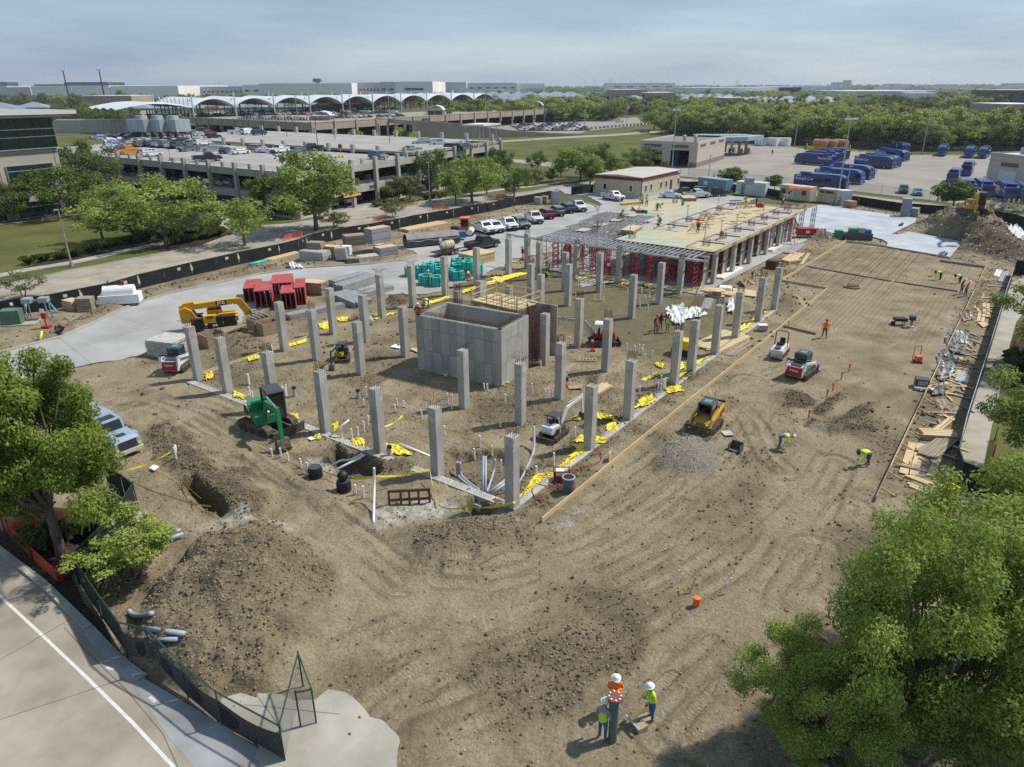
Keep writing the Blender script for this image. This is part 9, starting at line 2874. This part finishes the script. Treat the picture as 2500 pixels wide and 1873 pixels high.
for i,(x,y)in enumerate(((688,385),(733,335),(800,245),(860,185),(548,545))):
 tag(MB().box((0,0,.35),(.09,.05,.8)).box((0,0,.62),(.14,.08,.25)).build('survey_stake',orange_m,None,loc=GZ('l',x,y)),'orange survey stake on the compacted soil, %s'%('beside the windrow foot','near the windrow tip','below the red loader','nearest the red loader','lone one left of the windrow'),'stake','orange survey stakes')if False else tag(MB().box((0,0,.35),(.09,.05,.8)).box((0,0,.62),(.14,.08,.25)).build('survey_stake',orange_m,None,loc=GZ('l',x,y)),'orange survey stake on the compacted soil, %s'%('beside the windrow foot','near the windrow tip','below the red loader','nearest the red loader','lone one left of the windrow')[i],'stake','orange survey stakes')
for k,x,y,m,l in(('n',1935,495,orange_m,'small orange drum at the right foreground'),('n',2130,420,wP,'white pointed stake at the right foreground'),('n',1780,370,wP,'sledge hammer stuck in the soil'),('n',1888,420,lM,'wooden shovel handle in the soil')):
 b=MB().cyl((0,0,0),(0,0,.45),.17,n=12)if m is orange_m else MB().bar((0,0,0),(.25,.1,.9),.06)
 tag(b.build('site_tool',m,None,loc=GZ(k,x,y)),l,'tool')
 # PEOPLE
def pose_mesh(kind):
 lean,pz,kn={'stand':(6,.95,0),'look':(10,.95,0),'bend':(80,.93,.04),'squat':(35,.45,.34),'walk':(6,.94,0)}[kind]
 a=R(lean)
 J,E,rad,lab=[],[],[],[]
 def add(p,r,par,l):
  J.append(Vector(p))
  rad.append(r)
  if par is not None:
   E.append((par,len(J)-1))
  lab.append(l)
  return len(J)-1
 def up(x,y,z):
  return(x*math.cos(a)+z*math.sin(a),y,pz+z*math.cos(a)-x*math.sin(a))
 pel=add((0,0,pz),.15,None,2)
 sp=add(up(0,0,.22),.145,pel,0)
 ch=add(up(0,0,.44),.165,sp,0)
 nk=add(up(.01,0,.58),.065,ch,4)
 h0=add(up(.04,0,.68),.085,nk,4)
 add(up(.05,0,.80),.095,h0,4)
 for s in(-1,1):
  sh=add(up(0,s*.2,.49),.075,ch,1)
  if kind in('bend',):
   el,wr=(up(.10,s*.24,.46)[0]+.02,s*.25,.72),(.62,s*.16,.42)
  elif kind=='squat':
   el,wr=(.38,s*.28,.62),(.55,s*.10,.48)
  elif kind=='look':
   el,wr=(.08,s*.27,1.18),(.30,s*.07,1.22)
  else:
   el,wr=(.0+.1*s*(kind=='walk'),s*.27,1.16),(.10+.14*s*(kind=='walk'),s*.27,.92)
  e=add(el,.055,sh,1)
  w=add(wr,.042,e,1)
  d=(Vector(wr)-Vector(el)).normalized()
  pm=add(Vector(wr)+d*.07,.038,w,4)
  sd=d.cross(Vector((0,0,1))if abs(d.z)<.9 else Vector((1,0,0))).normalized()
  cu=Vector((.35,0,-.2))if kind!='stand' else Vector((.25,0,-.2))
  for q,ln in((-1.5,.075),(-.5,.09),(.5,.085),(1.5,.065)):
   f=add(Vector(wr)+d*.12+sd*q*.02,.0095,pm,4)
   add(J[f]+d*ln*.6+cu*.04,.008,f,4)
  f=add(Vector(wr)+d*.05+sd*.05+cu*.03,.0105,pm,4)
  add(J[f]+d*.05+sd*.012,.009,f,4)
  st=.22*s if kind=='walk' else .05*s
  hp=add((.0,s*.10,pz-.06),.105,pel,2)
  kz=.50 if kind!='squat' else .42
  k=add((kn+st*.5+(.02 if kind!='squat' else .05),s*(.12 if kind!='squat' else .2),kz),.072,hp,2)
  an=add((st-(.02 if kind!='squat' else-.02),s*(.13 if kind!='squat' else .18),.09),.055,k,2)
  add((st+.17,s*.15,.045),.045,an,3)
 me=bpy.data.meshes.new('pose')
 me.from_pydata(J,E,[])
 o=bpy.data.objects.new('pose',me)
 COL.objects.link(o)
 o.modifiers.new('skin','SKIN')
 for i,v in enumerate(me.skin_vertices[0].data):
  v.radius=(rad[i],rad[i]*(1.25 if lab[i]==0 else 1))
  v.use_root=i==0
 o.modifiers.new('sub','SUBSURF').levels=1
 dg=bpy.context.evaluated_depsgraph_get()
 m=bpy.data.meshes.new_from_object(o.evaluated_get(dg))
 bpy.data.objects.remove(o)
 for k in range(5):
  m.materials.append(denim)
 for p in m.polygons:
  c=p.center
  best,bl=9,0
  for(i,j)in E:
   ab=J[j]-J[i]
   t=max(0,min(1,(c-J[i]).dot(ab)/max(ab.length_squared,1e-9)))
   d=(J[i]+ab*t-c).length-.6*(rad[i]*(1-t)+rad[j]*t)
   if d<best:
    best,bl=d,lab[j]if lab[j]!=4 or t>.35 else lab[i]
  p.material_index=bl
  p.use_smooth=True
 hd=Vector(up(.05,0,.76))
 return m,hd,lean
POSES={}
hat_m={}
for nm,c in(('white',(.75,.75,.73)),('red',(.50,.03,.03)),('brown',(.08,.04,.03))):
 mm=mt(nm+'_hard_hat',c,.35)
 b=MB().cyl((0,0,0),(0,0,.015),.19,.185,14).ball((0,0,.015),.135,12,8,0,(1,1,.95)).cyl((.1,0,0),(.1,0,.012),.13,n=10)
 hat_m[nm]=b.mesh('hat_mesh',mm,True)
fc=MB().box((.105,0,-.075),(.035,.03,.05),0,tx=.4).box((.098,.035,-.045),(.012,.025,.012),1).box((.098,-.035,-.045),(.012,.025,.012),1).box((.095,0,-.125),(.012,.05,.012),2)
fc.box((0,.1,-.07),(.04,.025,.06),0).box((0,-.1,-.07),(.04,.025,.06),0)
face_mesh=fc.mesh('face_mesh',[skin_m,hair_m,mt('lips',(.22,.09,.07),.6)])
def pR_(label,k,x,y,face,pose='stand',top=lV,slv=None,pants=denim,hat='white',z=None):
 p=GZ(k,x,y)if z is None else G(k,x,y,z)
 if pose not in POSES:
  POSES[pose]=pose_mesh(pose)
 me,hd,lean=POSES[pose]
 t=tH('person',label,'person',p,R(face))
 t.scale=(1.03,)*3
 o=pL('body',me,t)
 for i,m in enumerate((top,slv or top,pants,boot,skin_m)):
  o.material_slots[i].link='OBJECT'
  o.material_slots[i].material=m
 h=pL('hard_hat',hat_m[hat],t,hd+Vector((math.sin(R(lean))*.07,0,math.cos(R(lean))*.07)))
 h.rotation_euler=(0,R(lean),0)
 f=pL('face',face_mesh,t,hd+Vector((math.sin(R(lean))*.06,0,math.cos(R(lean))*.06)))
 f.rotation_euler=(0,R(lean),0)
pR_('man in an orange shirt and white brimmed hat behind the flanged pipe','n',1378,1188,-95,'look',oV)
pR_('man in a lime shirt and jeans standing right of the flanged pipe','n',1630,1258,200,'look',lV)
pR_('man in a lime vest and grey sleeves nearest the camera by the flanged pipe','n',1300,1395,60,'stand',lV,gY)
pR_('worker bending in a lime shirt right of the yellow loader','l',318,775,-20,'bend',gY,lV)
pR_('worker in lime and jeans stooping to mark the soil at right','l',1005,905,190,'bend',lV,None,denim,'brown')
pR_('worker in an orange vest stepping by the short brown board','h',668,1028,-100,'walk',oV,None,dC,'red')
pR_('worker in green bent double on the rebar bed','h',1565,578,185,'bend',lV,None,dC,'brown')
pR_('second bent worker on the rebar bed, nearer the right form','h',1715,605,190,'bend',lV,None,dC,'brown')
pR_('worker in a green vest beside the orange one at the right form','h',1722,690,-60,'stand',lV,dC,denim)
pR_('worker in a bright orange shirt with arms out at the right form','h',1755,705,-60,'look',oV)
pR_('worker in an orange vest and white hat left of the core','y',530,995,75,'stand',oV,dC,dC)
pR_('worker in yellow stooping over rebar at the left corner of the core','y',650,850,200,'bend',lV,gY,denim,'red')
pR_('crouching worker behind the stooping one at the core corner','y',575,850,20,'squat',lV,None,denim,'red')
pR_('lime shirted worker squatting before the teal coils','y',980,555,60,'squat',lV)
pR_('orange shirted worker sitting at the teal coils','y',1085,545,-100,'squat',oV,None,dC)
pR_('worker half hidden at the front teal coils','y',655,600,120,'stand',gY)
pR_('worker in an orange vest standing before the heap of white bags','g',1265,988,-60,'stand',oV,dC,denim,'red')
pR_('worker in dark clothes right behind the orange vest','g',1300,965,-60,'stand',dC,None,denim,'red')
pR_('worker in a lime vest nearest the heap of white bags','g',1355,985,60,'stand',lV,cB,cB,'red')
pR_('worker in a lime vest standing by the left deck columns','g',432,540,-100,'stand',lV,dC,dC,'red')
pR_('worker kneeling on the moss-green pad by a column','g',410,570,10,'squat',dC,lV,dC,'brown')
for l,x,y,f,ps,tp,sl,ht in(('carpenter standing at the sawhorses in the middle of the deck',1590,1325,100,'stand',dC,oV,'red'),('worker stooping over the edge of the deck nearest the camera',1775,1370,-110,'bend',oV,lV,'red'),('worker crouching on the grey sheets in the middle of the deck',1275,1278,10,'squat',lV,dC,'red'),('worker behind the crouching one, in pale clothes',1308,1250,190,'squat',gY,None,'red'),('worker lifting a plywood sheet at the left of the deck',1275,1150,-20,'bend',dC,lV,'brown'),('worker pointing with arms apart at the left rear of the deck',1158,1112,-80,'stand',lV,cB,'red'),('worker in lime beside the pointing one',1195,1118,-100,'look',lV,None,'brown'),('dark clothed worker standing near the far sawhorses',2040,1122,160,'stand',dC,None,'brown'),('worker in a lime vest stooping at the far sawhorses',1950,1095,-90,'bend',lV,None,'red'),('worker crouching at the left edge of the deck joists',995,1205,-60,'squat',dC,lV,'brown'),('worker in lime kneeling before the white container',1880,1045,30,'squat',lV,None,'red')):
 pR_(l,'c',x,y,f,ps,tp,sl,dC,ht,DZ+.06)
pR_('worker in a lime vest standing in front of the cream container','d',345,1118,-60,'stand',lV,dC,dC,'red',DZ+.06)
pR_('worker among crates by the open grey container','d',775,1110,0,'stand',lV,gY,denim)
pR_('dark figure walking alone across the bus yard','d',268,722,60,'walk',dC,None,dC,'brown')
t=tH('stand_pipe','tall dark green pipe with a round bolted flange on top','pipe',G('n',1368,1400))
hp_=hA(t.location,'n',1118)
MB().cyl((0,0,-.3),(0,0,hp_),.17,n=14).build('pipe',mt('pipe_green',(.09,.13,.12),.6),t)
fl=MB().cyl((0,0,hp_),(0,0,hp_+.06),.29,n=18).build('flange',mt('flange_maroon',(.20,.06,.05),.6),t)
for i in range(8):
 MB().cyl((.22*math.cos(i*.785),.22*math.sin(i*.785),hp_+.06),(.22*math.cos(i*.785),.22*math.sin(i*.785),hp_+.1),.035,n=6).build('bolt',wP,fl)
sI('tool_bag','tan tool box and board at the feet of the lime shirted man','tools','n',1560,1330,[('box',(0,0,.15),(.5,.35,.25),cB),('board',(.35,.3,.05),(.9,.5,.06),cB),('handle',(-.3,.2,.4),(.1,.9,.06),gP)],R(30),.9)
# NEAR TREES AND CLODS
LEAF_NEAR=leaf_mat('near_leaves',(0.080,0.135,0.014),(0.28,0.35,0.06),.42)
LEAF_FEATH=leaf_mat('feathery_leaves',(0.15,0.225,0.034),(0.35,0.43,0.10),.45)
KITS['near']=[tree_kit(8.6,4.0,.22,.27,51,LEAF_NEAR,n_cl=150,per=95000,leaf=.085,limbs=16,fork=.27,cr=.2)]
KITS['feath']=[tree_kit(9,4.2,.12,.22,61,LEAF_FEATH,n_cl=130,per=75000,leaf=.075,limbs=22,fork=.22,cr=.19,multi=2,hang=.25),tree_kit(9,4.2,.12,.22,67,LEAF_FEATH,n_cl=120,per=70000,leaf=.075,limbs=20,fork=.22,cr=.19,multi=2,hang=.25)]
KITS['small']=[tree_kit(4,2.2,.30,.07,71,LEAF_LIME,n_cl=50,per=9000,leaf=.085,limbs=10,fork=.2,cr=.22,multi=3)]
KITS['side']=[tree_kit(7,3,.2,.16,81,LEAF_MID,n_cl=70,per=24000,leaf=.085,limbs=10,cr=.23)]
KH.update(near=8.6,feath=9,small=4,side=7)
KR.update(near=4.0,feath=4.2,small=2.2,side=3)
tree('near','P',150,1352,868,355,'large leafy tree in the orange netted bed at the left edge')
tree('small','x',775,740,400,530,'small spreading yellow-green tree inside the green fence')
tree('feath','P',2235,1840,1225,470,'big feathery tree filling the lower right corner')
tree('feath','P',2490,1770,1195,640,'second feathery tree at the lower right edge')
tree('feath','P',1990,1880,1560,330,'low branches of the tree over the form end at lower right')
tree('side','P',2570,905,655,260,'green tree reaching in at the right edge above the pavement')
tree('side','P',2550,1175,885,270,'lower green tree at the right edge beside the orange net')
tufts('x',[(250,560),(300,570),(340,555),(470,470),(520,480),(560,460),(540,690),(600,680),(230,520)],tuft_o,'long grass clump in the dark mulch at lower left','grass clumps in the lower left mulch',1.7)
tufts('h',[(2180,1200),(2190,1300),(2160,1380),(2150,1240)],tuft_o,'reddish grass clump in the netted bed at right','grass clumps in the right bed',2.0)
def clod_obj(seed,m):
 g=random.Random(seed)
 b=MB().ball((0,0,0),1,6,4)
 b.v=[(x*g.uniform(.65,1.25),y*g.uniform(.65,1.25),z*g.uniform(.5,.95))for x,y,z in b.v]
 return bpy.data.objects.new('clod',b.mesh('clod_mesh',m,False))
clod_l=mt('clod_soil',SOIL_M,.95,col2=SOIL_P,scale=3,spec=.1)
clod_d=mt('moist_clod_soil',(.10,.08,.05),.95,col2=(.19,.152,.10),scale=3,spec=.1)
clod_w=mt('limestone_chip',(.40,.36,.28),.9,col2=(.55,.51,.43),scale=3)
CL={n:[clod_obj(s,m)for s in(1,2,3)]for n,m in(('l',clod_l),('d',clod_d),('w',clod_w))}
X,Y,Z,MO,LI,GRV,SW,RO=NEAR
idx=np.arange(X.size)
pave=np.zeros(X.shape,bool)
for nm,wgt,n,s0,s1,key in(('clods',((RO-.5).clip(0)**1.2+.02)*SW,30000,.015,.085,'l'),('moist_clods',(RO**1.5)*MO*SW,22000,.016,.10,'d'),('limestone_chips',SW*(.3+RO),7000,.012,.05,'w'),('gravel',(GRV*1.0+.25*LI)*SW,7000,.012,.045,'w')):
 w=wgt.ravel().clip(0)
 sel=rng.choice(idx,n,p=w/w.sum())
 s=s0+(s1-s0)*rng.random(n)**5.5
 pts=np.stack([X.ravel()[sel]+rng.uniform(-.05,.05,n),Y.ravel()[sel]+rng.uniform(-.05,.05,n),Z.ravel()[sel]+s*.25],1)
 gnS(nm,pts,np.stack([s,s*rng.uniform(.7,1.2,n),s],1),rng.uniform(0,6.28,(n,3)),CL[key])
X,Y,Z,MO,LI,GRV,SW,RO=FAR
idx=np.arange(X.size)
for nm,n,key,wgt in(('far_clods',9000,'d',(RO**2)*SW),('far_rubble',5000,'w',(RO**2)*SW*(X>40))):
 w=wgt.ravel().clip(0)
 for pl_ in(DRIVE,SLAB):
  w[inpoly(X,Y,pl_).ravel()]=0
 w[((X>NX0)&(X<NX1)&(Y>NY0)&(Y<NY1)).ravel()]=0
 sel=rng.choice(idx,n,p=w/w.sum())
 s=.04+.18*rng.random(n)**5
 gnS(nm,np.stack([X.ravel()[sel]+rng.uniform(-.2,.2,n),Y.ravel()[sel]+rng.uniform(-.2,.2,n),Z.ravel()[sel]+.02],1),np.stack([s,s,s],1),rng.uniform(0,6.28,(n,3)),CL[key])
 # HAZE
hz=bpy.data.materials.new('haze')
hz.use_nodes=True
_n=hz.node_tree
_n.nodes.remove(_n.nodes['Principled BSDF'])
_v=_n.nodes.new('ShaderNodeVolumePrincipled')
_v.inputs['Color'].default_value=(.80,.88,1.0,1)
_v.inputs['Density'].default_value=0.00010
_v.inputs['Anisotropy'].default_value=0.3
_n.links.new(_v.outputs['Volume'],_n.nodes['Material Output'].inputs['Volume'])
o=MB().box((0,BIG/2-200,40),(BIG*2+200,BIG+600,86)).build('haze',hz)
o['kind']='stuff'
SC.cycles.volume_bounces=0
